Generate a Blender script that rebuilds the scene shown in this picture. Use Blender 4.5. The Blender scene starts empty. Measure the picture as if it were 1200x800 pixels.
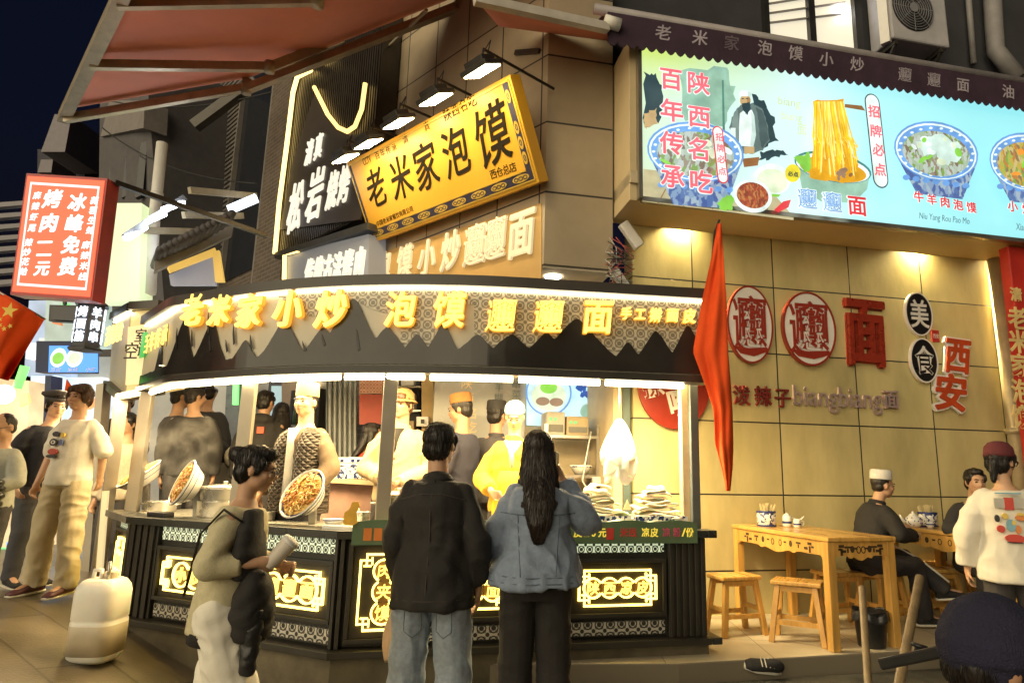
import bpy, bmesh, math, random
import numpy as np
from mathutils import Vector, Matrix, Euler, noise
R = math.radians
random.seed(7)
SC = bpy.context.scene
COL = SC.collection
# ------------------------------------------------------------------ camera
FOC, CX, CY = 780.0, 650.0, 400.0
PITCH, ROLL, HC = R(11.2), R(1.0), 1.5
e1 = Vector((1, 0, 0)); FW = Vector((0, math.cos(PITCH), math.sin(PITCH))); e2 = Vector((0, -math.sin(PITCH), math.cos(PITCH)))
RG = math.cos(ROLL)*e1 + math.sin(ROLL)*e2
UPV = -math.sin(ROLL)*e1 + math.cos(ROLL)*e2
CAMP = Vector((0, 0, HC))
cam = bpy.data.cameras.new('camera')
camo = bpy.data.objects.new('camera', cam); COL.objects.link(camo)
mw = Matrix((RG, UPV, -FW)).transposed().to_4x4(); mw.translation = CAMP
camo.matrix_world = mw
cam.sensor_width = 36.0; cam.lens = FOC/1200*36
cam.shift_x = -(CX-600)/1200
cam.clip_start = 0.05; cam.clip_end = 400
SC.camera = camo
# ------------------------------------------------------------------ world, sky, street glow
w = bpy.data.worlds.new('World'); SC.world = w; w.use_nodes = True
nt = w.node_tree; bg = nt.nodes['Background']
sky = nt.nodes.new('ShaderNodeTexSky'); sky.sky_type = 'NISHITA'; sky.sun_disc = False
sky.sun_elevation = R(-2.5); sky.sun_rotation = R(200); sky.air_density = 1.5; sky.dust_density = .5; sky.ozone_density = 3
nt.links.new(sky.outputs[0], bg.inputs[0]); bg.inputs[1].default_value = 0.12
sl = bpy.data.lights.new('street_fill', 'SUN'); sl.energy = 2.1; sl.angle = R(80); sl.color = (1, .84, .56)  # broad fill added for the street's light from behind the camera, no real sun
so = bpy.data.objects.new('street_fill', sl); COL.objects.link(so)
so.rotation_euler = Vector((0.55, 0.75, -0.22)).to_track_quat('-Z', 'Y').to_euler()
vs = SC.view_settings; vs.view_transform = 'Standard'; vs.look = 'None'; vs.exposure = 0.72; vs.gamma = 1.0; vs.use_curve_mapping = False
SC.render.engine = 'CYCLES'
SC.cycles.use_denoising = True
SC.cycles.max_bounces = 7; SC.cycles.diffuse_bounces = 5; SC.cycles.glossy_bounces = 3; SC.cycles.transmission_bounces = 4
SC.cycles.sample_clamp_indirect = 8.0; SC.cycles.caustics_reflective = False; SC.cycles.caustics_refractive = False
# ------------------------------------------------------------------ pixel rays (of the 1200 x 800 photograph)
def ray(px, py): return (px-CX)/FOC*RG + (CY-py)/FOC*UPV + FW
def U(px, py, d):
    v = ray(px, py); return CAMP + v*(d/v.y)
def ZP(px, py, z):
    v = ray(px, py); return CAMP + v*((z-HC)/v.z)
Zv = Vector((0, 0, 1))
class Frame:
    def __init__(s, O, u, n, v=None):
        s.O = Vector(O); s.u = Vector(u).normalized(); s.n = Vector(n).normalized(); s.v = Vector(v).normalized() if v is not None else Zv.copy()
    def p(s, a, b, c=0.0): return s.O + s.u*a + s.v*b + s.n*c
    def uv(s, px, py, c=0.0):
        r = ray(px, py); O = s.O + s.n*c
        P = CAMP + r*((O-CAMP).dot(s.n)/r.dot(s.n)) - O
        return P.dot(s.u), P.dot(s.v)
    def at(s, px, py, c=0.0):
        a, b = s.uv(px, py, c); return s.p(a, b, c)
def hframe(x, y, ang, z=0):
    """vertical plane through (x, y); u runs along ang degrees, n points towards the street"""
    t = R(ang); return Frame((x, y, z), (math.cos(t), math.sin(t), 0), (math.sin(t), -math.cos(t), 0))
XY = Frame((0, 0, 0), (1, 0, 0), (0, -1, 0))
# ------------------------------------------------------------------ materials
MATS = {}
def nodes_of(m): return m.node_tree.nodes, m.node_tree.links
def mat(name, col, rough=.6, metal=0.0, var=.18, scale=6.0, bump=0.0, bscale=40.0, spec=.5, trans=0.0, alpha=1.0, stretch=(1,1,1), sub=0.0, coat=0.0, rvar=.12):
    if name in MATS: return MATS[name]
    m = bpy.data.materials.new(name); m.use_nodes = True
    n, l = nodes_of(m); b = n['Principled BSDF']
    b.inputs['Roughness'].default_value = rough; b.inputs['Metallic'].default_value = metal
    b.inputs['Specular IOR Level'].default_value = spec
    b.inputs['Transmission Weight'].default_value = trans; b.inputs['Alpha'].default_value = alpha
    b.inputs['Coat Weight'].default_value = coat
    if sub: b.inputs['Subsurface Weight'].default_value = sub; b.inputs['Subsurface Radius'].default_value = (.02, .008, .004)
    tc = n.new('ShaderNodeTexCoord'); mp = n.new('ShaderNodeMapping'); mp.inputs['Scale'].default_value = stretch
    l.new(tc.outputs['Object'], mp.inputs[0])
    nz = n.new('ShaderNodeTexNoise'); nz.inputs['Scale'].default_value = scale; nz.inputs['Detail'].default_value = 5; nz.inputs['Roughness'].default_value = .6
    l.new(mp.outputs[0], nz.inputs['Vector'])
    rp = n.new('ShaderNodeValToRGB')
    c = Vector(col[:3])
    lo = c*(1-var); hi = c*(1+var*.7)
    rp.color_ramp.elements[0].position = .3; rp.color_ramp.elements[1].position = .7
    rp.color_ramp.elements[0].color = (*lo, 1); rp.color_ramp.elements[1].color = (*[min(x, 1) for x in hi], 1)
    l.new(nz.outputs['Fac'], rp.inputs[0]); l.new(rp.outputs[0], b.inputs['Base Color'])
    if rvar:
        mr = n.new('ShaderNodeMapRange'); mr.inputs['To Min'].default_value = max(rough-rvar, .02); mr.inputs['To Max'].default_value = min(rough+rvar, 1)
        l.new(nz.outputs['Fac'], mr.inputs[0]); l.new(mr.outputs[0], b.inputs['Roughness'])
    if bump:
        nb = n.new('ShaderNodeTexNoise'); nb.inputs['Scale'].default_value = bscale; nb.inputs['Detail'].default_value = 4
        l.new(mp.outputs[0], nb.inputs['Vector'])
        bp = n.new('ShaderNodeBump'); bp.inputs['Strength'].default_value = bump; bp.inputs['Distance'].default_value = .01
        l.new(nb.outputs['Fac'], bp.inputs['Height']); l.new(bp.outputs[0], b.inputs['Normal'])
    MATS[name] = m; return m
def emi(name, col, strength=1.0, base=None, var=0.0, scale=3.0):
    """a backlit or glowing surface"""
    if name in MATS: return MATS[name]
    m = bpy.data.materials.new(name); m.use_nodes = True
    n, l = nodes_of(m); b = n['Principled BSDF']
    b.inputs['Base Color'].default_value = (*(base or [x*.5 for x in col]), 1); b.inputs['Roughness'].default_value = .4
    b.inputs['Emission Color'].default_value = (*col, 1); b.inputs['Emission Strength'].default_value = strength
    if var:
        tc = n.new('ShaderNodeTexCoord'); nz = n.new('ShaderNodeTexNoise'); nz.inputs['Scale'].default_value = scale; nz.inputs['Detail'].default_value = 4
        l.new(tc.outputs['Object'], nz.inputs['Vector'])
        mr = n.new('ShaderNodeMapRange'); mr.inputs['From Min'].default_value = .3; mr.inputs['From Max'].default_value = .7
        mr.inputs['To Min'].default_value = strength*(1-var); mr.inputs['To Max'].default_value = strength*(1+var)
        l.new(nz.outputs['Fac'], mr.inputs[0]); l.new(mr.outputs[0], b.inputs['Emission Strength'])
    MATS[name] = m; return m
def tile_mat(name, col, tw, th, gap=.012, off=0.0, dark=(.03, .028, .025), rough=.5, var=.12, ou=0.0, ov=0.0, bump=.4, grain=3.0, mortar_smooth=0.0, stretch=(1, 1, 1)):
    """tiles or bricks from the UV map, which is in metres"""
    if name in MATS: return MATS[name]
    m = mat(name, col, rough=rough, var=var, scale=grain, bump=.12, bscale=30, stretch=stretch)
    n, l = nodes_of(m); b = n['Principled BSDF']
    uv = n.new('ShaderNodeUVMap'); mp = n.new('ShaderNodeMapping'); mp.inputs['Location'].default_value = (-ou, -ov, 0)
    l.new(uv.outputs[0], mp.inputs[0])
    bt = n.new('ShaderNodeTexBrick'); bt.offset = off; bt.squash = 1
    bt.inputs['Scale'].default_value = 1; bt.inputs['Mortar Size'].default_value = gap; bt.inputs['Mortar Smooth'].default_value = mortar_smooth
    bt.inputs['Brick Width'].default_value = tw; bt.inputs['Row Height'].default_value = th
    bt.inputs['Color1'].default_value = (1, 1, 1, 1); bt.inputs['Color2'].default_value = (.80, .79, .77, 1); bt.inputs['Mortar'].default_value = (0, 0, 0, 1)
    l.new(mp.outputs[0], bt.inputs['Vector'])
    src = b.inputs['Base Color'].links[0].from_socket
    mul = n.new('ShaderNodeMix'); mul.data_type = 'RGBA'; mul.blend_type = 'MULTIPLY'; mul.inputs[0].default_value = 1
    l.new(src, mul.inputs[6]); l.new(bt.outputs['Color'], mul.inputs[7])
    mx = n.new('ShaderNodeMix'); mx.data_type = 'RGBA'; mx.inputs[7].default_value = (*dark, 1)
    l.new(bt.outputs['Fac'], mx.inputs[0]); l.new(mul.outputs[2], mx.inputs[6]); l.new(mx.outputs[2], b.inputs['Base Color'])
    bp = n.new('ShaderNodeBump'); bp.inputs['Strength'].default_value = bump; bp.inputs['Distance'].default_value = .01; bp.invert = True
    l.new(bt.outputs['Fac'], bp.inputs['Height'])
    if b.inputs['Normal'].links: l.new(b.inputs['Normal'].links[0].from_socket, bp.inputs['Normal'])
    l.new(bp.outputs[0], b.inputs['Normal'])
    return m
def lattice_mat(name, fg, bgc, scale=14.0, metal=.6, rough=.35, lo=.30, hi=.36, bg_e=None):
    """pierced arabesque sheet: rings and dots from cells, UV in metres"""
    if name in MATS: return MATS[name]
    m = bpy.data.materials.new(name); m.use_nodes = True
    n, l = nodes_of(m); b = n['Principled BSDF']; b.inputs['Roughness'].default_value = rough; b.inputs['Metallic'].default_value = metal
    uv = n.new('ShaderNodeUVMap')
    def circ(cs, phase):
        mp = n.new('ShaderNodeMapping'); mp.inputs['Scale'].default_value = (cs, cs, 0); mp.inputs['Location'].default_value = (phase, phase, 0)
        l.new(uv.outputs[0], mp.inputs[0])
        fr = n.new('ShaderNodeVectorMath'); fr.operation = 'FRACTION'; l.new(mp.outputs[0], fr.inputs[0])
        sb = n.new('ShaderNodeVectorMath'); sb.operation = 'SUBTRACT'; sb.inputs[1].default_value = (.5, .5, 0); l.new(fr.outputs[0], sb.inputs[0])
        ln = n.new('ShaderNodeVectorMath'); ln.operation = 'LENGTH'; l.new(sb.outputs[0], ln.inputs[0]); return ln.outputs['Value']
    def band(v, a, c):
        g = n.new('ShaderNodeMath'); g.operation = 'GREATER_THAN'; g.inputs[1].default_value = a; l.new(v, g.inputs[0])
        s = n.new('ShaderNodeMath'); s.operation = 'LESS_THAN'; s.inputs[1].default_value = c; l.new(v, s.inputs[0])
        q = n.new('ShaderNodeMath'); q.operation = 'MULTIPLY'; l.new(g.outputs[0], q.inputs[0]); l.new(s.outputs[0], q.inputs[1]); return q.outputs[0]
    def mx(a, c):
        q = n.new('ShaderNodeMath'); q.operation = 'MAXIMUM'; l.new(a, q.inputs[0]); l.new(c, q.inputs[1]); return q.outputs[0]
    A = circ(scale, 0.0); B = circ(scale, .5); D = circ(scale*2, 0.0)
    holes = mx(band(A, -1, .20), mx(band(A, lo, hi+.05), mx(band(B, -1, .17), band(D, .16, .25))))
    mix = n.new('ShaderNodeMix'); mix.data_type = 'RGBA'; mix.inputs[6].default_value = (*fg, 1); mix.inputs[7].default_value = (*bgc, 1)
    l.new(holes, mix.inputs[0]); l.new(mix.outputs[2], b.inputs['Base Color'])
    inv = n.new('ShaderNodeMath'); inv.operation = 'SUBTRACT'; inv.inputs[0].default_value = 1; l.new(holes, inv.inputs[1])
    mm = n.new('ShaderNodeMath'); mm.operation = 'MULTIPLY'; mm.inputs[1].default_value = metal; l.new(inv.outputs[0], mm.inputs[0]); l.new(mm.outputs[0], b.inputs['Metallic'])
    if bg_e:
        e = n.new('ShaderNodeMath'); e.operation = 'MULTIPLY'; e.inputs[1].default_value = bg_e[3]
        l.new(inv.outputs[0] if len(bg_e) > 4 else holes, e.inputs[0]); l.new(e.outputs[0], b.inputs['Emission Strength']); b.inputs['Emission Color'].default_value = (*bg_e[:3], 1)
    bp = n.new('ShaderNodeBump'); bp.inputs['Strength'].default_value = .5; bp.inputs['Distance'].default_value = .004; bp.invert = True
    l.new(holes, bp.inputs['Height']); l.new(bp.outputs[0], b.inputs['Normal'])
    MATS[name] = m; return m
# ------------------------------------------------------------------ mesh builder
WM = {}
class MB:
    def __init__(s): s.v = []; s.f = []; s.mi = []; s.mats = []; s.cur = 0; s.uvs = {}; s.sm = []; s.smooth = False
    def m(s, material):
        if material not in s.mats: s.mats.append(material)
        s.cur = s.mats.index(material); return s
    def add(s, vs, fs, uvs=None, smooth=None):
        o = len(s.v); s.v += [tuple(x) for x in vs]
        for i, f in enumerate(fs):
            s.f.append([o+j for j in f]); s.mi.append(s.cur); s.sm.append(s.smooth if smooth is None else smooth)
            if uvs is not None: s.uvs[len(s.f)-1] = uvs[i]
        return s
    def hexa(s, P):  # 8 corners: bottom 4 ccw, top 4 ccw
        return s.add(P, [(3,2,1,0),(4,5,6,7),(0,1,5,4),(1,2,6,5),(2,3,7,6),(3,0,4,7)], smooth=False)
    def box(s, x0, x1, y0, y1, z0, z1):
        return s.hexa([(x0,y0,z0),(x1,y0,z0),(x1,y1,z0),(x0,y1,z0),(x0,y0,z1),(x1,y0,z1),(x1,y1,z1),(x0,y1,z1)])
    def fbox(s, F, a0, a1, b0, b1, c0, c1):
        """box in a frame: a along u, b along v, c along n; carries UV in metres on its front"""
        p = F.p
        P = [p(a0,b0,c1), p(a1,b0,c1), p(a1,b0,c0), p(a0,b0,c0), p(a0,b1,c1), p(a1,b1,c1), p(a1,b1,c0), p(a0,b1,c0)]
        da, db, dc = a1-a0, b1-b0, c1-c0
        uv = [[(a0,c0),(a1,c0),(a1,c1),(a0,c1)], [(a0,c1),(a1,c1),(a1,c0),(a0,c0)], [(a0,b0),(a1,b0),(a1,b1),(a0,b1)], [(c1,b0),(c0,b0),(c0,b1),(c1,b1)], [(a1,b0),(a0,b0),(a0,b1),(a1,b1)], [(c0,b0),(c1,b0),(c1,b1),(c0,b1)]]
        return s.add(P, [(3,2,1,0),(4,5,6,7),(0,1,5,4),(1,2,6,5),(2,3,7,6),(3,0,4,7)], uv, smooth=False)
    def prism(s, F, pts, c0, c1):
        """polygon in the frame's plane, extruded c0..c1"""
        n = len(pts)
        ar = sum(pts[i][0]*pts[(i+1)%n][1]-pts[(i+1)%n][0]*pts[i][1] for i in range(n))
        if ar < 0: pts = pts[::-1]
        vs = [F.p(a, b, c1) for a, b in pts] + [F.p(a, b, c0) for a, b in pts]
        fs = [tuple(range(n)), tuple(range(2*n-1, n-1, -1))] + [(i+n, (i+1)%n+n, (i+1)%n, i) for i in range(n)]
        uv = [[pts[i] for i in range(n)], [pts[i] for i in range(n-1, -1, -1)]] + [[(0,0)]*4]*n
        return s.add(vs, fs, uv, smooth=False)
    def pprism(s, F, pix, c0, c1): return s.prism(F, [F.uv(x, y, c0) for x, y in pix], c0, c1)
    def ell(s, F, a, b, ra, rb, c0, c1, rot=0.0, seg=28, t0=0, t1=2*math.pi):
        full = abs(t1-t0-2*math.pi) < 1e-6
        N = seg if full else seg+1
        cr, sr = math.cos(rot), math.sin(rot); pts = []
        for i in range(N):
            t = t0+(t1-t0)*i/seg; x, y = ra*math.cos(t), rb*math.sin(t); pts.append((a+x*cr-y*sr, b+x*sr+y*cr))
        return s.prism(F, pts, c0, c1)
    def ring(s, F, a, b, ra, rb, wd, c0, c1, seg=32, t0=0.0, t1=2*math.pi):
        full = abs(t1-t0-2*math.pi) < 1e-6; N = seg if full else seg+1; vs = []
        for i in range(N):
            t = t0+(t1-t0)*i/seg; c, q = math.cos(t), math.sin(t)
            for rr, cc in ((1, c1), (0, c1), (0, c0), (1, c0)):
                vs.append(F.p(a+(ra-(0 if rr else wd))*c, b+(rb-(0 if rr else wd))*q, cc))
        fs = []
        for i in range(seg):
            j = (i+1) % N
            for k in range(4): fs.append((i*4+k, j*4+k, j*4+(k+1)%4, i*4+(k+1)%4))
        return s.add(vs, fs, smooth=False)
    def tube(s, pts, r, seg=8, r1=None, cap=True, smooth=True, flat=None):
        pts = [Vector(p) for p in pts]; n = len(pts); vs = []; prev = None
        for i, p in enumerate(pts):
            d = (pts[min(i+1, n-1)]-pts[max(i-1, 0)]).normalized()
            if prev is None: x = d.orthogonal().normalized() if abs(d.z) > .9 else d.cross(Zv).normalized()
            else: x = (prev - d*prev.dot(d)).normalized()
            prev = x; y = d.cross(x)
            rr = r if r1 is None else r+(r1-r)*i/max(n-1, 1)
            if isinstance(r, (list, tuple)): rr = r[i]
            for k in range(seg):
                t = 2*math.pi*k/seg; vs.append(p + x*(rr*math.cos(t)) + y*(rr*math.sin(t)*(flat or 1)))
        fs = [(i*seg+k, i*seg+(k+1)%seg, (i+1)*seg+(k+1)%seg, (i+1)*seg+k) for i in range(n-1) for k in range(seg)]
        if cap: fs += [tuple(range(seg-1, -1, -1)), tuple((n-1)*seg+k for k in range(seg))]
        return s.add(vs, fs, smooth=smooth)
    def bar(s, a, b, wx, wy, up=Zv):
        """rectangular bar from a to b"""
        a, b = Vector(a), Vector(b); d = (b-a).normalized(); x = d.cross(Vector(up))
        x = d.orthogonal().normalized() if x.length < 1e-4 else x.normalized(); y = x.cross(d)
        q = [(-1,-1),(1,-1),(1,1),(-1,1)]
        vs = [p + x*(i*wx/2) + y*(j*wy/2) for p in (a, b) for i, j in q]
        return s.add(vs, [(0,1,2,3),(7,6,5,4),(0,4,5,1),(1,5,6,2),(2,6,7,3),(3,7,4,0)], smooth=False)
    def lathe(s, prof, O, ax=Zv, seg=24, sx=1.0, sy=1.0, xdir=None, smooth=True):
        ax = Vector(ax).normalized(); O = Vector(O)
        x = Vector(xdir) if xdir is not None else (Vector((1,0,0)) if abs(ax.x) < .9 else Vector((0,1,0)))
        x = (x-ax*x.dot(ax)).normalized(); y = ax.cross(x); vs = []; n = len(prof)
        for r, h in prof:
            for k in range(seg):
                t = 2*math.pi*k/seg; vs.append(O+ax*h+x*(r*sx*math.cos(t))+y*(r*sy*math.sin(t)))
        fs = [(i*seg+k, i*seg+(k+1)%seg, (i+1)*seg+(k+1)%seg, (i+1)*seg+k) for i in range(n-1) for k in range(seg)]
        if prof[0][0] > 1e-5: fs.append(tuple(range(seg-1, -1, -1)))
        if prof[-1][0] > 1e-5: fs.append(tuple((n-1)*seg+k for k in range(seg)))
        return s.add(vs, fs, smooth=smooth)
    def blob(s, c, r, M=None, seg=14, rings=9):
        c = Vector(c); vs = []; M = M or Matrix.Identity(3)
        for i in range(rings+1):
            ph = math.pi*i/rings
            for k in range(seg):
                t = 2*math.pi*k/seg
                vs.append(c + M @ Vector((r[0]*math.sin(ph)*math.cos(t), r[1]*math.sin(ph)*math.sin(t), -r[2]*math.cos(ph))))
        fs = [(i*seg+k, i*seg+(k+1)%seg, (i+1)*seg+(k+1)%seg, (i+1)*seg+k) for i in range(rings) for k in range(seg)]
        return s.add(vs, fs, smooth=True)
    def loft(s, rings, smooth=True):
        """rings: (centre, vec x, vec y), closed with flat caps"""
        seg = 20; vs = []
        for c, x, y in rings:
            for k in range(seg):
                t = 2*math.pi*k/seg; vs.append(Vector(c)+Vector(x)*math.cos(t)+Vector(y)*math.sin(t))
        n = len(rings)
        fs = [(i*seg+k, i*seg+(k+1)%seg, (i+1)*seg+(k+1)%seg, (i+1)*seg+k) for i in range(n-1) for k in range(seg)]
        fs += [tuple(range(seg-1, -1, -1)), tuple((n-1)*seg+k for k in range(seg))]
        return s.add(vs, fs, smooth=smooth)
    def grid(s, fn, nu, nv, smooth=True, th=0.0, closed=False):
        """fn(i/nu, j/nv) -> point; a thin two-sided sheet when th is given"""
        P = [[Vector(fn(i/nu, j/nv)) for j in range(nv+1)] for i in range(nu+1)]
        vs = [p for row in P for p in row]
        fs = [(i*(nv+1)+j, (i+1)*(nv+1)+j, (i+1)*(nv+1)+j+1, i*(nv+1)+j+1) for i in range(nu) for j in range(nv)]
        uv = [[(a/nu, b/nv) for a, b in ((i, j), (i+1, j), (i+1, j+1), (i, j+1))] for i in range(nu) for j in range(nv)]
        if th:
            nn = len(vs); vs2 = []
            for i in range(nu+1):
                for j in range(nv+1):
                    du = P[min(i+1, nu)][j]-P[max(i-1, 0)][j]; dv = P[i][min(j+1, nv)]-P[i][max(j-1, 0)]
                    nr = du.cross(dv); nr = nr.normalized() if nr.length > 1e-9 else Zv
                    vs2.append(P[i][j]-nr*th)
            vs += vs2; fs2 = [tuple(nn+q for q in f[::-1]) for f in fs]; uv = uv + [x[::-1] for x in uv]
            edge = [(i, 0) for i in range(nu)] ; W = nv+1; side = []
            for i in range(nu): side += [(i*W, nn+i*W, nn+(i+1)*W, (i+1)*W), ((i+1)*W+nv, nn+(i+1)*W+nv, nn+i*W+nv, i*W+nv)]
            for j in range(nv): side += [(j+1, nn+j+1, nn+j, j), (nu*W+j, nn+nu*W+j, nn+nu*W+j+1, nu*W+j+1)]
            fs = fs+fs2+side; uv = uv+[[(0,0)]*4]*len(side)
        return s.add(vs, fs, uv, smooth=smooth)
    def build(s, name, material=None, parent=None, local=False, bevel=0.0):
        me = bpy.data.meshes.new(name)
        V = np.array([tuple(x) for x in s.v], float).reshape(-1, 3)
        loc = Vector((0, 0, 0))
        if parent is None and not local and len(V):
            lo, hi = V.min(0), V.max(0); loc = Vector(((lo[0]+hi[0])/2, (lo[1]+hi[1])/2, lo[2])); V = V-np.array(loc)
        elif parent is not None and not local:
            Mi = WM[parent.name].inverted(); A = np.array(Mi.to_3x3()); V = V@A.T + np.array(Mi.translation)
        me.from_pydata(V.tolist(), [], s.f)
        mats = s.mats or ([material] if material else [])
        for x in mats: me.materials.append(x)
        if len(mats) > 1: me.polygons.foreach_set('material_index', s.mi)
        me.polygons.foreach_set('use_smooth', s.sm)
        if s.uvs:
            ul = me.uv_layers.new(name='UVMap')
            for pi, cs in s.uvs.items():
                for li, q in zip(me.polygons[pi].loop_indices, cs): ul.data[li].uv = q
        me.update()
        o = bpy.data.objects.new(name, me); COL.objects.link(o); o.location = loc
        if parent is not None: o.parent = parent; WM[o.name] = WM[parent.name]
        else: WM[o.name] = Matrix.Translation(loc)
        if bevel:
            b = o.modifiers.new('bevel', 'BEVEL'); b.width = bevel; b.segments = 2; b.limit_method = 'ANGLE'; b.angle_limit = R(40)
        return o
def tag(o, label=None, cat=None, group=None, kind=None):
    if label: o['label'] = label
    if cat: o['category'] = cat
    if group: o['group'] = group
    if kind: o['kind'] = kind
    return o
def thing(name, label, cat, loc=(0, 0, 0), rz=0.0, group=None):
    o = bpy.data.objects.new(name, None); COL.objects.link(o); o.empty_display_size = .1
    o.location = loc; o.rotation_euler = (0, 0, rz)
    WM[o.name] = Matrix.Translation(Vector(loc)) @ Matrix.Rotation(rz, 4, 'Z')
    return tag(o, label, cat, group)
KIDS = {}
def copy_tree(o, loc=None, rz=None, label=None, parent=None):
    c = o.copy(); COL.objects.link(c)
    if parent is not None: c.parent = parent
    if loc is not None: c.location = loc
    if rz is not None: c.rotation_euler = (0, 0, rz)
    if label: c['label'] = label
    for ch in list(o.children): copy_tree(ch, parent=c)
    return c
# ------------------------------------------------------------------ writing
GC = {}
def glyph(body, offset=0.0):
    k = (body, offset)
    if k not in GC:
        c = bpy.data.curves.new('glyph', 'FONT'); c.body = body; c.extrude = .5; c.offset = offset; c.resolution_u = 4
        o = bpy.data.objects.new('glyph', c)
        me = bpy.data.meshes.new_from_object(o)
        V = np.array([v.co[:] for v in me.vertices]); Fs = [tuple(p.vertices) for p in me.polygons]
        GC[k] = (V, Fs)
        bpy.data.objects.remove(o); bpy.data.meshes.remove(me); bpy.data.curves.remove(c)
    return GC[k]
def put(mb, ch, F, a, b, wd, ht, c0, c1, offset=.0, shear=0.0, rot=0.0, bbox=False, bold=0.0, nb=6):
    if bold:  # heavier strokes: the glyph laid down several times, each a hair apart
        for i in range(nb):
            t = 2*math.pi*i/nb; e = .0004*i; put(mb, ch, F, a+bold*wd*math.cos(t), b+bold*ht*math.sin(t), wd, ht, c0, c1+e, offset, shear, rot, bbox)
        return
    """one glyph (or a Latin word, fitted by its box) centred on a, b of the frame"""
    V, Fs = glyph(ch, offset)
    if not len(V): return
    if bbox:
        lo, hi = V.min(0), V.max(0); cx, cy = (lo[0]+hi[0])/2, (lo[1]+hi[1])/2; sx, sy = wd/max(hi[0]-lo[0], 1e-6), ht/max(hi[1]-lo[1], 1e-6)
    else: cx, cy, sx, sy = .5, .38, wd, ht
    x = (V[:, 0]-cx)*sx; y = (V[:, 1]-cy)*sy
    x = x+y*shear; cr, sr = math.cos(rot), math.sin(rot)
    xa, yb = x*cr-y*sr+a, x*sr+y*cr+b; z = c0+(V[:, 2]+.5)*(c1-c0)
    O, u, v, n = (np.array(q) for q in (F.O, F.u, F.v, F.n))
    P = O + xa[:, None]*u + yb[:, None]*v + z[:, None]*n
    mb.add(P.tolist(), Fs, smooth=False)
def write(mb, s, F, p0, p1, ht, c0, c1, wd=None, offset=.0, shear=0.0, jit=0.0, pix=True, sizes=None, bold=0.0):
    """characters spaced from the centre of the first (p0) to the centre of the last (p1)"""
    q0 = F.uv(*p0, c0) if pix else p0; q1 = F.uv(*p1, c0) if pix else p1
    n = len(s)
    for i, ch in enumerate(s):
        if ch == ' ': continue
        t = i/(n-1) if n > 1 else 0
        a, b = q0[0]+(q1[0]-q0[0])*t, q0[1]+(q1[1]-q0[1])*t
        k = sizes[i] if sizes else 1
        rj = random.uniform(-jit, jit)
        put(mb, ch, F, a, b, (wd or ht)*k, ht*k*(1+rj), c0, c1, offset, shear, rj, bold=bold)
BIANG = '\U00030EDE'; BIANGT = '\U00030EDD'
# =================================================================== the setting
WA = 12.5
W = hframe(2.05, 6.63, WA)                      # the tiled shop wall
def sst(a, b, x):
    t = min(max((x-a)/(b-a), 0), 1); return t*t*(3-2*t)
def zg(x, y):
    h = .46*sst(-1.9, -4.3, x)
    return h + .004*noise.noise(Vector((x*.8, y*.8, 0)))
def ground_mat():
    m = mat('street_paving', (.155, .125, .082), rough=.36, var=.42, scale=2.3, bump=.25, bscale=60, rvar=.2)
    n, l = nodes_of(m); b = n['Principled BSDF']
    tc = n.new('ShaderNodeTexCoord'); bt = n.new('ShaderNodeTexBrick'); bt.inputs['Scale'].default_value = 1
    bt.inputs['Brick Width'].default_value = .9; bt.inputs['Row Height'].default_value = .45; bt.inputs['Mortar Size'].default_value = .009
    bt.inputs['Color1'].default_value = (1, 1, 1, 1); bt.inputs['Color2'].default_value = (.72, .72, .7, 1); bt.inputs['Mortar'].default_value = (.42, .40, .37, 1)
    mp = n.new('ShaderNodeMapping'); mp.inputs['Rotation'].default_value = (0, 0, R(28)); l.new(tc.outputs['Object'], mp.inputs[0]); l.new(mp.outputs[0], bt.inputs['Vector'])
    src = b.inputs['Base Color'].links[0].from_socket
    mu = n.new('ShaderNodeMix'); mu.data_type = 'RGBA'; mu.blend_type = 'MULTIPLY'; mu.inputs[0].default_value = 1
    l.new(src, mu.inputs[6]); l.new(bt.outputs['Color'], mu.inputs[7]); l.new(mu.outputs[2], b.inputs['Base Color'])
    return m
mb = MB()
xs = [-60, -30, -15, -10, -8] + [-6.5+.25*i for i in range(26)] + [0, 1, 2, 4, 8, 15, 40]
ys = [-20, -8, -4, -2] + [0+.4*i for i in range(31)] + [14, 18, 25, 40, 80]
vs = [(x, y, zg(x, y)) for x in xs for y in ys]; ny = len(ys)
mb.add(vs, [(i*ny+j, (i+1)*ny+j, (i+1)*ny+j+1, i*ny+j+1) for i in range(len(xs)-1) for j in range(ny-1)], smooth=True)
tag(mb.build('street_ground', ground_mat()), kind='structure')

# stall plan, used by the pavement too
PC, PA, PB = Vector((-4.02, 6.32, 0)), Vector((-3.35, 5.55, 0)), Vector((-1.40, 4.62, 0))
FB = Frame(PB, (math.cos(R(WA)), math.sin(R(WA)), 0), (math.sin(R(WA)), -math.cos(R(WA)), 0))
BEND_END = FB.uv(827, 690)[0]
PE = FB.p(BEND_END, 0)
PLAN = Frame((0, 0, 0), (1, 0, 0), (0, 0, 1), (0, 1, 0))
pe1, pe2 = ZP(835, 775, .24), ZP(1030, 764, .24)
dr = (pe2-pe1).normalized()
mb = MB()
A1 = pe1-dr*.25; A2 = pe1+dr*6
mb.prism(PLAN, [(-4.6, 7.0), (PC.x+.1, PC.y+.1), (PA.x+.15, PA.y+.12), (PB.x+.05, PB.y+.12), (A1.x, A1.y+.02), (A2.x, A2.y), (8, 14), (-6, 14)], -.2, .24)
tag(mb.build('pavement', tile_mat('pavement_stone', (.55, .48, .34), .8, .8, rough=.38, gap=.004, var=.16, grain=2.5, dark=(.2, .17, .12)), bevel=.012), kind='structure')
mb = MB(); n2 = Vector((dr.y, -dr.x, 0))
pb = PB-FB.u*2.4
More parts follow.
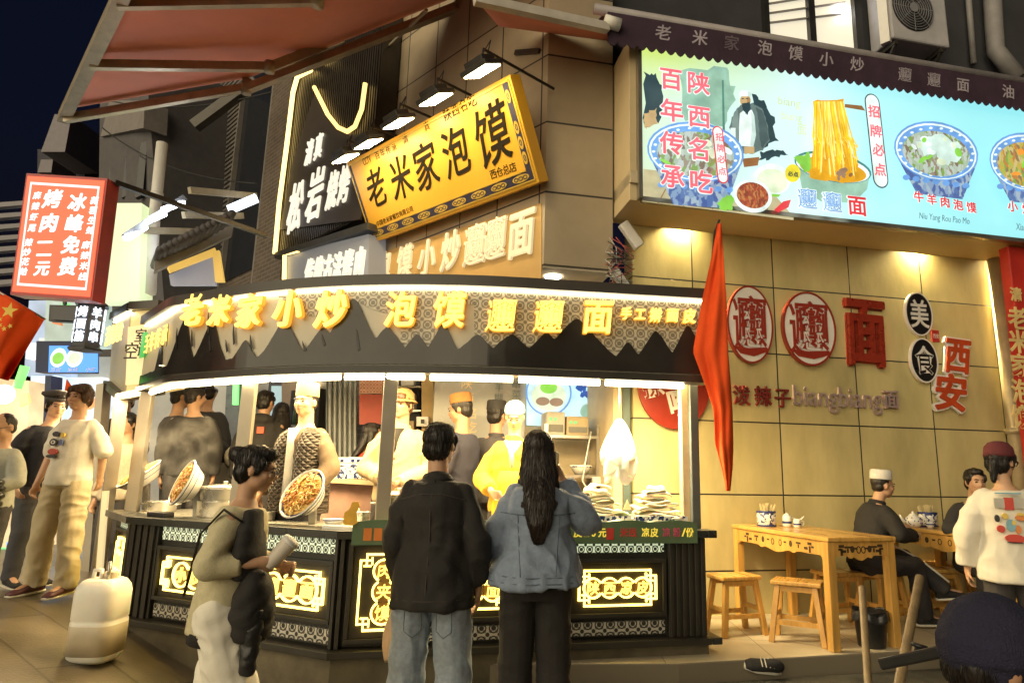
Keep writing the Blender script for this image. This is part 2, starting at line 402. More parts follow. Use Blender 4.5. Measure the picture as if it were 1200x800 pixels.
mb.prism(PLAN, [(q.x, q.y) for q in (pe1-dr*3.4+n2*.62, A2+n2*.62, A2+n2*.02, pe1-dr*3.4+n2*.02)], -.2, .115)
tag(mb.build('pavement_step', mat('dark_stone', (.05, .05, .042), rough=.45, var=.45, scale=9, bump=.4, bscale=70), bevel=.015), kind='structure')

# ------------------------------------------------------------------ corner building
TILE = (.63, .54, .26)
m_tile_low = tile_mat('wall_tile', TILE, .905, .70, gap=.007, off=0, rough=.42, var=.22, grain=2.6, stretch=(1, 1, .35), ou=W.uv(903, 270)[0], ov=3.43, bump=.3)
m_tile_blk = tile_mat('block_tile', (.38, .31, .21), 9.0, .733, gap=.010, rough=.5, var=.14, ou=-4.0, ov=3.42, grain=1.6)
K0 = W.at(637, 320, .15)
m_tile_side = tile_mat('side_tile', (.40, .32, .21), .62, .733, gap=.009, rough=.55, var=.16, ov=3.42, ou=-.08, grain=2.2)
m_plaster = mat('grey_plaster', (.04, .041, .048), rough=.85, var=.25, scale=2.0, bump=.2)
m_dark = mat('dark_wall', (.05, .047, .05), rough=.8, var=.3, scale=2)
m_cream = mat('cream_wall', (.55, .45, .28), rough=.6, var=.1)
m_steel = mat('brushed_steel', (.42, .40, .36), rough=.32, metal=.85, var=.1, scale=4, stretch=(1, 1, .1))
m_dkmetal = mat('dark_bronze_metal', (.060, .055, .046), rough=.38, metal=.4, var=.25, scale=5)
m_black = mat('black_metal', (.02, .02, .02), rough=.45, var=.2)
m_white = mat('white_paint', (.75, .73, .68), rough=.5, var=.08)
bld = thing('corner_building', 'beige tiled corner building rising behind the stall and the lit menu board', 'building', tuple(W.p(-1, 0, -1)))
aL = W.uv(742, 440)[0]; aR = W.uv(1172, 420)[0]
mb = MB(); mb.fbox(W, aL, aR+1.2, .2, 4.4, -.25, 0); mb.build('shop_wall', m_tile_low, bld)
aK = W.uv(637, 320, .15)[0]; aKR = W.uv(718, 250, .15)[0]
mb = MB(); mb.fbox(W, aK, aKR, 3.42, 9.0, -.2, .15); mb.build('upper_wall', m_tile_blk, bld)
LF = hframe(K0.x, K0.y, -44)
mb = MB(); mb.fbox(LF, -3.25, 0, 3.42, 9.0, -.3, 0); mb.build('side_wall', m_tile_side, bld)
mb = MB()
mb.prism(PLAN, [(q.x, q.y) for q in (K0-Vector((0, -.02, 0)), W.p(aKR, 0, .13), W.p(aKR, 0, -2.4), LF.p(-3.2, 0, -2.4), LF.p(-3.2, 0, -.02))], 3.40, 3.46)
mb.build('soffit', mat('soffit_white', (.62, .56, .44), rough=.7), bld)
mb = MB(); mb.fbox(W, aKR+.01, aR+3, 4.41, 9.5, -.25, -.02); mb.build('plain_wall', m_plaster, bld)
# corner column of the kitchen opening
a0, a1 = W.uv(721, 480)[0], aL-.02
mb = MB(); mb.fbox(W, a0, a0+(a1-a0)*.55, .24, 3.39, -.3, -.06); mb.build('column', m_cream, bld)
mb = MB(); mb.fbox(W, a0+(a1-a0)*.55+.004, a1, .24, 3.39, -.28, -.03); mb.build('column', mat('teal_paint', (.10, .14, .13), rough=.45), bld)
# kitchen rear wall and returns
KB = 1.25
mb = MB(); mb.fbox(W, W.uv(615, 480, -KB)[0], aL+.5, .24, 3.39, -KB-.2, -KB); mb.build('kitchen_wall', m_cream, bld)
mb = MB(); mb.fbox(W, W.uv(508, 480, -KB)[0], W.uv(614.5, 480, -KB)[0], .24, 3.39, -KB-.16, -KB+.03)
pn = mb.build('wall_panel', mat('pale_panel', (.50, .50, .47), rough=.25, var=.05), bld)
mb = MB()
g = emi('gold_foil_glow', (1, .75, .35), .25, (.6, .42, .15))  # foil is no lamp; emission put in so the gold reads as lit
PN = Frame(W.p(0, 0, -KB+.03), W.u, W.n)
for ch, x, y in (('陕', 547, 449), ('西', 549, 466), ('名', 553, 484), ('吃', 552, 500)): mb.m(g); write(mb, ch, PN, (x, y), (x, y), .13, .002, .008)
for ch, x, y in (('羊', 585, 453), ('糊', 584, 466)): mb.m(mat('panel_print', (.25, .3, .3))); write(mb, ch, PN, (x, y), (x, y), .10, .002, .008)
for ch, x, y in (('串', 605, 450), ('菜', 605, 462)): write(mb, ch, PN, (x, y), (x, y), .11, .002, .008)
q = PN.uv(598, 438); put(mb, 'MI', PN, q[0]+.03, q[1], .12, .07, .002, .008, bbox=True)
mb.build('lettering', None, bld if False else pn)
# side return of the wall into the kitchen
mb = MB(); mb.fbox(Frame(W.p(aL+.02, 0, 0), W.n, W.u), -KB, -.26, .24, 3.39, -.15, 0); mb.build('return_wall', m_cream, bld)
# window above the menu board
def framed_window(F, pix, parent, name='window'):
    (xa, ya), (xb, yb) = pix; a0, b1 = F.uv(xa, ya); a1, b0 = F.uv(xb, yb)
    return a0, a1, b0, b1
WP = Frame(W.p(0, 0, -.02), W.u, W.n)
a0, b0 = WP.uv(899, 46); a1, _ = WP.uv(1000, 58); b1 = b0+1.1
mb = MB(); t = .07
mb.fbox(WP, a0, a1, b0-t, b0, 0, .07); mb.fbox(WP, a0, a1, b1, b1+t, 0, .07)
for s0, s1 in ((a0-.06, a0), (a1, a1+.09), ((a0+a1)/2-.05, (a0+a1)/2+.03)): mb.fbox(WP, s0, s1, b0-t, b1+t, .002, .075)
wn = mb.build('window', m_black, bld)
mb = MB(); mb.fbox(WP, a0, a1, b0, b1, -.012, .012); mb.build('pane', emi('lit_window', (1, .93, .72), .42, (.6, .55, .45)), wn)
mb = MB(); nst = 9
for i in range(nst):
    s = (i+.3)/nst
    P0 = WP.p(a0+.02, b0+.15+s*1.1, .03); P1 = WP.p(a0+(a1-a0)*.92, b0+.45+s*1.3, .03)
    if P0.z < WP.p(0, b1).z: mb.bar(P0, P1, .03, .012)
mb.build('blind_slat', mat('slat_grey', (.28, .26, .25)), wn)
mb = MB(); q = WP.uv(986, 16); mb.ell(WP, q[0], q[1], .06, .06, .05, .085); mb.build('bulb', emi('bulb_white', (1, 1, 1), 12), wn)

# outer beige pipe column and red banner at the wall's end
mb = MB(); a0 = W.uv(1172, 420)[0]
mb.tube([W.p(a0, .24, .09), W.p(a0, 4.05, .09)], .085, 14); mb.tube([W.p(a0, 2.0, .09), W.p(a0, 2.06, .09)], .10, 14)
tag(mb.build('drainpipe', mat('pipe_beige', (.42, .34, .2), rough=.5)), 'thick beige vertical pipe on the tiled wall beside the red banner', 'pipe')

# ceiling slab over the eating area under the menu board
bx = .66
mb = MB(); mb.fbox(W, aKR+.02, aR+2.5, 4.12, 4.24, .005, bx-.03); mb.build('overhang', mat('overhang_beige', (.55, .46, .30), rough=.6), bld)

# ------------------------------------------------------------------ dark brick house left of the black barbecue sign
def lf_a(px, py, c=0): return LF.uv(px, py, c)[0]
brick = thing('brick_house', 'dark brick house with louvred shutters behind the drainpipe', 'building', tuple(LF.p(-8, 0, -1)))
m_brick = tile_mat('dark_brick', (.115, .085, .062), .24, .075, gap=.008, off=.5, rough=.8, var=.3, dark=(.16, .13, .10), bump=.6)
x0, x1 = lf_a(205, 250), lf_a(333, 250)
mb = MB(); mb.fbox(LF, x0-3, -3.3, .3, 11.5, -.6, -.25); mb.build('wall', m_brick, brick)
mb = MB(); mb.fbox(LF, lf_a(303, 200), lf_a(322, 200)+.4, 3.0, 11, -.249, -.10); mb.build('brick_pier', m_brick, brick)
m_lou = mat('louvre_grey', (.20, .18, .16), rough=.5)
for xa, xb, ya in ((232, 262, 330), (300, 314, 330)):
    a0, a1 = lf_a(xa, 200), lf_a(xb, 200); mb = MB()
    for i in range(58):
        z = 4.3+i*.105; mb.fbox(LF, a0, a1, z, z+.05, -.245, -.17)
    mb.fbox(LF, a0-.06, a0, 4.2, 10.5, -.246, -.14); mb.fbox(LF, a1, a1+.06, 4.2, 10.5, -.246, -.14)
    mb.build('louvred_shutter', m_lou, brick)
mb = MB(); a0, a1 = lf_a(262, 200)+.08, lf_a(300, 200)-.08
mb.fbox(LF, a0, a1, 5.0, 9.6, -.245, -.22); mb.build('window', mat('night_glass', (.02, .022, .028), rough=.12), brick)
mb = MB(); mb.bar(U(300, 95, 10.2), U(228, 148, 10.2), .16, .16); mb.build('awning_beam', m_dkmetal, brick)
# stepped eave with gold trim above the stall's corner
eave = thing('shop_eave', 'small dark tiled shop eave with gold trim over the brick house doorway', 'eave', tuple(U(235, 330, 7.6)))
mb = MB()
for i in range(14):
    t = i/13; P0 = U(181+t*84, 312-t*50, 8.4); P1 = U(188+t*84, 292-t*42, 7.9)
    mb.tube([P0, P1], .05, 8)
mb.build('roof_tiles', mat('roof_tile_grey', (.10, .10, .105), rough=.6), eave)
def quad_px(mb, pix, d, th):
    ds = d if isinstance(d, (list, tuple)) else [d]*4
    f = [U(x, y, q) for (x, y), q in zip(pix, ds)]
    n = (f[1]-f[0]).cross(f[3]-f[0]).normalized()
    if n.y > 0: n = -n
    bk = [p-n*th for p in f]
    return mb.add(f+bk, [(0,1,2,3),(7,6,5,4),(0,4,5,1),(1,5,6,2),(2,6,7,3),(3,7,4,0)], [[(0,0),(1,0),(1,1),(0,1)]]+[[(0,0)]*4]*5, smooth=False)
mb = MB(); quad_px(mb, [(181, 318), (272, 275), (274, 262), (181, 306)], [8.1, 8.6, 8.6, 8.1], .12); mb.build('fascia', mat('eave_grey', (.26, .25, .23)), eave)
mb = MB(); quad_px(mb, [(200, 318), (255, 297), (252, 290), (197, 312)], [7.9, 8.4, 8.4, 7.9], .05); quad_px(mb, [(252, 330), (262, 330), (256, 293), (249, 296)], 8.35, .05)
mb.build('gold_trim', emi('gold_trim', (1, .65, .15), .35, (.6, .4, .1)), eave)  # glow put into the trim's colour to imitate light on gold
mb = MB(); quad_px(mb, [(200, 334), (252, 334), (250, 300), (198, 322)], 8.45, .06); mb.build('sign_board', emi('grey_lit', (.5, .52, .6), .22, (.3, .3, .34)), eave)

# drainpipe in front of it
mb = MB(); mb.tube([U(176, 345, 8.8), U(181, 255, 8.8), U(190, 168, 8.8)], .075, 12); mb.tube([U(183.5, 232, 8.8), U(184, 226, 8.8)], .085, 12)
tag(mb.build('drainpipe', m_white), 'slim pale drainpipe standing before the dark brick house', 'pipe')
# pale green lit board behind the red hanging sign
mb = MB(); quad_px(mb, [(112, 352), (163, 352), (166, 238), (118, 238)], 8.6, .3)
tag(mb.build('blank_board', emi('pale_green', (.62, .72, .42), .62, (.5, .55, .35), var=.15, scale=.8)), 'blank pale green lit board between the red sign and the drainpipe', 'board')
# far side-street facades
fac = thing('street_house', 'unlit grey house with tall windows beyond the red awning', 'house', tuple(U(160, 400, 13)))
mb = MB(); quad_px(mb, [(112, 520), (205, 520), (170, 60), (118, 60)], [13, 11.5, 11.5, 13], 3); mb.build('wall', mat('house_grey', (.10, .095, .10), rough=.8), fac)
mb = MB(); quad_px(mb, [(118, 160), (168, 150), (170, 118), (128, 118)], [12.8, 11.3, 11.3, 12.6], .4); mb.build('cornice', mat('cornice_grey', (.22, .2, .19)), fac)
for x in (125, 142, 158):
    mb = MB(); quad_px(mb, [(x, 232), (x+9, 228), (x+15, 165), (x+7, 168)], [12.6-(x-125)*.03]*4, .1); mb.build('window', mat('night_glass', (.02,)*3), fac)
fac2 = thing('tall_house', 'tall dark house with a stepped parapet at the far end of the side street', 'house', tuple(U(60, 400, 20)))
mb = MB(); quad_px(mb, [(40, 520), (112, 520), (98, 175), (44, 175)], 20, 4); mb.build('wall', mat('house_night', (.05, .05, .07), rough=.85), fac2)
mb = MB(); quad_px(mb, [(48, 178), (76, 178), (84, 134), (64, 134)], 18.5, 1.5); quad_px(mb, [(44, 202), (60, 202), (62, 187), (48, 187)], 18.6, 1); mb.build('parapet', mat('parapet_grey', (.20, .18, .2)), fac2)
# low roofed stall on the far left
mb = MB()
for i in range(8):
    y = 236+i*13; quad_px(mb, [(-30, y+9), (28, y+4), (30, y-1), (-30, y+3)], 7.5+i*.05, .08)
tag(mb.build('slatted_awning', mat('awning_slats', (.20, .19, .22), rough=.4)), 'grey slatted awning edge hanging behind the red sign', 'awning')
# long white-lit lamp bar on brackets
lb = thing('lamp_bar', 'bright white lamp bar on a bracket in front of the drainpipe', 'lamp', tuple(U(180, 255, 8.2)))
mb = MB(); mb.bar(U(146, 278, 8.0), U(216, 232, 8.4), .10, .08); mb.build('housing', mat('grey_alloy', (.25, .26, .28), rough=.4, metal=.5), lb)
for (xa, ya), (xb, yb) in (((148, 277), (170, 263)), ((178, 254), (192, 248)), ((192, 243), (214, 235))):
    mb = MB(); mb.bar(U(xa, ya+2.5, 7.9), U(xb, yb+2.5, 8.25), .07, .05); mb.build('lens', emi('lamp_white', (.86, .93, 1), 14), lb)
for pa, pb in (((222, 223), (300, 230)), ((215, 252), (284, 253)), ((170, 270), (250, 272))):
    mb = MB(); mb.bar(U(*pa, 8.6), U(*pb, 9.6), .06, .09); mb.build('bracket', mat('bracket_beige', (.5, .44, .32)), lb)
# slanting slim strip light behind
mb = MB(); mb.bar(U(268, 246, 9.2), U(301, 232, 9.2), .06, .12); tag(mb.build('strip_light', emi('strip_cool', (.8, .88, 1), 1.6)), 'short cool strip light under the brick house ledge', 'light')
# interior behind the left half of the stall
room = thing('back_room', 'pale walled back room seen through the left half of the stall', 'room', tuple(U(260, 560, 10)))
mb = MB(); mb.add([], []); quad_px(mb, [(60, 640), (352, 640), (352, 418), (60, 418)], 10.6, .2); mb.build('rear_wall', mat('room_white', (.60, .58, .52), rough=.6, var=.08), room)
mb = MB(); mb.prism(PLAN, [(-6.6, 6.9), (-3.0, 5.9), (-1.0, 7.2), (-.5, 12), (-8, 12)], 3.42, 3.52) if False else quad_px(mb, [(300, 600), (345, 600), (345, 420), (318, 420)], 9.8, .3)
mb.build('dark_doorway', m_dark, room)
mb = MB(); quad_px(mb, [(262, 520), (288, 520), (292, 438), (266, 438)], 10.2, .1); mb.build('dark_panel', mat('panel_slate', (.10, .11, .12), rough=.3), room)
mb = MB(); quad_px(mb, [(272, 474), (278, 474), (279, 440), (273, 440)], 10.05, .05); mb.build('exit_sign', emi('sign_green', (.2, .9, .2), .9), room)
mb = MB(); quad_px(mb, [(196, 437), (228, 437), (232, 429), (200, 429)], 9.0, .04); mb.build('ceiling_light', emi('room_lamp', (1, .93, .75), 26), room)
mb = MB(); quad_px(mb, [(308, 437), (334, 437), (336, 430), (312, 430)], 9.0, .04); mb.build('ceiling_light', emi('room_lamp', (1, .93, .75), 26), room)
mb = MB(); quad_px(mb, [(316, 500), (344, 500), (344, 452), (318, 452)], 9.75, .05); mb.build('sliding_window', emi('blue_glow', (.45, .65, .72), .28), room)
mb = MB(); quad_px(mb, [(330, 640), (512, 640), (512, 425), (330, 425)], [9.7, 8.3, 8.3, 9.7], .2); mb.build('inner_wall', mat('inner_brown', (.16, .11, .07), rough=.7), room)
# =================================================================== the food stall
stall = thing('food_stall', 'long bent food stall with glowing gold signs, dark panels and mountain fascia', 'food stall', tuple(PB))
uA = (PB-PA).normalized(); FA = Frame(PA, uA, (uA.y, -uA.x, 0)); LA = (PB-PA).length
uC = (PA-PC).normalized(); FC = Frame(PC, uC, (uC.y, -uC.x, 0)); LC = (PA-PC).length
LB = BEND_END
ZL0, ZL1, ZC0, ZC1 = .315, .36, 1.05, 1.105          # ledge, counter slab
m_body = mat('stall_dark', (.032, .029, .022), rough=.45, var=.3, scale=4)
m_plinth = mat('plinth_brown', (.13, .11, .07), rough=.5, var=.35, scale=5, bump=.2)
m_latt = lattice_mat('pierced_steel', (.62, .60, .52), (.03, .03, .025), 12, metal=.3, rough=.4)
m_latt_lit = lattice_mat('pierced_lit', (.80, .84, .70), (.06, .07, .05), 16, metal=.1, rough=.5, bg_e=(.8, .95, .62, .38, 1))
def plan_off(o):
    """stall outline shifted outwards by o"""
    def isect(F1, F2):
        n1, n2 = F1.n, F2.n; d1, d2 = F1.O.dot(n1)+o, F2.O.dot(n2)+o
        det = n1.x*n2.y-n1.y*n2.x
        return Vector(((d1*n2.y-d2*n1.y)/det, (n1.x*d2-n2.x*d1)/det, 0))
    return [FC.p(0, 0, o), isect(FC, FA), isect(FA, FB), FB.p(LB, 0, o)]
def band(name, o0, o1, z0, z1, material, parent=None, bevel=.004):
    A, B = plan_off(o0), plan_off(o1); mb = MB()
    pts = [(q.x, q.y) for q in B]+[(q.x, q.y) for q in A[::-1]]
    mb.prism(PLAN, pts, z0, z1); return mb.build(name, material, parent or stall, bevel=bevel)
band('plinth', -.9, .03, -.1, ZL0, m_plinth)
band('ledge', -.6, .09, ZL0, ZL1, m_body)
band('counter_body', -.10, -.03, ZL1, ZC0, m_body)
m_slab = mat('counter_slab', (.035, .036, .03), rough=.3, var=.2, scale=8)
band('counter_slab', -.12, .07, ZC0, ZC1, m_slab)
band('counter_top', -.85, -.122, ZC0-.03, ZC1-.006, mat('counter_steel', (.55, .53, .46), rough=.3, metal=.7, var=.12))
# end extension of slab and ledge at the table side
mb = MB(); mb.fbox(FB, LB+.002, LB+.07, ZC0, ZC1, -.12, .07); mb.build('slab_end', m_slab, stall, bevel=.004); mb = MB(); mb.fbox(FB, LB+.002, LB+.08, ZL0, ZL1, -.3, .09); mb.build('ledge_end', m_slab, stall, bevel=.004)
mb = MB(); mb.fbox(FB, LB-.02, LB, .24, ZC0-.002, -.84, -.032); mb.build('end_panel', m_body, stall)
# fluted pillars
def fluted(F, a0, a1, z0, z1, n, c=.0):
    mb = MB(); mb.fbox(F, a0, a1, z0, z1, -.029, c+.012); st = (a1-a0)/n
    for i in range(n): mb.fbox(F, a0+i*st+.003, a0+(i+1)*st-st*.32, z0+.001, z1-.001, c+.012, c+.034)
    mb.build('fluted_pillar', m_body, stall, bevel=.004)
aP0 = FB.uv(783, 690)[0]
fluted(FB, aP0, LB, ZL1, ZC0, 6)
aQ1 = FA.uv(184, 650)[0]
fluted(FA, .0, aQ1, ZL1, ZC0, 4); fluted(FC, LC-.10, LC-.002, ZL1, ZC0, 2)
m_neon = emi('neon_warm', (1, .70, .13), 3.6)
m_neon2 = emi('neon_letter', (1, .68, .12), 1.6)
m_panel = mat('panel_black', (.030, .026, .018), rough=.35, var=.3)
m_disc = mat('disc_brown', (.13, .08, .025), rough=.4)
def neon_panel(F, a0, a1, z0, z1, text, vertical=False, dense=True):
    """dark panel with a cornered neon frame round joined circles, one character in each"""
    mb = MB(); mb.fbox(F, a0, a1, z0, z1, -.029, .004); pn = mb.build('neon_panel', m_panel, stall, bevel=.003)
    mb = MB(); fw = .028
    mb.fbox(F, a0-fw, a1+fw, z0-fw, z0, -.028, .03); mb.fbox(F, a0-fw, a1+fw, z1, z1+fw, -.028, .03)
    mb.fbox(F, a0-fw, a0, z0+.001, z1-.001, -.028, .027); mb.fbox(F, a1, a1+fw, z0+.001, z1-.001, -.028, .027)
    mb.build('panel_frame', m_body, pn, bevel=.003)
    mb = MB(); i0, i1, j0, j1 = a0+.045, a1-.045, z0+.045, z1-.045; t = .013; k = .05
    c0, c1 = .006, .024
    def fr(x0, x1, y0, y1): mb.fbox(F, x0, x1, y0, y1, c0, c1)
    for y in (j0, j1-t): fr(i0+k*.8, i1-k*.8, y, y+t)
    for x in (i0, i1-t): fr(x, x+t, j0+k*.8, j1-k*.8)
    for sx, x in ((1, i0), (-1, i1)):
        for sy, y in ((1, j0), (-1, j1)):
            def cr(xa, xb, ya, yb):
                X = sorted((x+sx*xa, x+sx*xb)); Y = sorted((y+sy*ya, y+sy*yb)); mb.fbox(F, X[0], X[1], Y[0], Y[1], c0+.0005, c1-.001)
            cr(k*.8, k*.8+t*.8, 0, k*1.5); cr(0, k*1.5, k*.8, k*.8+t*.8); cr(k*1.5, k*1.5+t*.8, k*.5, k*1.5); cr(k*.5, k*1.5, k*1.5, k*1.5+t*.8)
    n = len(text); am, zm = (a0+a1)/2, (z0+z1)/2
    if vertical: rad = min((j1-j0)*.86/(2+1.72*(n-1)), (i1-i0)*.40)
    else: rad = min((i1-i0)*.88/(2+1.72*(n-1)), (j1-j0)*.37)
    st = rad*1.72
    cs = [(am, zm-(i-(n-1)/2)*st) if vertical else (am+(i-(n-1)/2)*st, zm) for i in range(n)]
    half = math.acos(min(.86, 1))
    for i, (x, y) in enumerate(cs):
        ax = -math.pi/2 if vertical else 0
        if n == 1: segs = [(0, 2*math.pi)]
        elif i == 0: segs = [(ax+half, ax+2*math.pi-half)]
        elif i == n-1: segs = [(ax+math.pi+half, ax+3*math.pi-half)]
        else: segs = [(ax+half, ax+math.pi-half), (ax+math.pi+half, ax+2*math.pi-half)]
        for s0, s1 in segs: mb.ring(F, x, y, rad, rad, .012, c0, c1-.0005, 24, s0, s1)
    mb.build('neon_frame', m_neon, pn)
    mb = MB()
    for x, y in cs: mb.ell(F, x, y, rad*.86, rad*.86, .004, .0065+.0002*cs.index((x, y)))
    mb.build('disc', m_disc, pn)
    mb = MB()
    for (x, y), ch in zip(cs, text): put(mb, ch, F, x, y, rad*1.3, rad*1.3, .010, .028, .010 if ch != BIANG else .0, .08)
    mb.build('lettering', m_neon2, pn)
    return pn
def strip(F, a0, a1, z0, z1, m):
    mb = MB(); mb.fbox(F, a0, a1, z0, z1, -.029, .002); return mb.build('pierced_strip', m, stall)
def rail(F, a0, a1, z0, z1): mb = MB(); mb.fbox(F, a0, a1, z0, z1, -.029, .028); mb.build('rail', m_body, stall, bevel=.003)
S_HI, S_LO, P_LO, P_HI = (.945, 1.045), (.385, .475), .535, .875
def section(F, a0, a1, text):
    strip(F, a0+.01, a1-.01, *S_HI, m_latt_lit); strip(F, a0+.01, a1-.01, *S_LO, m_latt)
    neon_panel(F, a0+.03, a1-.03, P_LO, P_HI, text)
fa = lambda px, py=690: FA.uv(px, py)[0]
fb = lambda px, py=690: FB.uv(px, py)[0]
d1, d2 = fa(278), LA-.035
section(FA, aQ1+.03, fa(262), '小炒'); section(FA, fa(294), LA-.03, BIANG+BIANG+'面')
mb = MB(); mb.fbox(FA, fa(264), fa(292), ZL1, ZC0, -.029, .02); mb.build('divider', m_body, stall, bevel=.003)
mb = MB(); mb.fbox(FA, LA-.028, LA-.003, ZL1, ZC0, -.029, .025); mb.fbox(FB, .003, .03, ZL1, ZC0, -.029, .025); mb.build('divider', m_body, stall, bevel=.003)
neon_panel(FB, .085, fb(487), .42, 1.00, '肉夹馍', True)
v1 = fb(495); mb = MB(); mb.fbox(FB, v1-.004, v1+.03, ZL1, ZC0, -.029, .025); mb.build('divider', m_body, stall, bevel=.003)
section(FB, v1+.034, fb(608), '油泼面')
v2 = fb(612); mb = MB(); mb.fbox(FB, v2, fb(664), ZL1, ZC0, -.029, .02); mb.build('divider', m_body, stall, bevel=.003)
section(FB, fb(665), aP0-.02, '陕西凉皮')
neon_panel(FC, LC-.62, LC-.16, P_LO-.05, P_HI+.08, '凉皮')
strip(FC, LC-.6, LC-.16, .975, 1.04, m_latt_lit)
# green price strip on the counter edge
mb = MB(); m_green = mat('green_card', (.10, .17, .09), rough=.5)
g0, g1 = fb(414, 615), fb(812, 620)
prof = [(g0, ZC1-.09), (g1, ZC1-.09)] + [(g1-(g1-g0)*i/40, ZC1+.055+.018*abs(math.sin(i*.55))) for i in range(41)]
mb.prism(FB, prof, .072, .078); ps = mb.build('price_strip', m_green, stall)
mb = MB(); c0, c1 = .079, .082
ye, re, pk, og = emi('print_yellow_glow', (1, .8, .1), .35, (.8, .6, .05)), mat('print_red', (.55, .05, .04)), mat('print_pink', (.6, .1, .18)), mat('print_orange', (.7, .22, .04))  # the yellow print is given its own glow to look lit
zt = ZC1-.012
for ch, px, m_ in (('皮', 674, ye), ('1', 684, ye), ('0', 692, ye), ('元', 702, ye), ('米', 727, re), ('线', 737, re), ('凉', 752, ye), ('皮', 762, ye), ('凉', 776, pk), ('粉', 788, pk), ('/', 796, ye), ('份', 803, ye)):
    mb.m(m_); a = fb(px, 608)
    if ch in '10/': put(mb, ch, FB, a, zt, .035, .058, c0, c1, .01, bbox=True)
    else: put(mb, ch, FB, a, zt, .062, .068, c0, c1, .02)
for px, m_ in ((432, og), (444, og), (457, pk), (467, pk), (711, re)):
    mb.m(m_); a = fb(px, 612); mb.fbox(FB, a-.025, a+.028, zt-.05, zt+.03, c0, c1)
mb.build('lettering', None, ps)
# thumbs-up card and yellow star card
mb = MB(); hand_y = mat('card_yellow', (.85, .5, .06), rough=.5)
pts = [(402,613),(404,600),(409,597),(413,588),(420,587),(422,592),(418,600),(419,612),(414,615),(405,615)]
mb.pprism(FB, pts, .080, .088); mb.build('thumb_card', hand_y, stall)
for k, px in enumerate((674, 735)):
    mb = MB(); mb.pprism(FB, [(px-9, 602), (px+9, 602), (px, 584)] if k == 0 else [(px-5, 597), (px+5, 597), (px, 585)], .0795, .085); mb.build('cone_card', emi('card_glow', (1, .7, .25), .5, (.9, .6, .2)), stall)
# posts
m_post = mat('post_steel', (.38, .34, .27), rough=.35, metal=.6, var=.12, scale=3)
def post(P, w_, z0, z1, m_=None, name='post'):
    mb = MB(); mb.fbox(Frame((P.x, P.y, 0), FB.u, FB.n), -w_/2, w_/2, z0, z1, -w_/2, w_/2); mb.build(name, m_ or m_post, stall, bevel=.006)
ZK0, ZK1 = 2.24, 2.83
for px, py, F_, c in ((455, 500, FB, -.16), (288, 500, FA, -.16), (168, 500, FC, -.10)):
    P = F_.at(px, py, c); post(P, .10, ZC1-.005, ZK0-.057)
P = FB.at(813, 540, -.12); post(P, .07, ZC1-.005, ZK0+.02, mat('post_slate', (.10, .115, .11), rough=.4))
P = FB.at(802, 540, -.16); post(P, .065, ZC1-.005, ZK0+.02, mat('post_cream', (.6, .48, .28), rough=.5))
P = FB.at(815, 690, -.5); post(P, .07, .24, ZC0, mat('post_slate', (.10, .115, .11)))
# ------------------------------------------------------------------ canopy
def canopy_path():
    c0_, c1_ = U(174, 380, 6.25), U(206, 380, 5.5); C = [Vector((c0_.x, c0_.y, 0)), Vector((c1_.x, c1_.y, 0)), Vector((-1.47, 4.58, 0)), Vector((1.18, 4.985, 0))]
    def arc(p0, p1, p2, r, n):
        a = p1+(p0-p1).normalized()*r; b = p1+(p2-p1).normalized()*r
        return [a*(1-t)**2+p1*2*t*(1-t)+b*t*t for t in [i/n for i in range(n+1)]]
    return [C[0]]+arc(C[0], C[1], C[2], .10, 6)+arc(C[1], C[2], C[3], 1.25, 20)+[C[3]]
CP = canopy_path(); CL = [0]
for i in range(1, len(CP)): CL.append(CL[-1]+(CP[i]-CP[i-1]).length)
CT = CL[-1]
def cpt(s):
    s = min(max(s, 0), CT)
    for i in range(1, len(CP)):
        if s <= CL[i] or i == len(CP)-1:
            t = (s-CL[i-1])/(CL[i]-CL[i-1]); p = CP[i-1].lerp(CP[i], t); u = (CP[i]-CP[i-1]).normalized(); return p, u, Vector((u.y, -u.x, 0))
def cfr(s):
    p, u, n = cpt(s); a, b = cpt(max(s-.15, 0)), cpt(min(s+.15, CT)); u = (b[0]-a[0]).normalized(); n = Vector((u.y, -u.x, 0))
    return Frame(p, u, n)
def csheet(name, material, s0, s1, z0f, z1f, c0, c1, n=110, parent=None, bevel=0):
    """solid band that follows the canopy line"""
    mb = MB(); vs = []; fs = []; uvs = []; S = [s0+(s1-s0)*i/n for i in range(n+1)]
    for s in S:
        f = cfr(s); z0 = z0f(s) if callable(z0f) else z0f; z1 = z1f(s) if callable(z1f) else z1f
        vs += [f.p(0, z0, c1), f.p(0, z1, c1), f.p(0, z1, c0), f.p(0, z0, c0)]
    for i in range(n):
        for k in range(4):
            a, b = i*4+k, i*4+(k+1) % 4; fs.append((a, a+4, b+4, b)); 
            za, zb = vs[a].z, vs[b].z; uvs.append([(S[i], za), (S[i+1], vs[a+4].z), (S[i+1], vs[b+4].z), (S[i], zb)])
    fs += [(3, 2, 1, 0)[::-1], (n*4+3, n*4+2, n*4+1, n*4)]; uvs += [[(0, 0)]*4]*2
    mb.add(vs, fs, uvs, smooth=False); return mb.build(name, material, parent or stall)
m_fascia = mat('fascia_olive', (.56, .52, .41), rough=.35, metal=.0, var=.2, scale=1.2)
fas = csheet('fascia', m_fascia, 0, CT, ZK0, ZK1, -.06, 0)
m_flatt = lattice_mat('fascia_lattice', (.58, .54, .43), (.22, .20, .15), 12, metal=.0, rough=.3)
def zl(s): return 2.68-.05*math.sin(s*9)-.10*max(0, math.sin(s*3.1+.6))-.06*math.sin(s*1.9)
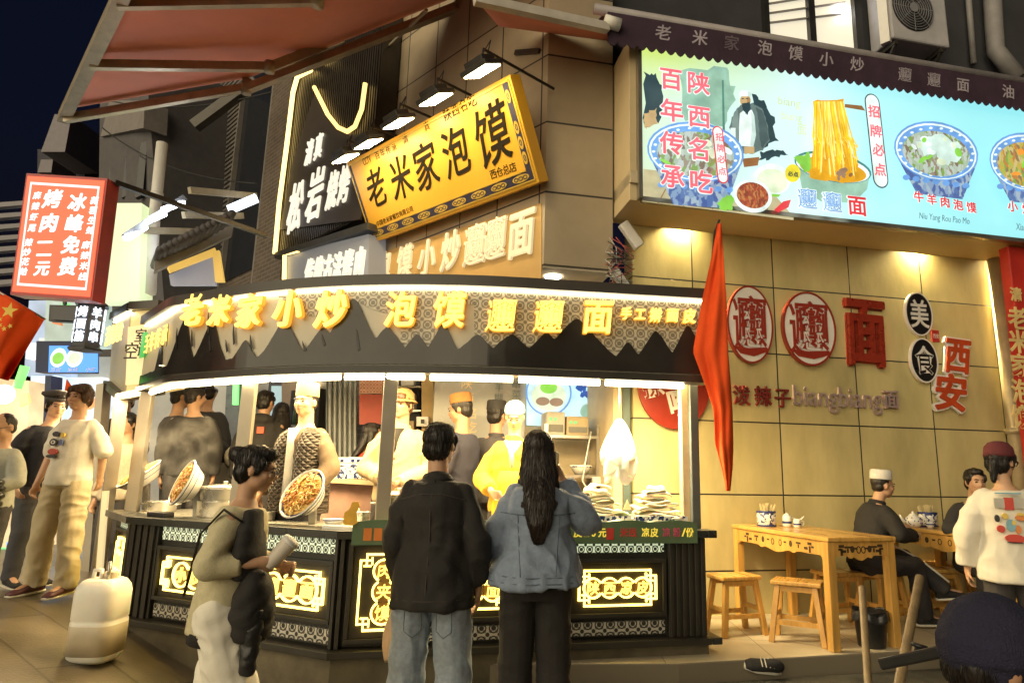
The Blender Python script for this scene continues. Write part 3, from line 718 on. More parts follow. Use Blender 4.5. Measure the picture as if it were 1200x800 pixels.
def sp(px, py=380):
    """canopy arc length whose point shows at this pixel column"""
    best = min((abs(((lambda q: CX+FOC*(q-CAMP).dot(RG)/(q-CAMP).dot(FW))(cpt(CT*i/1200)[0]+Zv*2.5))-px), CT*i/1200) for i in range(1201)); return best[1]
def lat_low(s):
    a, b = sp(330), sp(470)
    if s < a: return 2.80
    if s < b: return 2.72-.10*abs(math.sin((s-a)*5))
    if sp(510) < s < sp(555): return 2.70
    return 2.40
csheet('lattice', m_flatt, sp(322), CT-.03, lat_low, ZK1-.035, .001, .006, n=200, parent=fas)
peaks = [(190, 397, 10), (215, 372, 16), (248, 374, 18), (290, 398, 14), (334, 374, 20), (380, 384, 18), (412, 350, 24), (455, 383, 18), (490, 392, 14), (520, 378, 13), (560, 393, 20), (600, 392, 22), (640, 390, 20), (676, 374, 30), (735, 402, 14), (768, 388, 18), (806, 381, 16)]
def zpx(s, py):
    f = cfr(s); q = f.p(0, 0, 0)
    d = (q-CAMP); lo, hi = 2.0, 3.2
    for _ in range(24):
        mid = (lo+hi)/2; P = Vector((q.x, q.y, mid))-CAMP; yy = CY-FOC*P.dot(UPV)/P.dot(FW)
        if yy > py: lo = mid
        else: hi = mid
    return lo
PK = [(sp(px), zpx(sp(px), py), wd*.0078) for px, py, wd in peaks]
def mz(s):
    h = 2.33
    for c, z, wd in PK:
        x = abs(s-c)/wd; h = max(h, 2.26+(z-2.26)*(math.exp(-(x*.95)**1.5)))
    return min(h+.010*noise.noise(Vector((s*9, 0, 3)))+.006*noise.noise(Vector((s*31, 0, 3))), ZK1-.05)
m_mt = mat('mountain_black', (.042, .038, .034), rough=.18, metal=.3, var=.3, scale=2)
csheet('mountain_silhouette', m_mt, .02, CT-.02, ZK0+.01, mz, .008, .016, n=420, parent=fas)
csheet('cap_rail', mat('cap_dark', (.05, .042, .035), rough=.4), 0, CT, ZK1-.004, ZK1+.075, -.12, .07)
csheet('bottom_rail', m_body, 0, CT, ZK0-.055, ZK0-.001, -.12, .03)
led = emi('led_warm', (1, .86, .56), 6)
csheet('led_strip', led, .0, CT, ZK1-.020, ZK1-.008, .014, .03)
# short ink strokes on the mountains
ink = mat('ink_black', (.012, .011, .01), rough=.4)
for px, py, ln in ((197, 392, 34), (208, 396, 30), (226, 396, 24), (243, 378, 30), (248, 402, 22), (275, 392, 26), (268, 405, 16), (296, 400, 18), (420, 398, 26), (358, 405, 12), (380, 398, 14)):
    s = sp(px); f = cfr(s); z = zpx(s, py); h = ln*.0058
    mb = MB(); mb.m(ink).prism(f, [(-.008, z+h/2), (.004, z+h/2-.02), (.035, z-h/2), (.018, z-h/2-.012), (-.004, z)], .017, .020); mb.build('ink_stroke', None, fas)
# gold channel letters
m_gold = emi('gold_letter', (1, .74, .16), .98, (.8, .5, .1)); m_glow_side = emi('gold_halo', (1, .46, .04), .55)
mb = MB(); 
def canopy_char(ch, px, py, hpx, wpx=None):
    s = sp(px); f = cfr(s); z = zpx(s, py); dd = (f.p(0, z)-CAMP).dot(FW); h = hpx*.90*dd/FOC; wd_ = (wpx or hpx*.76)*dd/FOC/ max(abs(f.u.dot(RG)), .3)
    put(mb.m(m_gold), ch, f, 0, z, wd_, h, .05, .075, .006 if ch != BIANG else .0, .12, .03, bold=.008 if ch != BIANG else .0)
    put(mb.m(m_glow_side), ch, f, 0, z, wd_, h, .020, .047, .006 if ch != BIANG else .0, .12, .03, bold=.030 if ch != BIANG else .012, nb=8)
for ch, px, py, h in (('老', 229, 365, 44), ('米', 261, 365, 42), ('家', 296, 366, 46), ('小', 341, 363, 50), ('炒', 391, 363, 52), ('泡', 471, 364, 48), ('馍', 527, 364, 50), (BIANG, 587, 371, 46), (BIANG, 642, 372, 46), ('面', 699, 372, 48), ('手', 732, 369, 17), ('工', 748, 370, 17), ('擀', 766, 371, 19), ('面', 786, 371, 19), ('皮', 806, 372, 20)): canopy_char(ch, px, py, h)
L1_ = (CP[1]-CP[0]).length
for i_, ch in enumerate('百年传承'):
    f = cfr(L1_*(.16+.235*i_)); z = 2.62
    put(mb.m(m_gold), ch, f, 0, z, L1_*.20, .20, .022, .030)
mb.build('lettering', None, fas)
# canopy roof, underside lights
mb = MB(); pts = [cfr(CT*i/60).p(0, 0, -.10) for i in range(61)]
back = [FB.p(LB, 0, -1.25), FB.p(.2, 0, -1.3), FC.p(0, 0, -1.3)+Vector((.3, .3, 0))]
mb.prism(PLAN, [(q.x, q.y) for q in pts+back], ZK1-.03, ZK1+.02); mb.build('canopy_roof', mat('roof_dark', (.06, .055, .05), rough=.6), stall)
mb = MB(); n_t = 8; tube_m = emi('tube_warm', (1, .84, .50), 8)
for i in range(n_t):
    s0, s1 = .25+(CT-.4)*i/n_t, .25+(CT-.4)*(i+.93)/n_t; mb = MB()
    mb.tube([cfr(s0+(s1-s0)*k/6).p(0, ZK0-.075, -.05) for k in range(7)], .022, 8); mb.build('light_tube', tube_m, stall)
def area(name, P, size, sizey, power, col, parent, aim=(0, 0, -1), spread=180):
    L = bpy.data.lights.new(name, 'AREA'); L.shape = 'RECTANGLE'; L.size = size; L.size_y = sizey; L.energy = power; L.color = col; L.spread = R(spread)
    o = bpy.data.objects.new(name, L); COL.objects.link(o); o.parent = parent
    M = Vector(aim).to_track_quat('-Z', 'Y').to_matrix().to_4x4(); M.translation = Vector(P)
    o.matrix_local = WM[parent.name].inverted() @ M; return o
WARM = (1, .74, .36)
for s in (.9, 2.1, 3.2, 4.3, 5.2):
    f = cfr(min(s, CT-.2)); area('canopy_lamp', f.p(0, ZK0+.12, -.5), 1.0, .5, 46, WARM, stall)
P = FB.at(735, 500, -.16); area('tray_lamp', Vector((P.x, P.y, ZK0-.12)), .3, .15, 26, (1, .82, .48), stall)
# green end card
mb = MB(); f = cfr(.05); mb.fbox(f, -.05, .06, 2.5, 2.74, .02, .04); mb.build('green_card', emi('card_green_glow', (.1, .55, .12), .5), stall)  # plain card, its brightness put in as emission
# =================================================================== signs
# ------------------------------------------------------------------ lit menu board
LBF = Frame(W.p(0, 0, .66), W.u, W.n)
menu = thing('menu_board', 'long backlit menu board with noodle bowls and red lettering', 'sign', tuple(W.p(aKR, 0, .3)))
xL, zL0 = LBF.uv(753, 240); _, zT = LBF.uv(753, 52); zB = 3.98; zT = 5.56; xR = LBF.uv(1290, 290)[0]
mb = MB(); mb.fbox(W, aKR+.02, xR, zB-.02, zT+.06, .01, .60); cab = mb.build('cabinet', mat('cabinet_cream', (.60, .48, .28), rough=.5, var=.06), menu, bevel=.004)
mb = MB(); t = .035
mb.fbox(LBF, xL-t, xL, zB-.02, zT+.06, -.058, .015); mb.fbox(LBF, xL, xR, zB-.045, zB-.004, -.058, .015); mb.build('board_frame', mat('alloy_trim', (.30, .27, .22), rough=.35, metal=.7), menu)
def print_mat():
    m = bpy.data.materials.new('board_print'); m.use_nodes = True; n, l = nodes_of(m); b = n['Principled BSDF']
    uv = n.new('ShaderNodeUVMap'); sx = n.new('ShaderNodeSeparateXYZ'); l.new(uv.outputs[0], sx.inputs[0])
    mr = n.new('ShaderNodeMapRange'); mr.inputs['From Min'].default_value = xL; mr.inputs['From Max'].default_value = xL+4.2; l.new(sx.outputs['X'], mr.inputs[0])
    nz = n.new('ShaderNodeTexNoise'); nz.inputs['Scale'].default_value = 1.3; l.new(uv.outputs[0], nz.inputs['Vector'])
    ad = n.new('ShaderNodeMath'); ad.operation = 'MULTIPLY_ADD'; ad.inputs[1].default_value = .12; l.new(nz.outputs['Fac'], ad.inputs[0]); l.new(mr.outputs[0], ad.inputs[2])
    rp = n.new('ShaderNodeValToRGB'); el = rp.color_ramp.elements
    el[0].position = .06; el[0].color = (.62, .80, .55, 1); el[1].position = .95; el[1].color = (.30, .80, .84, 1)
    e = el.new(.28); e.color = (.60, .85, .80, 1); e = el.new(.45); e.color = (.66, .93, .93, 1); e = el.new(.65); e.color = (.42, .88, .90, 1)
    l.new(ad.outputs[0], rp.inputs[0])
    my = n.new('ShaderNodeMapRange'); my.inputs['From Min'].default_value = zB+1.0; my.inputs['From Max'].default_value = zT; l.new(sx.outputs['Y'], my.inputs[0])
    mi = n.new('ShaderNodeMath'); mi.operation = 'LESS_THAN'; mi.inputs[1].default_value = 10; l.new(sx.outputs['X'], mi.inputs[0])
    inv = n.new('ShaderNodeMapRange'); inv.inputs['From Min'].default_value = xL+1.7; inv.inputs['From Max'].default_value = xL+.2; l.new(sx.outputs['X'], inv.inputs[0])
    mm = n.new('ShaderNodeMath'); mm.operation = 'MULTIPLY'; l.new(my.outputs[0], mm.inputs[0]); l.new(inv.outputs[0], mm.inputs[1])
    mx = n.new('ShaderNodeMix'); mx.data_type = 'RGBA'; mx.inputs[7].default_value = (.62, .80, .12, 1); l.new(mm.outputs[0], mx.inputs[0]); l.new(rp.outputs[0], mx.inputs[6])
    l.new(mx.outputs[2], b.inputs['Emission Color']); b.inputs['Emission Strength'].default_value = .66; b.inputs['Base Color'].default_value = (.15, .18, .18, 1); b.inputs['Roughness'].default_value = .3
    return m
mb = MB(); mb.fbox(LBF, xL+.001, xR, zB, zT+.03, -.058, .0); mb.build('backlit_panel', print_mat(), menu)
PE_ = {}
def pm(name, col, s=.72): return emi('board_'+name, col, s*.85, [c*.3 for c in col], var=.22, scale=7)
mb = MB(); lay = [0]
def L(): lay[0] += 1; return .0008+lay[0]*.0006, .0012+lay[0]*.0006
def P_(m, pix): c0, c1 = L(); mb.m(m).pprism(LBF, pix, c0, c1)
def Ee(m, px, py, rx, ry, rot=0.0):
    """ellipse given in photograph pixels, drawn on the board's own plane"""
    c0, c1 = L(); pts = []
    for i in range(28):
        t = 2*math.pi*i/28; x, y = rx*math.cos(t), ry*math.sin(t); pts.append((px+x*math.cos(rot)-y*math.sin(rot), py+x*math.sin(rot)+y*math.cos(rot)))
    mb.m(m).pprism(LBF, pts, c0, c1)
ink_, grn, blu, dblu, wht, noo, noo2, redp = pm('ink', (.03, .06, .07)), pm('greenmist', (.10, .26, .20)), pm('blue', (.16, .36, .75)), pm('deepblue', (.03, .10, .38)), pm('white', (.80, .95, .92)), pm('noodle', (.95, .66, .04)), pm('noodle_dark', (.72, .36, .02)), pm('red', (.72, .05, .06))
leaf_, brown, wood_, chil, skin_, gry = pm('leaf', (.25, .62, .08)), pm('brown', (.30, .14, .05)), pm('table', (.50, .45, .26)), pm('chilli', (.62, .10, .04)), pm('paintskin', (.55, .38, .18)), pm('greycloth', (.13, .19, .18))
mist = pm('mist', (.30, .52, .40))
def ragged(pts, amp=3, n=5, seed=1):
    rnd = random.Random(seed); out = []
    for i in range(len(pts)):
        a, b = pts[i], pts[(i+1) % len(pts)]
        for k in range(n): t = k/n; out.append((a[0]+(b[0]-a[0])*t+rnd.uniform(-amp, amp), a[1]+(b[1]-a[1])*t+rnd.uniform(-amp, amp)))
    return out
P_(mist, ragged([(795, 82), (850, 80), (862, 110), (850, 150), (800, 140)], 3))
P_(ink_, ragged([(754, 86), (768, 88), (778, 108), (776, 140), (754, 148)], 3, seed=2))
P_(skin_, ragged([(754, 132), (768, 128), (772, 146), (756, 150)], 2, seed=5))
P_(wood_, [(754, 198), (770, 200), (860, 232), (905, 225), (930, 254), (930, 258), (753, 236)])
for x in (770, 800, 834, 866, 896): P_(brown, [(x, 237-(x-753)*-.10), (x+1.5, 237+(x-753)*.10), (x+14, 216), (x+12.5, 216)])
P_(grn, [(846, 94), (848, 94), (850, 170), (847, 170)])
# cook in the painting: plain figure with apron
P_(ink_, ragged([(882, 112), (898, 120), (905, 140), (912, 166), (890, 176), (880, 150)], 3, seed=7))
P_(gry, ragged([(862, 130), (868, 123), (882, 121), (893, 127), (899, 145), (902, 164), (894, 176), (880, 181), (864, 178), (858, 168), (855, 150), (857, 138)], .7, seed=8))
P_(pm('cloth_shade', (.07, .11, .11)), ragged([(886, 126), (893, 130), (899, 148), (901, 163), (893, 174), (890, 160), (889, 142)], .6, seed=18)); P_(pm('cloth_light', (.22, .30, .28)), ragged([(860, 134), (865, 128), (866, 146), (864, 168), (859, 164), (857, 150)], .6, seed=19))
P_(wht, [(867, 133), (872, 129), (881, 129), (884, 136), (886, 158), (883, 172), (866, 171), (866, 150)]); P_(pm('apron_shade', (.55, .72, .68)), [(880, 130), (884, 136), (886, 158), (883, 172), (879, 171), (881, 150)])
Ee(skin_, 873.5, 118, 6.2, 7.6); P_(pm('paintskin_dark', (.36, .22, .10)), [(876, 113), (879.5, 116), (879, 123), (875, 122)]); P_(ink_, ragged([(869, 121), (879, 120), (879.5, 128), (876, 135), (871, 130)], .5, seed=20)); P_(ink_, [(869, 115.5), (872, 115), (872, 116), (869, 116.5)]); P_(ink_, [(874, 115.2), (877, 115), (877, 116), (874, 116.2)])
P_(wht, [(867, 113), (866.5, 109), (869, 106.5), (878, 106.5), (880.5, 109), (880, 113)]); P_(pm('apron_shade', (.55, .72, .68)), [(876, 106.5), (880.5, 109), (880, 113), (876, 113)])
P_(skin_, [(872, 172), (884, 172), (884, 180), (872, 180)]); P_(wht, [(856, 150), (862, 150), (862, 168), (856, 168)])
P_(ink_, ragged([(892, 178), (912, 176), (924, 180), (905, 186), (890, 188)], 2, seed=9)); P_(brown, [(870, 186), (890, 184), (888, 194), (872, 196)])
def bowl(px, py, rx, ry, dep, rot=.16, fills=(), pat=True):
    P_(glz_f if pat else mist, [(px-rx*.97, py+2), (px+rx*.97, py+rx*2*rot*.5+2), (px+rx*.62, py+dep+rx*rot*.6), (px-rx*.45, py+dep)])
    if pat:
        for i in range(7): t = i/6; Ee(blu, px-rx*.7+t*rx*1.4, py+dep*.62+t*rx*rot*.9, 4.2, 3.2)
    Ee(blu, px, py, rx, ry, rot); Ee(wht, px, py+.5, rx*.96, ry*.94, rot); Ee(blu, px, py+1, rx*.92, ry*.89, rot)
    for i in range(22):
        t = 2*math.pi*i/22; Ee(wht, px+rx*.86*math.cos(t), py+1+ry*.82*math.sin(t)+rx*rot*.8*math.cos(t)*.25, 2.0, 1.4)
    Ee(fills[0], px, py+3, rx*.80, ry*.76, rot)
rnd = random.Random(3)
def scatter(cols, px, py, rx, ry, n, sz=(3, 8)):
    for i in range(n):
        r_, t = math.sqrt(rnd.random()), rnd.uniform(0, 6.28); m_ = rnd.choice(cols); Ee(m_, px+rx*r_*math.cos(t), py+ry*r_*math.sin(t), rnd.uniform(*sz), rnd.uniform(1.5, 4), rnd.uniform(0, 3))
cream_p, meat = pm('cream', (.72, .86, .62)), pm('meat', (.34, .22, .14))
def food_mat(name, cols, sc=34, s=.75, warp=.5):
    m = bpy.data.materials.new(name); m.use_nodes = True; n, l = nodes_of(m); b = n['Principled BSDF']; uv = n.new('ShaderNodeUVMap')
    nz = n.new('ShaderNodeTexNoise'); nz.inputs['Scale'].default_value = 9; nz.inputs['Detail'].default_value = 3; l.new(uv.outputs[0], nz.inputs['Vector'])
    ad = n.new('ShaderNodeMix'); ad.data_type = 'RGBA'; ad.blend_type = 'ADD'; ad.inputs[0].default_value = warp*.2; l.new(uv.outputs[0], ad.inputs[6]); l.new(nz.outputs['Color'], ad.inputs[7])
    mp = n.new('ShaderNodeMapping'); mp.inputs['Scale'].default_value = (1, .45, 1); mp.inputs['Rotation'].default_value = (0, 0, .6); l.new(ad.outputs[2], mp.inputs[0])
    vo = n.new('ShaderNodeTexVoronoi'); vo.inputs['Scale'].default_value = sc; l.new(mp.outputs[0], vo.inputs['Vector'])
    sp_ = n.new('ShaderNodeSeparateColor'); l.new(vo.outputs['Color'], sp_.inputs[0])
    rp = n.new('ShaderNodeValToRGB'); rp.color_ramp.interpolation = 'CONSTANT'; el = rp.color_ramp.elements
    el[0].color = (*cols[0], 1); el[1].color = (*cols[1], 1); el[1].position = 1/len(cols)
    for i in range(2, len(cols)): e = el.new(i/len(cols)); e.color = (*cols[i], 1)
    l.new(sp_.outputs[0], rp.inputs[0])
    mr = n.new('ShaderNodeMapRange'); mr.inputs['From Max'].default_value = .035; mr.inputs['To Min'].default_value = s*1.15; mr.inputs['To Max'].default_value = s*.55; l.new(vo.outputs['Distance'], mr.inputs[0])
    l.new(rp.outputs[0], b.inputs['Emission Color']); l.new(mr.outputs[0], b.inputs['Emission Strength']); b.inputs['Base Color'].default_value = (.1, .1, .1, 1); return m
soup_f = food_mat('print_soup', [(.55, .75, .5), (.75, .9, .8), (.3, .22, .15), (.62, .8, .62), (.3, .55, .1), (.8, .9, .85), (.45, .36, .25)])
stir_f = food_mat('print_stirfry', [(.85, .6, .08), (.3, .55, .08), (.8, .3, .05), (.9, .75, .3), (.4, .25, .12), (.6, .7, .1)])
chil_f = food_mat('print_chilli', [(.5, .06, .02), (.75, .12, .03), (.35, .04, .01), (.8, .3, .08)], 60)
glz_f = food_mat('print_glaze', [(.06, .16, .55), (.35, .55, .85), (.10, .25, .65), (.55, .75, .9)], 30, .7)
# big bowl behind the red writing
bowl(815, 178, 57, 35, 62, .12, (soup_f,)); scatter([leaf_, cream_p, wht], 815, 182, 42, 24, 12)
P_(leaf_, ragged([(840, 238), (852, 228), (862, 232), (858, 246), (844, 246)], 1.5, seed=11))
Ee(wht, 905, 210, 22, 18, .2); Ee(cream_p, 905, 212, 18, 14, .2); P_(leaf_, [(890, 226), (915, 228), (912, 231), (892, 229)])
Ee(wht, 882, 230, 23, 19, .3); Ee(chil_f, 882, 229, 19, 15, .3); P_(redp, [(907, 246), (918, 236), (927, 234), (924, 243), (912, 249)])
# noodle bowl
P_(mist, [(932, 182), (1019, 206), (1016, 222), (1000, 238), (962, 236), (940, 222)])
Ee(pm('teal', (.08, .25, .25)), 976, 196, 46, 17, .2); Ee(wht, 976, 197, 44, 15, .2); Ee(noo2, 976, 199, 40, 13, .2); P_(leaf_, ragged([(931, 186), (948, 178), (956, 194), (944, 204)], 2, seed=4))
P_(noo2, ragged([(952, 118), (988, 116), (990, 140), (994, 172), (1004, 190), (1010, 210), (985, 214), (948, 208), (952, 186), (956, 150)], 1.5, 6, 6))
for i in range(70):
    a_, w_ = rnd.uniform(0, 1), rnd.uniform(.5, 1.5); x0_, x1_ = 953+a_*35, 952+a_*54; xm = (x0_+x1_)/2+rnd.uniform(-4, 4); y1_ = rnd.uniform(165, 211)
    P_(rnd.choice([pm('noodle_light', (1, .82, .25)), pm('noodle_mid', (.85, .52, .03)), noo, noo]), [(x0_, 119), (x0_+w_, 119), (xm+w_, 160), (x1_+w_*1.3, y1_), (x1_, y1_), (xm, 160)])
scatter([brown, noo2, meat], 990, 204, 14, 6, 12, (2, 4)); P_(brown, [(990, 122), (1010, 124), (1014, 130), (990, 126)])
# pancake soup bowl and the cut-off one
bowl(1097, 177, 50, 34, 50, .22, (soup_f,)); P_(pm('sheet', (.62, .82, .75)), ragged([(1075, 168), (1098, 156), (1124, 168), (1128, 186), (1110, 192), (1096, 180), (1082, 184)], 2.5, 4, 31)); scatter([wht, leaf_, cream_p], 1097, 176, 30, 16, 14, (2, 6))
bowl(1204, 190, 45, 34, 46, .22, (stir_f,)); scatter([leaf_, pm('carrot', (.85, .32, .05))], 1204, 193, 32, 24, 10)
Ee(pm('stamp', (.9, .78, .05)), 929, 203, 9, 10.5); 
for px, py in ((934, 110), (958, 112)): pass
mb.build('printed_picture', None, menu)
# lettering of the board: white backing, then colour
mb = MB(); cB = .0008+lay[0]*.0006+.0008
def two(ch, px, py, h, m1=wht, m2=redp, bw=.055, br=.022, ww=None):
    a, b = LBF.uv(px, py, cB); hh = h*.0069
    put(mb.m(m1), ch, LBF, a, b, (ww or h)*.0069*1.0, hh, cB, cB+.002, 0, bold=bw, nb=10); put(mb.m(m2), ch, LBF, a, b, (ww or h)*.0069, hh, cB+.0065, cB+.008, 0, bold=br if ch != BIANG else 0)
pinkred = pm('pinkred', (.86, .12, .15), 1.1)
for ch, px, py in (('百', 786, 93), ('年', 787, 130), ('传', 787, 168), ('承', 788, 207), ('陕', 818, 98), ('西', 819, 137), ('名', 819, 175), ('吃', 821, 213)): two(ch, px, py, 34, wht, pinkred)
def pill(px0, py0, px1, py1, rw, n):
    a0, b0 = LBF.uv(px0, py0, cB); a1, b1 = LBF.uv(px1, py1, cB)
    for m_, r_, c in ((redp if n else ink_, rw, cB), (wht, rw-.012, cB+.0015)):
        pts = [(a0+r_*math.cos(t), b0+r_*math.sin(t)*1.1) for t in [math.pi*i/10 for i in range(11)]]+[(a1+r_*math.cos(t), b1+r_*math.sin(t)*1.1) for t in [math.pi+math.pi*i/10 for i in range(11)]]
        mb.m(m_).prism(LBF, pts, c, c+.001)
pill(841, 155, 847, 208, .055, 1); pill(1022, 120, 1032, 210, .085, 0)
def red1(ch, px, py, h, m_=pinkred, o=.010): a, b = LBF.uv(px, py, cB); put(mb.m(m_), ch, LBF, a, b, h*.0069, h*.0069, cB+.004, cB+.006, 0, bold=.02)
for ch, px, py in (('招', 843, 161), ('牌', 844, 174), ('必', 845, 187), ('点', 846, 201)): red1(ch, px, py, 12)
for ch, px, py in (('招', 1024, 131), ('牌', 1026, 154), ('必', 1029, 176), ('点', 1031, 199)): red1(ch, px, py, 20)
red1('必点', 926, 204, 8, ink_, .01)
two(BIANG, 946, 233, 30, wht, blu); two(BIANG, 975, 237, 30, wht, blu); two('面', 1004, 241, 31, wht, redp)
for i, ch in enumerate('牛羊肉泡馍'): two(ch, 1076+i*15.4, 231+i*3.1, 17)
two('小', 1186, 242, 18); two('炒', 1203, 245, 18)
a, b = LBF.uv(1107, 257, cB); sl_ = Frame(LBF.O, (LBF.u+Vector((0, 0, -.02))), LBF.n)
put(mb.m(pm('grey_text', (.12, .25, .30))), 'Niu Yang Rou Pao Mo', LBF, a, b, .58, .085, cB, cB+.002, 0, .15, bbox=True)
a, b = LBF.uv(1205, 267, cB); put(mb, 'Xiao Chao', LBF, a, b, .30, .075, cB, cB+.002, 0, .15, bbox=True)
fy = pm('faint_yellow', (.70, .82, .45))
for s_, px, py, wd in (('biang', 925, 121, .24), ('biang', 928, 138, .22), ('面', 940, 152, .1)):
    a, b = LBF.uv(px, py, cB); put(mb.m(fy), s_, LBF, a, b, wd, .11, cB-.002, cB-.001, 0, .1, bbox=True)
mb.build('lettering', None, menu)
# ------------------------------------------------------------------ dark scalloped valance above it
VF = Frame(W.p(0, 0, .76), W.u, W.n)
val = thing('awning_valance', 'dark purple scalloped valance with pale shop lettering above the menu board', 'awning', tuple(VF.p(xL, 5.5, 0)))
v0, zv1 = VF.uv(712, 12); _, zv0 = VF.uv(712, 50)
zv1, zv0 = VF.uv(712, 14)[1], VF.uv(712, 48)[1]
nS = 60; vR = xR+.2; pts = [(v0, zv1), (vR, zv1)]
for i in range(nS*4+1):
    t = i/(nS*4); pts.append((vR+(v0-vR)*t, zv0-.045*abs(math.sin(t*nS*math.pi))))
m_val = mat('valance_purple', (.042, .020, .040), rough=.8, var=.3, scale=6, bump=.3, bscale=25)
mb = MB(); mb.prism(VF, pts, -.006, .006); mb.build('cloth', m_val, val)
mb = MB(); mb.tube([VF.p(v0-.12, zv1+.03, -.03), VF.p(vR, zv1+.03, -.03)], .05, 10); mb.build('roller_tube', mat('roller_grey', (.28, .26, .27), rough=.45), val)
mb = MB(); mb.grid(lambda s, t: VF.p(v0+(vR-v0)*s, zv1+.04+.25*t, -.05-.62*t), 20, 4, th=.006); mb.build('top_cloth', m_val, val)
mb = MB(); m_pale = mat('letter_grey', (.40, .36, .42), rough=.6)
for ch, px, py in (('老', 777, 38), ('米', 820, 44), ('家', 857, 50), ('泡', 896, 56), ('馍', 932, 62), ('小', 968, 69), ('炒', 1004, 75), (BIANG, 1060, 87), (BIANG, 1094, 93), ('面', 1128, 99), ('油', 1181, 107)):
    a, b = VF.uv(px, py+1); put(mb.m(m_pale if ch != '家' else mat('letter_worn', (.14, .11, .14))), ch, VF, a, b, .165, .17, .007, .009, .012 if ch != BIANG else 0, .12)
mb.build('lettering', None, val)
# ------------------------------------------------------------------ yellow signboard, tilted forward
QL, QR = LF.uv(436, 285, .16), LF.uv(632, 214, .16)
bl, br = LF.p(QL[0], QL[1], .16), LF.p(QR[0], QR[1], .16)
su = (br-bl).normalized(); wid = (br-bl).length
tr_dir = None
best = None
for tilt in range(5, 60, 3):
    sv = (Zv*math.cos(R(tilt))+LF.n*math.sin(R(tilt))); sv = (sv-su*sv.dot(su)).normalized()
    for h in [x*.05 for x in range(16, 60)]:
        def pr(P): q = P-CAMP; return CX+FOC*q.dot(RG)/q.dot(FW), CY-FOC*q.dot(UPV)/q.dot(FW)
        a, b = pr(bl+sv*h), pr(br+sv*h)
        e = (a[0]-413)**2+(a[1]-196)**2+(b[0]-590)**2+(b[1]-86)**2
        if best is None or e < best[0]: best = (e, tilt, h, a, b)
sv = (Zv*math.cos(R(best[1]))+LF.n*math.sin(R(best[1]))); sv = (sv-su*sv.dot(su)).normalized()
YH = best[2]; YF = Frame(bl, su, -(sv.cross(su)).normalized() if (sv.cross(su)).dot(LF.n) < 0 else sv.cross(su), sv)
ysign = thing('signboard', 'tilted golden yellow signboard with black brush lettering and a patterned border', 'sign', tuple(bl))
m_yel = mat('yellow_lacquer', (.76, .40, .03), rough=.38, var=.07, scale=1.5)
mb = MB(); mb.fbox(YF, 0, wid, 0, YH, -.14, 0); mb.build('board', m_yel, ysign, bevel=.006)
mb = MB(); bw = YH*.085; m_navy = mat('border_navy', (.035, .03, .06), rough=.4); m_gilt = mat('border_gilt', (.75, .50, .08), rough=.35, metal=.3)
mb.m(m_navy).fbox(YF, .05, wid-.05, .05, .05+bw, .001, .006); mb.fbox(YF, wid-.05-bw*.8, wid-.05, .051+bw, YH-.05, .001, .006)
mb.fbox(YF, .03, .03+bw*.45, .051+bw, YH-.05, .001, .006)
mb.m(m_gilt)
for x0, x1, y0, y1 in ((.035, wid-.035, .035, .047), (.035, wid-.035, YH-.047, YH-.035), (.06+bw*.45, wid-.06-bw*.8, .055+bw, .067+bw)): mb.fbox(YF, x0, x1, y0, y1, .001, .010)
for x0 in (.023, wid-.035): mb.fbox(YF, x0, x0+.012, .048, YH-.048, .001, .010)
nb = 9
for i in range(nb):
    a = .05+(wid-.1)*(i+.5)/nb; hw = (wid-.1)/nb*.36
    mb.ell(YF, a, .05+bw/2, hw, bw*.42, .006, .010); 
    for k in range(3): mb.m(m_navy).ring(YF, a+(k-1)*hw*.55, .05+bw/2, hw*.26, bw*.24, .008, .010, .012, 14); mb.m(m_gilt)
for i in range(5):
    b = .1+bw+(YH-.2-bw)*(i+.5)/5; hh = (YH-.2)/5*.38
    if i != 3: mb.ell(YF, wid-.05-bw*.4, b, bw*.32, hh, .006, .010); mb.m(m_navy).ring(YF, wid-.05-bw*.4, b, bw*.18, hh*.5, .008, .010, .012, 14); mb.m(m_gilt)
mb.build('border', None, ysign)
mb = MB(); m_ink = mat('brush_black', (.022, .016, .008), rough=.85, spec=.1)
for ch, px, py, h in (('老', 441, 220, .46), ('米', 470, 208, .48), ('家', 499, 195, .50), ('泡', 534, 178, .50), ('馍', 577, 158, .58)):
    a, b = YF.uv(px, py); put(mb, ch, YF, a, b, h*.88, h*1.0, .002, .006, .0, .22, .06, bold=.008)
def small(s_, p0, p1, h, f=YF):
    write(mb, s_, f, p0, p1, h, .001, .003, jit=.03)
small('百年传承', (442, 182), (462, 173), .095); a, b = YF.uv(430, 188); put(mb, 'CCTV', YF, a, b, .17, .08, .001, .003, 0, bbox=True)
small('清真', (475, 163), (500, 148), .10); small('陕西名吃', (524, 134), (553, 118), .125); small('西仓总店', (578, 204), (601, 196), .10); small('中国老米家餐饮有限公司', (443, 262), (482, 245), .07)
mb.build('lettering', m_ink, ysign)
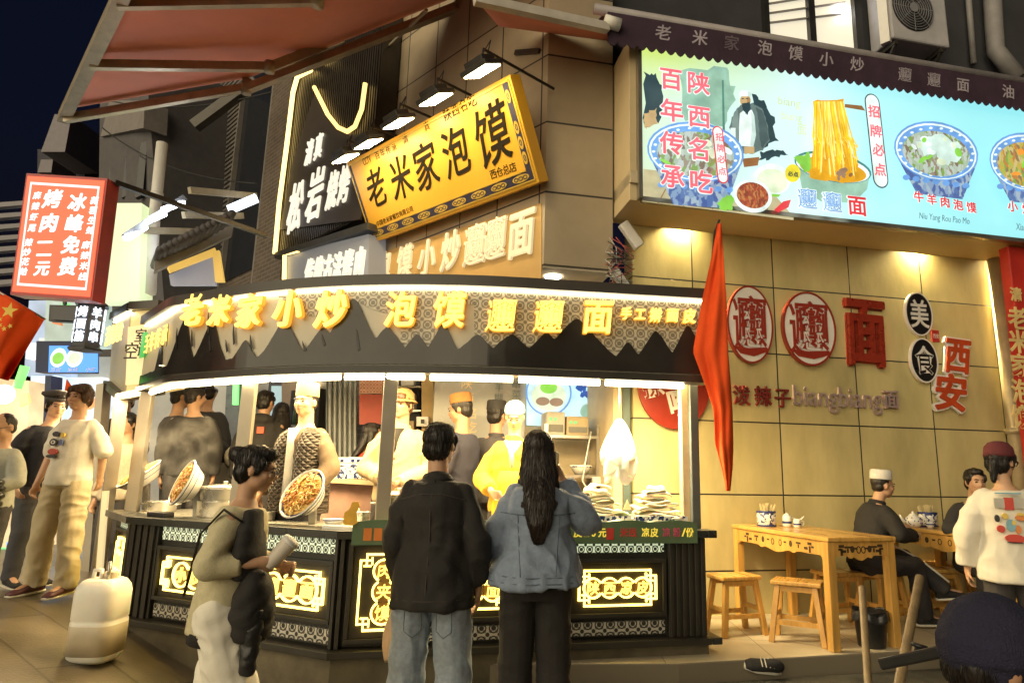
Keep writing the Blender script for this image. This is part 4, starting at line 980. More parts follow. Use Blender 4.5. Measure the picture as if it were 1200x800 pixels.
# floodlamps over it
lampP = [(565, 84), (511, 117), (467, 145), (432, 169), (405, 186)]
fl0 = None
for i, (px, py) in enumerate(lampP):
    a = YF.uv(px, py, .0)[0]; base = YF.p(YF.uv(px, py, .30)[0], YH+.05, .34)
    nm = ['floodlamp nearest the tiled building corner above the golden signboard', 'second floodlamp from the tiled corner above the golden signboard', 'middle floodlamp of the five above the golden signboard', 'second to last floodlamp over the dark barbecue sign side', 'floodlamp at the far end over the dark barbecue sign'][i]
    d_ = (base-CAMP).dot(FW)
    base = U(px, py, base.y)
    t = thing('floodlamp', nm, 'lamp', tuple(base), 0, 'floodlamps over the golden signboard')
    fr = Frame(base, LF.u, LF.n)
    dn = (-LF.n*.45-Zv*.9).normalized(); fx = (LF.n*.9-Zv*.45).normalized()
    FL = Frame(base, LF.u, dn, fx)
    mb = MB(); mb.fbox(FL, -.17, .17, -.11, .11, -.05, -.004); mb.fbox(FL, -.12, .12, -.08, .08, -.11, -.051); mb.build('housing', m_dkmetal, t, bevel=.008)
    mb = MB(); mb.fbox(FL, -.145, .145, -.09, .09, -.003, .006); mb.build('lens', emi('flood_warm', (1, .80, .45), 36), t)
    mb = MB(); wl = LF.uv(px, py-8)[0]; wp = base - LF.n*((base-LF.O).dot(LF.n)); 
    mb.tube([base+Zv*.10, base+Zv*.22, wp+Zv*.25], .014, 8); mb.tube([base+Zv*.12+LF.u*.06, base+Zv*.26+LF.u*.1, base+Zv*.1-LF.u*.1], .006, 6); mb.build('arm', m_black, t)
# ------------------------------------------------------------------ cream raised letters below it
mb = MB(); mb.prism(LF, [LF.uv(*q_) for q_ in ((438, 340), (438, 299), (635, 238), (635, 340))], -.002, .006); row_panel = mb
row = thing('letter_sign', 'row of raised cream letters on the beige wall under the golden signboard', 'sign', tuple(LF.p(-2, 3.5, 0)))
row_panel.build('panel', mat('panel_lit_amber', (.50, .31, .10), rough=.5, var=.06), row)
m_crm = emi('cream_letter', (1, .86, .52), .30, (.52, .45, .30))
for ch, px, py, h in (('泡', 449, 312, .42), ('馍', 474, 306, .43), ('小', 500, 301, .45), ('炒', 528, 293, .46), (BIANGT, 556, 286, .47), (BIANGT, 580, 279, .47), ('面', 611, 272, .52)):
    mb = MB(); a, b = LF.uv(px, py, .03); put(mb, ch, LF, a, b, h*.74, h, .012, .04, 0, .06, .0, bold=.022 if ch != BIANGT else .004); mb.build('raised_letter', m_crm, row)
# amber panel behind the letters: the wall's warm lamplight is put into its colour
# ------------------------------------------------------------------ black barbecue sign
BS = Frame(LF.p(0, 0, .30), LF.u, LF.n)
bs = thing('barbecue_sign', 'black ribbed shop sign with white letters and a glowing gold edge', 'sign', tuple(BS.p(-5, 4, 0)))
c = [BS.uv(*q) for q in ((327, 300), (424, 262), (432, 72), (352, 92))]
x0, x1 = BS.uv(326, 250)[0], BS.uv(436, 200)[0]; z0 = BS.uv(326, 300)[1]; z1 = 8.3
m_rib = mat('ribbed_black', (.045, .036, .028), rough=.35, metal=.3)
mb = MB(); mb.fbox(BS, x0, x1, z0, z1, -.28, -.02); nr = 46
for i in range(nr): a = x0+(x1-x0)*(i+.2)/nr; mb.fbox(BS, a, a+(x1-x0)/nr*.5, z0+.01, z1-.01, -.021, 0)
mb.build('backing', m_rib, bs)
ne = emi('edge_neon', (1, .70, .22), 2.0)
mb = MB(); q = [BS.uv(*p) for p in ((326, 298), (331, 240), (340, 170), (347, 110), (352, 92), (368, 84))]
mb.tube([BS.p(a, b, .05) for a, b in q], .035, 8); q2 = [BS.uv(*p) for p in ((378, 73), (386, 68))]; mb.tube([BS.p(a, b, .05) for a, b in q2], .04, 8); mb.build('edge_tube', ne, bs)
mb = MB(); q = [BS.uv(*p) for p in ((372, 104), (378, 116), (388, 136), (400, 151), (411, 156), (420, 150), (428, 130), (432, 100))]
mb.tube([BS.p(a, b, .05) for a, b in q], [.03]*4+[.03]*4, 8); mb.build('swag_tube', emi('swag_neon', (1, .66, .2), 1.3), bs)
mb = MB(); pk_ = [BS.uv(*p) for p in ((330, 270), (345, 190), (371, 110), (388, 140), (405, 156), (430, 160), (434, 230), (424, 258))]
mb.prism(BS, pk_, .004, .03); mb.build('peak_panel', mat('peak_black', (.035, .026, .02), rough=.45), bs)
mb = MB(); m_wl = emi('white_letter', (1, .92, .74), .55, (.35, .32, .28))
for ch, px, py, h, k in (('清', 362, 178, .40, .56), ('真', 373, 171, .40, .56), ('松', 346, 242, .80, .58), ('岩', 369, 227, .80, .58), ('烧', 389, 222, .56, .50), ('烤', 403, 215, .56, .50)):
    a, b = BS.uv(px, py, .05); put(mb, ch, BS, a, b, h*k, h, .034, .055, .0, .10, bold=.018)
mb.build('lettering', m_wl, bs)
# sign under it
bs2 = thing('meat_sign', 'pale blue lit strip sign with raised letters below the black barbecue sign', 'sign', tuple(BS.p(-4.6, 3.6, 0)))
x0b, x1b = BS.uv(334, 310)[0], BS.uv(431, 300)[0]
mb = MB(); mb.prism(BS, [BS.uv(*q) for q in ((334, 345), (334, 298), (431, 274), (431, 345))], -.25, -.01); mb.build('backing', emi('strip_blue', (.40, .42, .46), .14, (.2, .2, .2)), bs2)
mb = MB(); mb.tube([BS.p(*BS.uv(335, 340), .03), BS.p(*BS.uv(336, 299), .03), BS.p(*BS.uv(352, 294), .03)], .03, 8); mb.build('edge_tube', ne, bs2)
mb = MB()
for ch, px, py in (('传', 360, 318), ('统', 371, 316), ('古', 382, 314), ('法', 393, 312), ('烤', 405, 309), ('肉', 419, 306)):
    a, b = BS.uv(px, py, .05); put(mb, ch, BS, a, b, .215, .40, 0, .04, 0, .08, bold=.015)
mb.build('lettering', m_wl, bs2)
mb = MB(); mb.prism(BS, [BS.uv(*q) for q in ((326, 303), (326, 297), (436, 262), (436, 270))], -.2, .06); mb.build('ledge', m_dkmetal, bs)
# ------------------------------------------------------------------ wall signs on the tiles
m_dred = mat('sign_red', (.30, .035, .02), rough=.35, var=.12)
m_wht = mat('sign_white', (.78, .76, .72), rough=.4, var=.05)
def wall_disc(px, py, rpx, rpy, label):
    a, b = W.uv(px, py); s_ = (W.p(a, b)-CAMP).dot(FW)/FOC; ra, rb = rpx*s_/.97, rpy*s_
    o = thing('character_disc', label, 'sign', tuple(W.p(a, b-rb)), 0, 'round noodle character discs on the wall')
    mb = MB(); mb.ell(W, a, b, ra, rb, .02, .055, seg=48); mb.build('disc', m_wht, o)
    mb = MB(); mb.ring(W, a, b, ra*1.05, rb*1.05, ra*.07, .015, .062, 48); mb.build('rim', m_dred, o)
    mb = MB(); put(mb, BIANGT, W, a, b+.0, ra*1.62, rb*1.62, .056, .066, .006)
    pts = [(a-ra*.80, b-rb*.60), (a-ra*.2, b-rb*.66), (a+ra*.72, b-rb*.60), (a+ra*.62, b-rb*.74), (a+ra*.1, b-rb*.86), (a-ra*.5, b-rb*.80)]
    mb.prism(W, pts, .056, .064); mb.build('lettering', m_dred, o)
wall_disc(876, 381, 27, 44, 'white disc with red noodle character, next to the large red flag')
wall_disc(945, 386, 32, 42, 'larger white disc with red noodle character, between the first disc and the red character')
red_face = thing('wall_character', 'big dark red metal noodle character on the tiled wall', 'sign', tuple(W.at(1011, 425)))
a, b = W.uv(1011, 388); mb = MB(); put(mb, '面', W, a, b, .50, .80, .03, .07, 0, .0, -.03, bold=.02); mb.build('character', mat('red_copper', (.42, .05, .025), rough=.28, metal=.35), red_face)
mb = MB(); put(mb, '面', W, a, b, .50, .80, .004, .026, 0, .0, -.03, bold=.035); mb.build('backing', m_dred, red_face)
for ch, px, py, lab in (('美', 1073, 369, 'upper black oval sign with a white character on the tiled wall'), ('食', 1079, 423, 'lower black oval sign with a white character, under the first oval')):
    a, b = W.uv(px, py); o = thing('oval_sign', lab, 'sign', tuple(W.p(a, b-.2)), 0, 'black oval signs on the wall')
    mb = MB(); mb.ell(W, a, b, .165, .235, .02, .05, seg=40); mb.build('disc', mat('oval_black', (.012, .012, .013), rough=.3), o)
    mb = MB(); mb.ring(W, a, b, .172, .242, .014, .015, .056, 40); mb.build('rim', m_wht, o)
    mb = MB(); put(mb, ch, W, a, b, .235, .33, .051, .060, .012); mb.build('lettering', m_wht, o)
xa = thing('script_sign', 'orange red brush characters with thick white outline on the tiled wall', 'sign', tuple(W.at(1112, 480)))
mb = MB(); mbr = MB()
for ch, px, py, wd, h in (('西', 1118, 417, .34, .42), ('安', 1110, 460, .42, .42)):
    a, b = W.uv(px, py); put(mb, ch, W, a, b, wd, h, .015, .045, 0, .12, -.06, bold=.075, nb=10); put(mbr, ch, W, a, b, wd, h, .0495, .060, 0, .12, -.06, bold=.03)
mb.build('outline', m_wht, xa); mbr.build('lettering', mat('script_red', (.50, .07, .02), rough=.35), xa)
mb = MB(); a, b = W.uv(1095, 394); mb.fbox(W, a-.045, a+.045, b-.065, b+.065, .004, .02); sealo = thing('seal_sign', 'tiny red seal plate beside the black oval signs', 'sign', tuple(W.p(a, b-.07)))
mb.build('plate', mat('seal_red', (.5, .04, .03)), sealo); mb = MB(); put(mb, '西安', W, a, b, .07, .05, .021, .024, 0, bbox=True); mb.build('lettering', m_wht, sealo)
chr_ = thing('chrome_letters', 'row of small chrome and red raised letters low on the tiled wall', 'sign', tuple(W.at(950, 480)))
m_chr = mat('rose_chrome', (.62, .46, .44), rough=.3, metal=.5, var=.1)
mb = MB()
for ch, px, py in (('油', 842, 459), ('泼', 868, 463), ('辣', 893, 464), ('子', 916, 466)):
    a, b = W.uv(px, py); mb = MB(); put(mb, ch, W, a, b, .19, .21, .004, .03, .0, bold=.015); mb.build('raised_letter', mat('rose_red', (.36, .06, .05), rough=.3, metal=.5), chr_)
a, b = W.uv(981, 469); mb = MB(); put(mb, 'biangbiang', W, a, b, 1.02, .27, .004, .03, .0, bbox=True); mb.build('raised_letter', m_chr, chr_)
a, b = W.uv(1041, 468); mb = MB(); put(mb, '面', W, a, b, .19, .21, .004, .055, .015); mb.build('raised_letter', m_chr, chr_)
# red oval sign seen under the canopy
a, b = W.uv(788, 452); ov = thing('red_oval_sign', 'dark red oval wall sign with white slogan characters seen under the canopy', 'sign', tuple(W.p(a, b-.4)))
mb = MB(); mb.ell(W, a, b+.02, .37, .44, .01, .05, seg=48); mb.build('disc', m_dred, ov); mb = MB()
for ch, px, py, h in (('撩', 762, 452, .22), ('咋', 785, 442, .24), ('嘹', 795, 471, .28)): q = W.uv(px, py); put(mb, ch, W, q[0], q[1], h, h*1.1, .051, .062, .02, .0, .25)
mb.build('lettering', m_wht, ov)
# red banner on the far right
RB = Frame(W.p(0, 0, .55), W.u, W.n); a0 = RB.uv(1186, 330)[0]
ban = thing('vertical_banner', 'tall red vertical banner sign with gold lettering at the wall end', 'banner', tuple(RB.p(a0+.4, .3)))
mb = MB(); mb.fbox(RB, a0, a0+.62, .8, 3.93, -.12, 0); mb.build('board', mat('banner_red', (.50, .03, .02), rough=.5), ban, bevel=.01)
mb = MB(); m_bl = mat('banner_gold', (.8, .6, .25), rough=.4)
for ch, px, py, h in (('清', 1190, 345, .15), ('老', 1192, 373, .24), ('米', 1193, 400, .24), ('家', 1195, 428, .24), ('泡', 1196, 458, .24), ('馍', 1197, 488, .24)): q = RB.uv(px, py); put(mb, ch, RB, q[0], q[1], h, h*1.05, .002, .012, .02)
mb.build('lettering', m_bl, ban)
# ------------------------------------------------------------------ ceiling lights and floodlights under the overhang
for i, (px, py, lab) in enumerate(((796, 254, 'round ceiling light nearest the grey wall box'), (827, 252, 'round ceiling light beside the flag tip'), (951, 266, 'round ceiling light above the red wall character'), (1071, 282, 'round ceiling light above the black ovals'), (1174, 294, 'round ceiling light by the red vertical banner'))):
    q = ZP(px, py, 4.115); o = thing('ceiling_light', lab, 'light', tuple(q), 0, 'round lights in the overhang')
    mb = MB(); mb.lathe([(.085, 0), (.085, -.012), (.07, -.016)], q, seg=20); mb.build('rim', m_white, o)
    mb = MB(); mb.lathe([(.066, -.0165), (.066, -.019), (0, -.019)], q, seg=20); mb.build('lens', emi('down_warm', (1, .85, .52), 22), o)
    area('downlight', q+Vector((0, -.0, -.05)), .1, .1, 950, (1, .80, .38), o, aim=W.n*-.12-Zv, spread=150)
for px, py, lab, on in ((767, 257, 'small black floodlight hanging under the corner of the menu board', 0), (908, 267, 'small black floodlight beside the red flag under the menu board', 0), (1140, 292, 'tilted floodlight with pale lens near the red vertical banner', 1)):
    q = ZP(px, py-6, 4.1); o = thing('floodlight', lab, 'light', tuple(q), 0, 'small floodlights under the menu board')
    F2 = Frame(q-Zv*.10, W.u, (-W.n*.3-Zv).normalized(), (W.n-Zv*.3).normalized())
    mb = MB(); mb.fbox(F2, -.15, .15, -.10, .10, -.03, .01); mb.build('housing', m_black, o, bevel=.006)
    mb = MB(); mb.fbox(F2, -.125, .125, -.08, .08, .0105, .016); mb.build('lens', emi('flood_pale', (.8, .9, .85), .9) if on else mat('flood_off', (.15, .15, .14), rough=.2), o)
    mb = MB(); mb.tube([q-W.u*.13-Zv*.09, q-W.u*.13+Zv*.02, q+W.u*.13+Zv*.02, q+W.u*.13-Zv*.09], .008, 6); mb.build('bracket', m_black, o)
q = ZP(723, 327, 3.395)
o = thing('soffit_light', 'small round light set in the white soffit of the tiled building', 'light', tuple(ZP(648, 324, 3.395)))
mb = MB(); mb.lathe([(.08, 0), (.08, -.01), (0, -.012)], ZP(648, 324, 3.395), seg=20); mb.build('lens', emi('soffit_lamp', (1, .9, .7), 9), o)
# white junction box with loose wires on the wall edge
jb = thing('junction_box', 'white junction box with loose tangled wires on the wall corner', 'box', tuple(W.at(738, 290, .16)))
JF = Frame(W.p(0, 0, .16), (W.u*.8+Zv*.6), W.n, (Zv*.8-W.u*.6)); 
mb = MB(); q = JF.uv(738, 277); mb.fbox(JF, q[0]-.05, q[0]+.05, q[1]-.14, q[1]+.14, 0, .07); mb.build('case', m_white, jb, bevel=.008)
rw = random.Random(4); wm = [mat('wire_white', (.5, .5, .45)), mat('wire_dark', (.05, .04, .04)), mat('wire_red', (.35, .06, .05))]
for k in range(9):
    mb = MB(); p0 = W.at(716+rw.uniform(-4, 6), 290+rw.uniform(-14, 10), .19); pts = [p0]
    for j in range(1, 7): pts.append(W.at(718+rw.uniform(-10, 26), 290+j*6+rw.uniform(-8, 8), .19+rw.uniform(0, .06)))
    mb.tube(pts, .005, 5); mb.build('wire', wm[k % 3], jb)
mb = MB(); q = JF.uv(725, 328); mb.fbox(JF, q[0]-.04, q[0]+.05, q[1]-.10, q[1]+.12, 0, .05); mb.build('adapter', m_white, jb, bevel=.006)
# ------------------------------------------------------------------ outdoor air conditioner unit
ACF = Frame(W.p(0, 0, .38), W.u, W.n)
ac = thing('air_conditioner', 'white outdoor air conditioner unit on the grey wall above the valance', 'air conditioner', tuple(ACF.at(1075, 52)))
a0, b0 = ACF.uv(1046, 44); a1 = ACF.uv(1112, 40)[0]; b1 = b0+.78
mb = MB(); mb.fbox(ACF, a0, a1, b0, b1, -.36, 0); mb.build('case', mat('ac_white', (.42, .41, .43), rough=.45, var=.12), ac, bevel=.02)
ca, cb = a0+(a1-a0)*.40, b0+.42
mb = MB(); mb.ell(ACF, ca, cb, .27, .29, .002, .008, seg=36); mb.build('fan_opening', m_black, ac)
mb = MB()
for r_ in [.05+.03*i for i in range(8)]: mb.ring(ACF, ca, cb, r_, r_*1.07, .006, .012, .02, 32)
for i in range(8): t = i*math.pi/4; mb.bar(ACF.p(ca, cb, .016), ACF.p(ca+.27*math.cos(t), cb+.29*math.sin(t), .016), .006, .006)
mb.ell(ACF, ca, cb, .055, .06, .02, .026); mb.build('fan_grille', mat('grille_grey', (.2, .2, .22)), ac)
mb = MB(); mb.bar(ACF.p(a0+.06, b0-.03, -.02), ACF.p(a0+.06, b0-.03, -.38), .04, .05); mb.bar(ACF.p(a0+.06, b0-.05, -.04), ACF.p(a0+.06, b0-.4, -.37), .03, .03); mb.build('bracket', m_dkmetal, ac)
mb = MB(); mb.bar(ACF.p(a1-.1, b0-.03, -.02), ACF.p(a1-.1, b0-.03, -.38), .04, .05); mb.bar(ACF.p(a1-.1, b0-.05, -.04), ACF.p(a1-.1, b0-.4, -.37), .03, .03); mb.build('bracket', m_dkmetal, ac)
mb = MB(); mb.bar(ACF.p(a0-.05, b0-.05, -.05), ACF.p(a0-.05, b1+.2, -.05), .05, .10); mb.build('perforated_rail', m_white, ac)
for px, r_, lab in ((1165, .10, 'fat pale wrapped pipe on the grey upper wall'), (1140, .035, 'thin grey pipe on the upper wall beside the air conditioner')):
    mb = MB(); mb.tube([W.at(px-5, -60, .12), W.at(px, 30, .12), W.at(px+2, 60, .14), W.at(px+28, 92, .2)] if px > 1150 else [W.at(px-8, -40, .06), W.at(px+1, 75, .06)], r_, 10); tag(mb.build('wall_pipe', mat('pipe_grey', (.22, .21, .21))), lab, 'pipe')
# ------------------------------------------------------------------ awnings
m_red_cl = mat('awning_red', (.82, .30, .21), rough=.75, var=.12, scale=1.2, bump=.15, bscale=8, stretch=(1, 1, 1))
aw = thing('folding_awning', 'large red folding arm awning stretched overhead above the signboards', 'awning', tuple(LF.p(-2, 7.2, 0)))
W0_, W1_ = LF.at(536, -4), None
F0_ = ZP(78, 128, 5.75); F1_ = ZP(158, -42, 5.75)
E_ = U(290, 94, (F0_.y+W0_.y)/2)
W0b = W0_; WN = W0_+LF.u*2.4
def fab(s, t):  # s along the wall, t outwards
    a = (W0_.lerp(E_, min(t*2, 1)) if t < .5 else E_.lerp(F0_, (t-.5)*2)); b = WN.lerp(F1_, t)
    p = a.lerp(b, s); return p+Zv*(.05*math.sin(s*9+t*2)*(1-abs(2*t-1))*.5 - .10*math.sin(math.pi*t)*s)
mb = MB(); mb.grid(fab, 30, 20, th=.008); mb.build('fabric', m_red_cl, aw)
m_arm = mat('awning_alloy', (.42, .35, .25), rough=.4, metal=.4, var=.2)
mb = MB(); ext = (F1_-F0_).normalized(); mb.bar(F0_-ext*.15-Zv*.06, F1_+ext*.6-Zv*.06, .12, .13); mb.build('front_bar', m_arm, aw)
D = (E_-F0_)
mb = MB(); mb.bar(F0_-Zv*.13, E_-Zv*.10, .06, .10); mb.bar(E_-Zv*.12, W0_-Zv*.15, .08, .10); mb.tube([E_-Zv*.18, E_+Zv*.0], .06, 10); mb.build('folding_arm', m_arm, aw)
A0 = ZP(106, 76, 5.65); A1 = U(316, 79, E_.y-.5); A2 = LF.at(420, 38)
mb = MB(); mb.bar(A0, A1, .06, .10); mb.bar(A1, U(400, 46, A1.y+.6), .07, .10); mb.tube([A1-Zv*.06, A1+Zv*.06], .06, 10); mb.build('folding_arm', m_arm, aw)
A0 = ZP(137, 5, 5.65); A1 = U(372, 1, E_.y-1.4)
mb = MB(); mb.bar(A0, A1, .06, .10); mb.tube([A1-Zv*.06, A1+Zv*.06], .07, 10); mb.build('folding_arm', m_arm, aw)
mb = MB(); mb.bar(LF.at(448, 62, .1), U(500, 12, 6.6), .03, .03); mb.build('strut', m_arm, aw)
mb = MB(); mb.bar(U(430, 90, 8.3), U(430, 20, 8.3), .14, .10); mb.build('wall_bracket', m_dkmetal, aw)
aw2 = thing('side_awning', 'small red awning end with a pale front bar over the grey wall', 'awning', tuple(U(640, 10, 5.6)))
p0, p1 = U(556, -3, 4.9), U(712, 31, 5.45); p2, p3 = p1+Vector((0.05, .55, .25)), p0+Vector((.1, 1.1, .55))
mb = MB(); mb.grid(lambda s, t: p0.lerp(p1, s).lerp(p3.lerp(p2, s), t), 8, 6, th=.008); mb.build('fabric', m_red_cl, aw2)
mb = MB(); mb.bar(p0-Zv*.02, p1-Zv*.02, .07, .08); mb.build('front_bar', mat('bar_white', (.6, .56, .5), rough=.4), aw2)
mb = MB(); mb.tube([p1+W.u*-.03+Zv*.05, p1+W.u*.12+Zv*.03], .06, 12); mb.build('end_cap', m_white, aw2)
mb = MB(); mb.bar(LF.at(604, 62, .02), LF.at(632, 60, .02), .03, .05); tag(mb.build('wall_hook', m_dkmetal), 'rusty dark bracket stub on the beige wall above the golden signboard', 'bracket')
# ------------------------------------------------------------------ red hanging sign at the left
RS = Frame(U(70, 280, 6.2), (math.cos(R(-6)), math.sin(R(-6)), 0), (math.sin(R(-6)), -math.cos(R(-6)), 0))
cs = [RS.uv(*q) for q in ((12, 345), (108, 352), (126, 209), (31, 203))]
rs = thing('red_sign', 'glowing red vertical lightbox sign with white lettering and pink border', 'sign', tuple(RS.p(0, cs[0][1])))
inner = lambda k: [((1-k)*a+k*sum(x for x, _ in cs)/4, (1-k)*b+k*sum(y for _, y in cs)/4) for a, b in cs]
mb = MB(); mb.prism(RS, cs, -.16, 0); mb.build('box', mat('sign_case', (.4, .03, .03), rough=.4), rs)
mb = MB(); mb.prism(RS, inner(.05), .001, .006); mb.build('face', emi('red_face', (1, .10, .04), .85), rs)
mb = MB(); mpk = emi('pink_line', (1, .55, .55), 1.1)
o_, i_ = inner(.15), inner(.19)
for k in range(4): mb.prism(RS, [o_[k], o_[(k+1) % 4], i_[(k+1) % 4], i_[k]], .007, .010)
mb.build('border', mpk, rs)
mb = MB(); wt = emi('white_text', (1, .90, .88), .85)
for s_, p0, p1, h, o in (('冰峰免费', (91, 237), (80, 312), .19, .03), ('烤肉', (62, 233), (58, 261), .20, .03), ('一一元', (53, 284), (50, 314), .16, .03), ('麻辣虾尾', (44, 229), (38, 267), .085, .008), ('辣炒花蛤', (34, 284), (28, 318), .085, .008), ('蒜蓉生蚝', (111, 235), (106, 270), .085, .008), ('麻辣米线', (101, 287), (97, 324), .085, .008)):
    write(mb, s_, RS, p0, p1, h, .007, .012, shear=.1, bold=o)
mb.build('lettering', wt, rs)
mb = MB(); mb.bar(RS.p(*cs[2], -.1), RS.p(cs[2][0]+.9, cs[2][1]-.1, -1.4), .05, .05); mb.build('bracket', m_dkmetal, rs)
# ------------------------------------------------------------------ flags
def flag_mat(): return mat('flag_red', (.80, .10, .025), spec=.05, rough=.95, var=.12, scale=5, sub=0)
fg = thing('red_flag', 'large plain red flag hanging furled in front of the tiled wall', 'flag', tuple(U(840, 600, 4.75)))
D0 = 4.72
edgeL = [(841, 262), (834, 300), (823, 350), (812, 412), (826, 450), (836, 478), (838, 520), (845, 545), (851, 575)]
edgeR = [(845, 262), (848, 300), (851, 350), (853, 412), (856, 450), (858, 478), (859, 520), (859, 545), (856, 575)]
def il(E, t):
    x = t*(len(E)-1); i = min(int(x), len(E)-2); k = x-i; return E[i][0]+(E[i+1][0]-E[i][0])*k, E[i][1]+(E[i+1][1]-E[i][1])*k
def ff(s, t):
    l_, r_ = il(edgeL, t), il(edgeR, t); amp = min(1, t*3)*.07
    return U(l_[0]+(r_[0]-l_[0])*s, l_[1]+(r_[1]-l_[1])*s, D0+amp*.45*math.sin(s*5+t*3)+.012*math.sin(s*15+t*7)*min(1, t*3)+.010*math.sin(t*26+s*6))
mb = MB(); mb.grid(ff, 26, 60, th=.003); mb.build('cloth', flag_mat(), fg)
mb = MB(); mb.tube([U(842, 258, D0+.02), U(858, 560, D0+.10), U(863, 640, D0+.12)], .008, 8) if False else mb.tube([FB.at(822, 440, .08), FB.p(FB.uv(836, 300, .3)[0], 3.35, .34), U(843, 258, D0)], .009, 8); mb.build('pole', m_dkmetal, fg)
cf = thing('national_flag', 'red flag with five gold stars hanging at the street edge', 'flag', tuple(U(20, 440, 5.0)))
D1 = 4.9
CF = Frame(U(20, 390, D1), (1, .1, 0), (.1, -1, 0))
fl_pts = [(-30, 342), (8, 346), (52, 374), (30, 415), (6, 444), (-30, 436)]
def cfp(s, t):
    top = il([(-40, 335), (8, 346), (52, 374)], s); bot = il([(-40, 440), (-6, 442), (10, 446)], s)
    x, y = top[0]+(bot[0]-top[0])*t, top[1]+(bot[1]-top[1])*t; return U(x, y, D1+.10*math.sin(s*7+t*2)-.05*math.sin(t*6))
mb = MB(); mb.grid(cfp, 24, 18, th=.003); mb.build('cloth', flag_mat(), cf)
mb = MB(); gs = mat('star_gold', (.9, .62, .05), rough=.5)
def star(px, py, r_, rot):
    P0 = U(px, py, D1-.20); F3 = Frame(P0, (1, .05, 0), (.05, -1, 0)); pts = []
    for k in range(10): rr = r_ if k % 2 == 0 else r_*.4; t = rot+math.pi/2+k*math.pi/5; pts.append((rr*math.cos(t), rr*math.sin(t)))
    mb.prism(F3, pts, 0, .003)
for px, py, r_, rt in ((11, 364, .062, -.1), (0, 374, .02, .3), (0, 381, .02, .5), (5, 385, .02, .2), (12, 382, .02, .4)): star(px, py, r_, rt)
mb.build('star', gs, cf)
mb = MB(); mb.tube([U(53, 374, D1), U(-30, 325, D1-.02)], .008, 6); mb.build('pole', m_steel, cf)
# =================================================================== furniture of the eating area
m_wood = mat('honey_wood', (.56, .31, .075), rough=.33, var=.28, scale=3.5, stretch=(6, 6, .6), bump=.06, bscale=30, coat=.15)
m_wood_h = mat('honey_wood_top', (.58, .33, .085), rough=.28, var=.18, scale=2, stretch=(9, .5, 2), bump=.05, bscale=30, coat=.2)
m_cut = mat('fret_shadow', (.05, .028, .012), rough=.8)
FL = .24
def make_table(label, grp):
    o = thing('wooden_table', label, 'table', (0, 0, 0), 0, grp)
    hw, hl, H = .28, .62, .82
    mb = MB(); mb.box(-hw-.04, hw+.04, -hl-.05, hl+.05, H-.035, H); mb.build('table_top', m_wood_h, o, local=True, bevel=.008)
    for sx in (-1, 1):
        for sy in (-1, 1):
            mb = MB(); mb.box(sx*hw-.035, sx*hw+.035, sy*hl-.035, sy*hl+.035, 0, H-.036); mb.build('leg', m_wood, o, local=True, bevel=.006)
    def apron(F, half):
        mb = MB(); n = 40; pts = [(-half, 0), (half, 0)]
        for i in range(n+1):
            a = half-2*half*i/n; k = abs(a)/half
            dip = -.105-.035*math.exp(-((k)/.22)**2)-.02*math.exp(-((k-.38)/.05)**2)+.0; pts.append((a, dip if k < .97 else -.13))
        mb.prism(F, pts, -.012, .012); ap = mb.build('apron', m_wood, o, local=True)
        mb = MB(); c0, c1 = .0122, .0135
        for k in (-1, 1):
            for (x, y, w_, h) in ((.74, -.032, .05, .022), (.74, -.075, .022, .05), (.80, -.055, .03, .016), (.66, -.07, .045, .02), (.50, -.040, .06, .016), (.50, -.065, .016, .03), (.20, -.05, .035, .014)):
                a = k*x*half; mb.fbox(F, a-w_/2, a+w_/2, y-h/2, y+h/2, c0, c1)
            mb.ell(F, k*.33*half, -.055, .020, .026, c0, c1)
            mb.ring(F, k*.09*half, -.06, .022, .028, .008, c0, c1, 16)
        mb.build('fret_shade', m_cut, ap, local=True)  # dark raised pieces: the shade inside the cut-outs, put in as colour
    zt = H-.037
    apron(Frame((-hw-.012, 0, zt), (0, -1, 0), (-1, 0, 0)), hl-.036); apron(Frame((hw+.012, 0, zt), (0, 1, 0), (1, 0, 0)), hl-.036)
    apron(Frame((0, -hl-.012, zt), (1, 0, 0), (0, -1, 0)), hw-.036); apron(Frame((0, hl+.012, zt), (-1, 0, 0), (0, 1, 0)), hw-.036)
    return o
TA = R(17)
tb = make_table('honey wood table nearest the stall, carrying one chopstick pot and cups', 'carved wooden tables')
fl = ZP(978, 763, FL); ct = fl - Matrix.Rotation(TA, 3, 'Z') @ Vector((-.28, -.62, 0)); tb.location = (ct.x, ct.y, FL); tb.rotation_euler.z = TA
tb2 = copy_tree(tb, label='honey wood table with the teapot, behind the seated man in the white cap')
bl_ = U(1036, 606, 6.72); c2 = Vector((bl_.x, bl_.y, 0)) - Matrix.Rotation(TA, 3, 'Z') @ Vector((-.32, .67, 0))
tb2.location = (c2.x, c2.y, FL); tb2.rotation_euler.z = TA
ZT = FL+.82
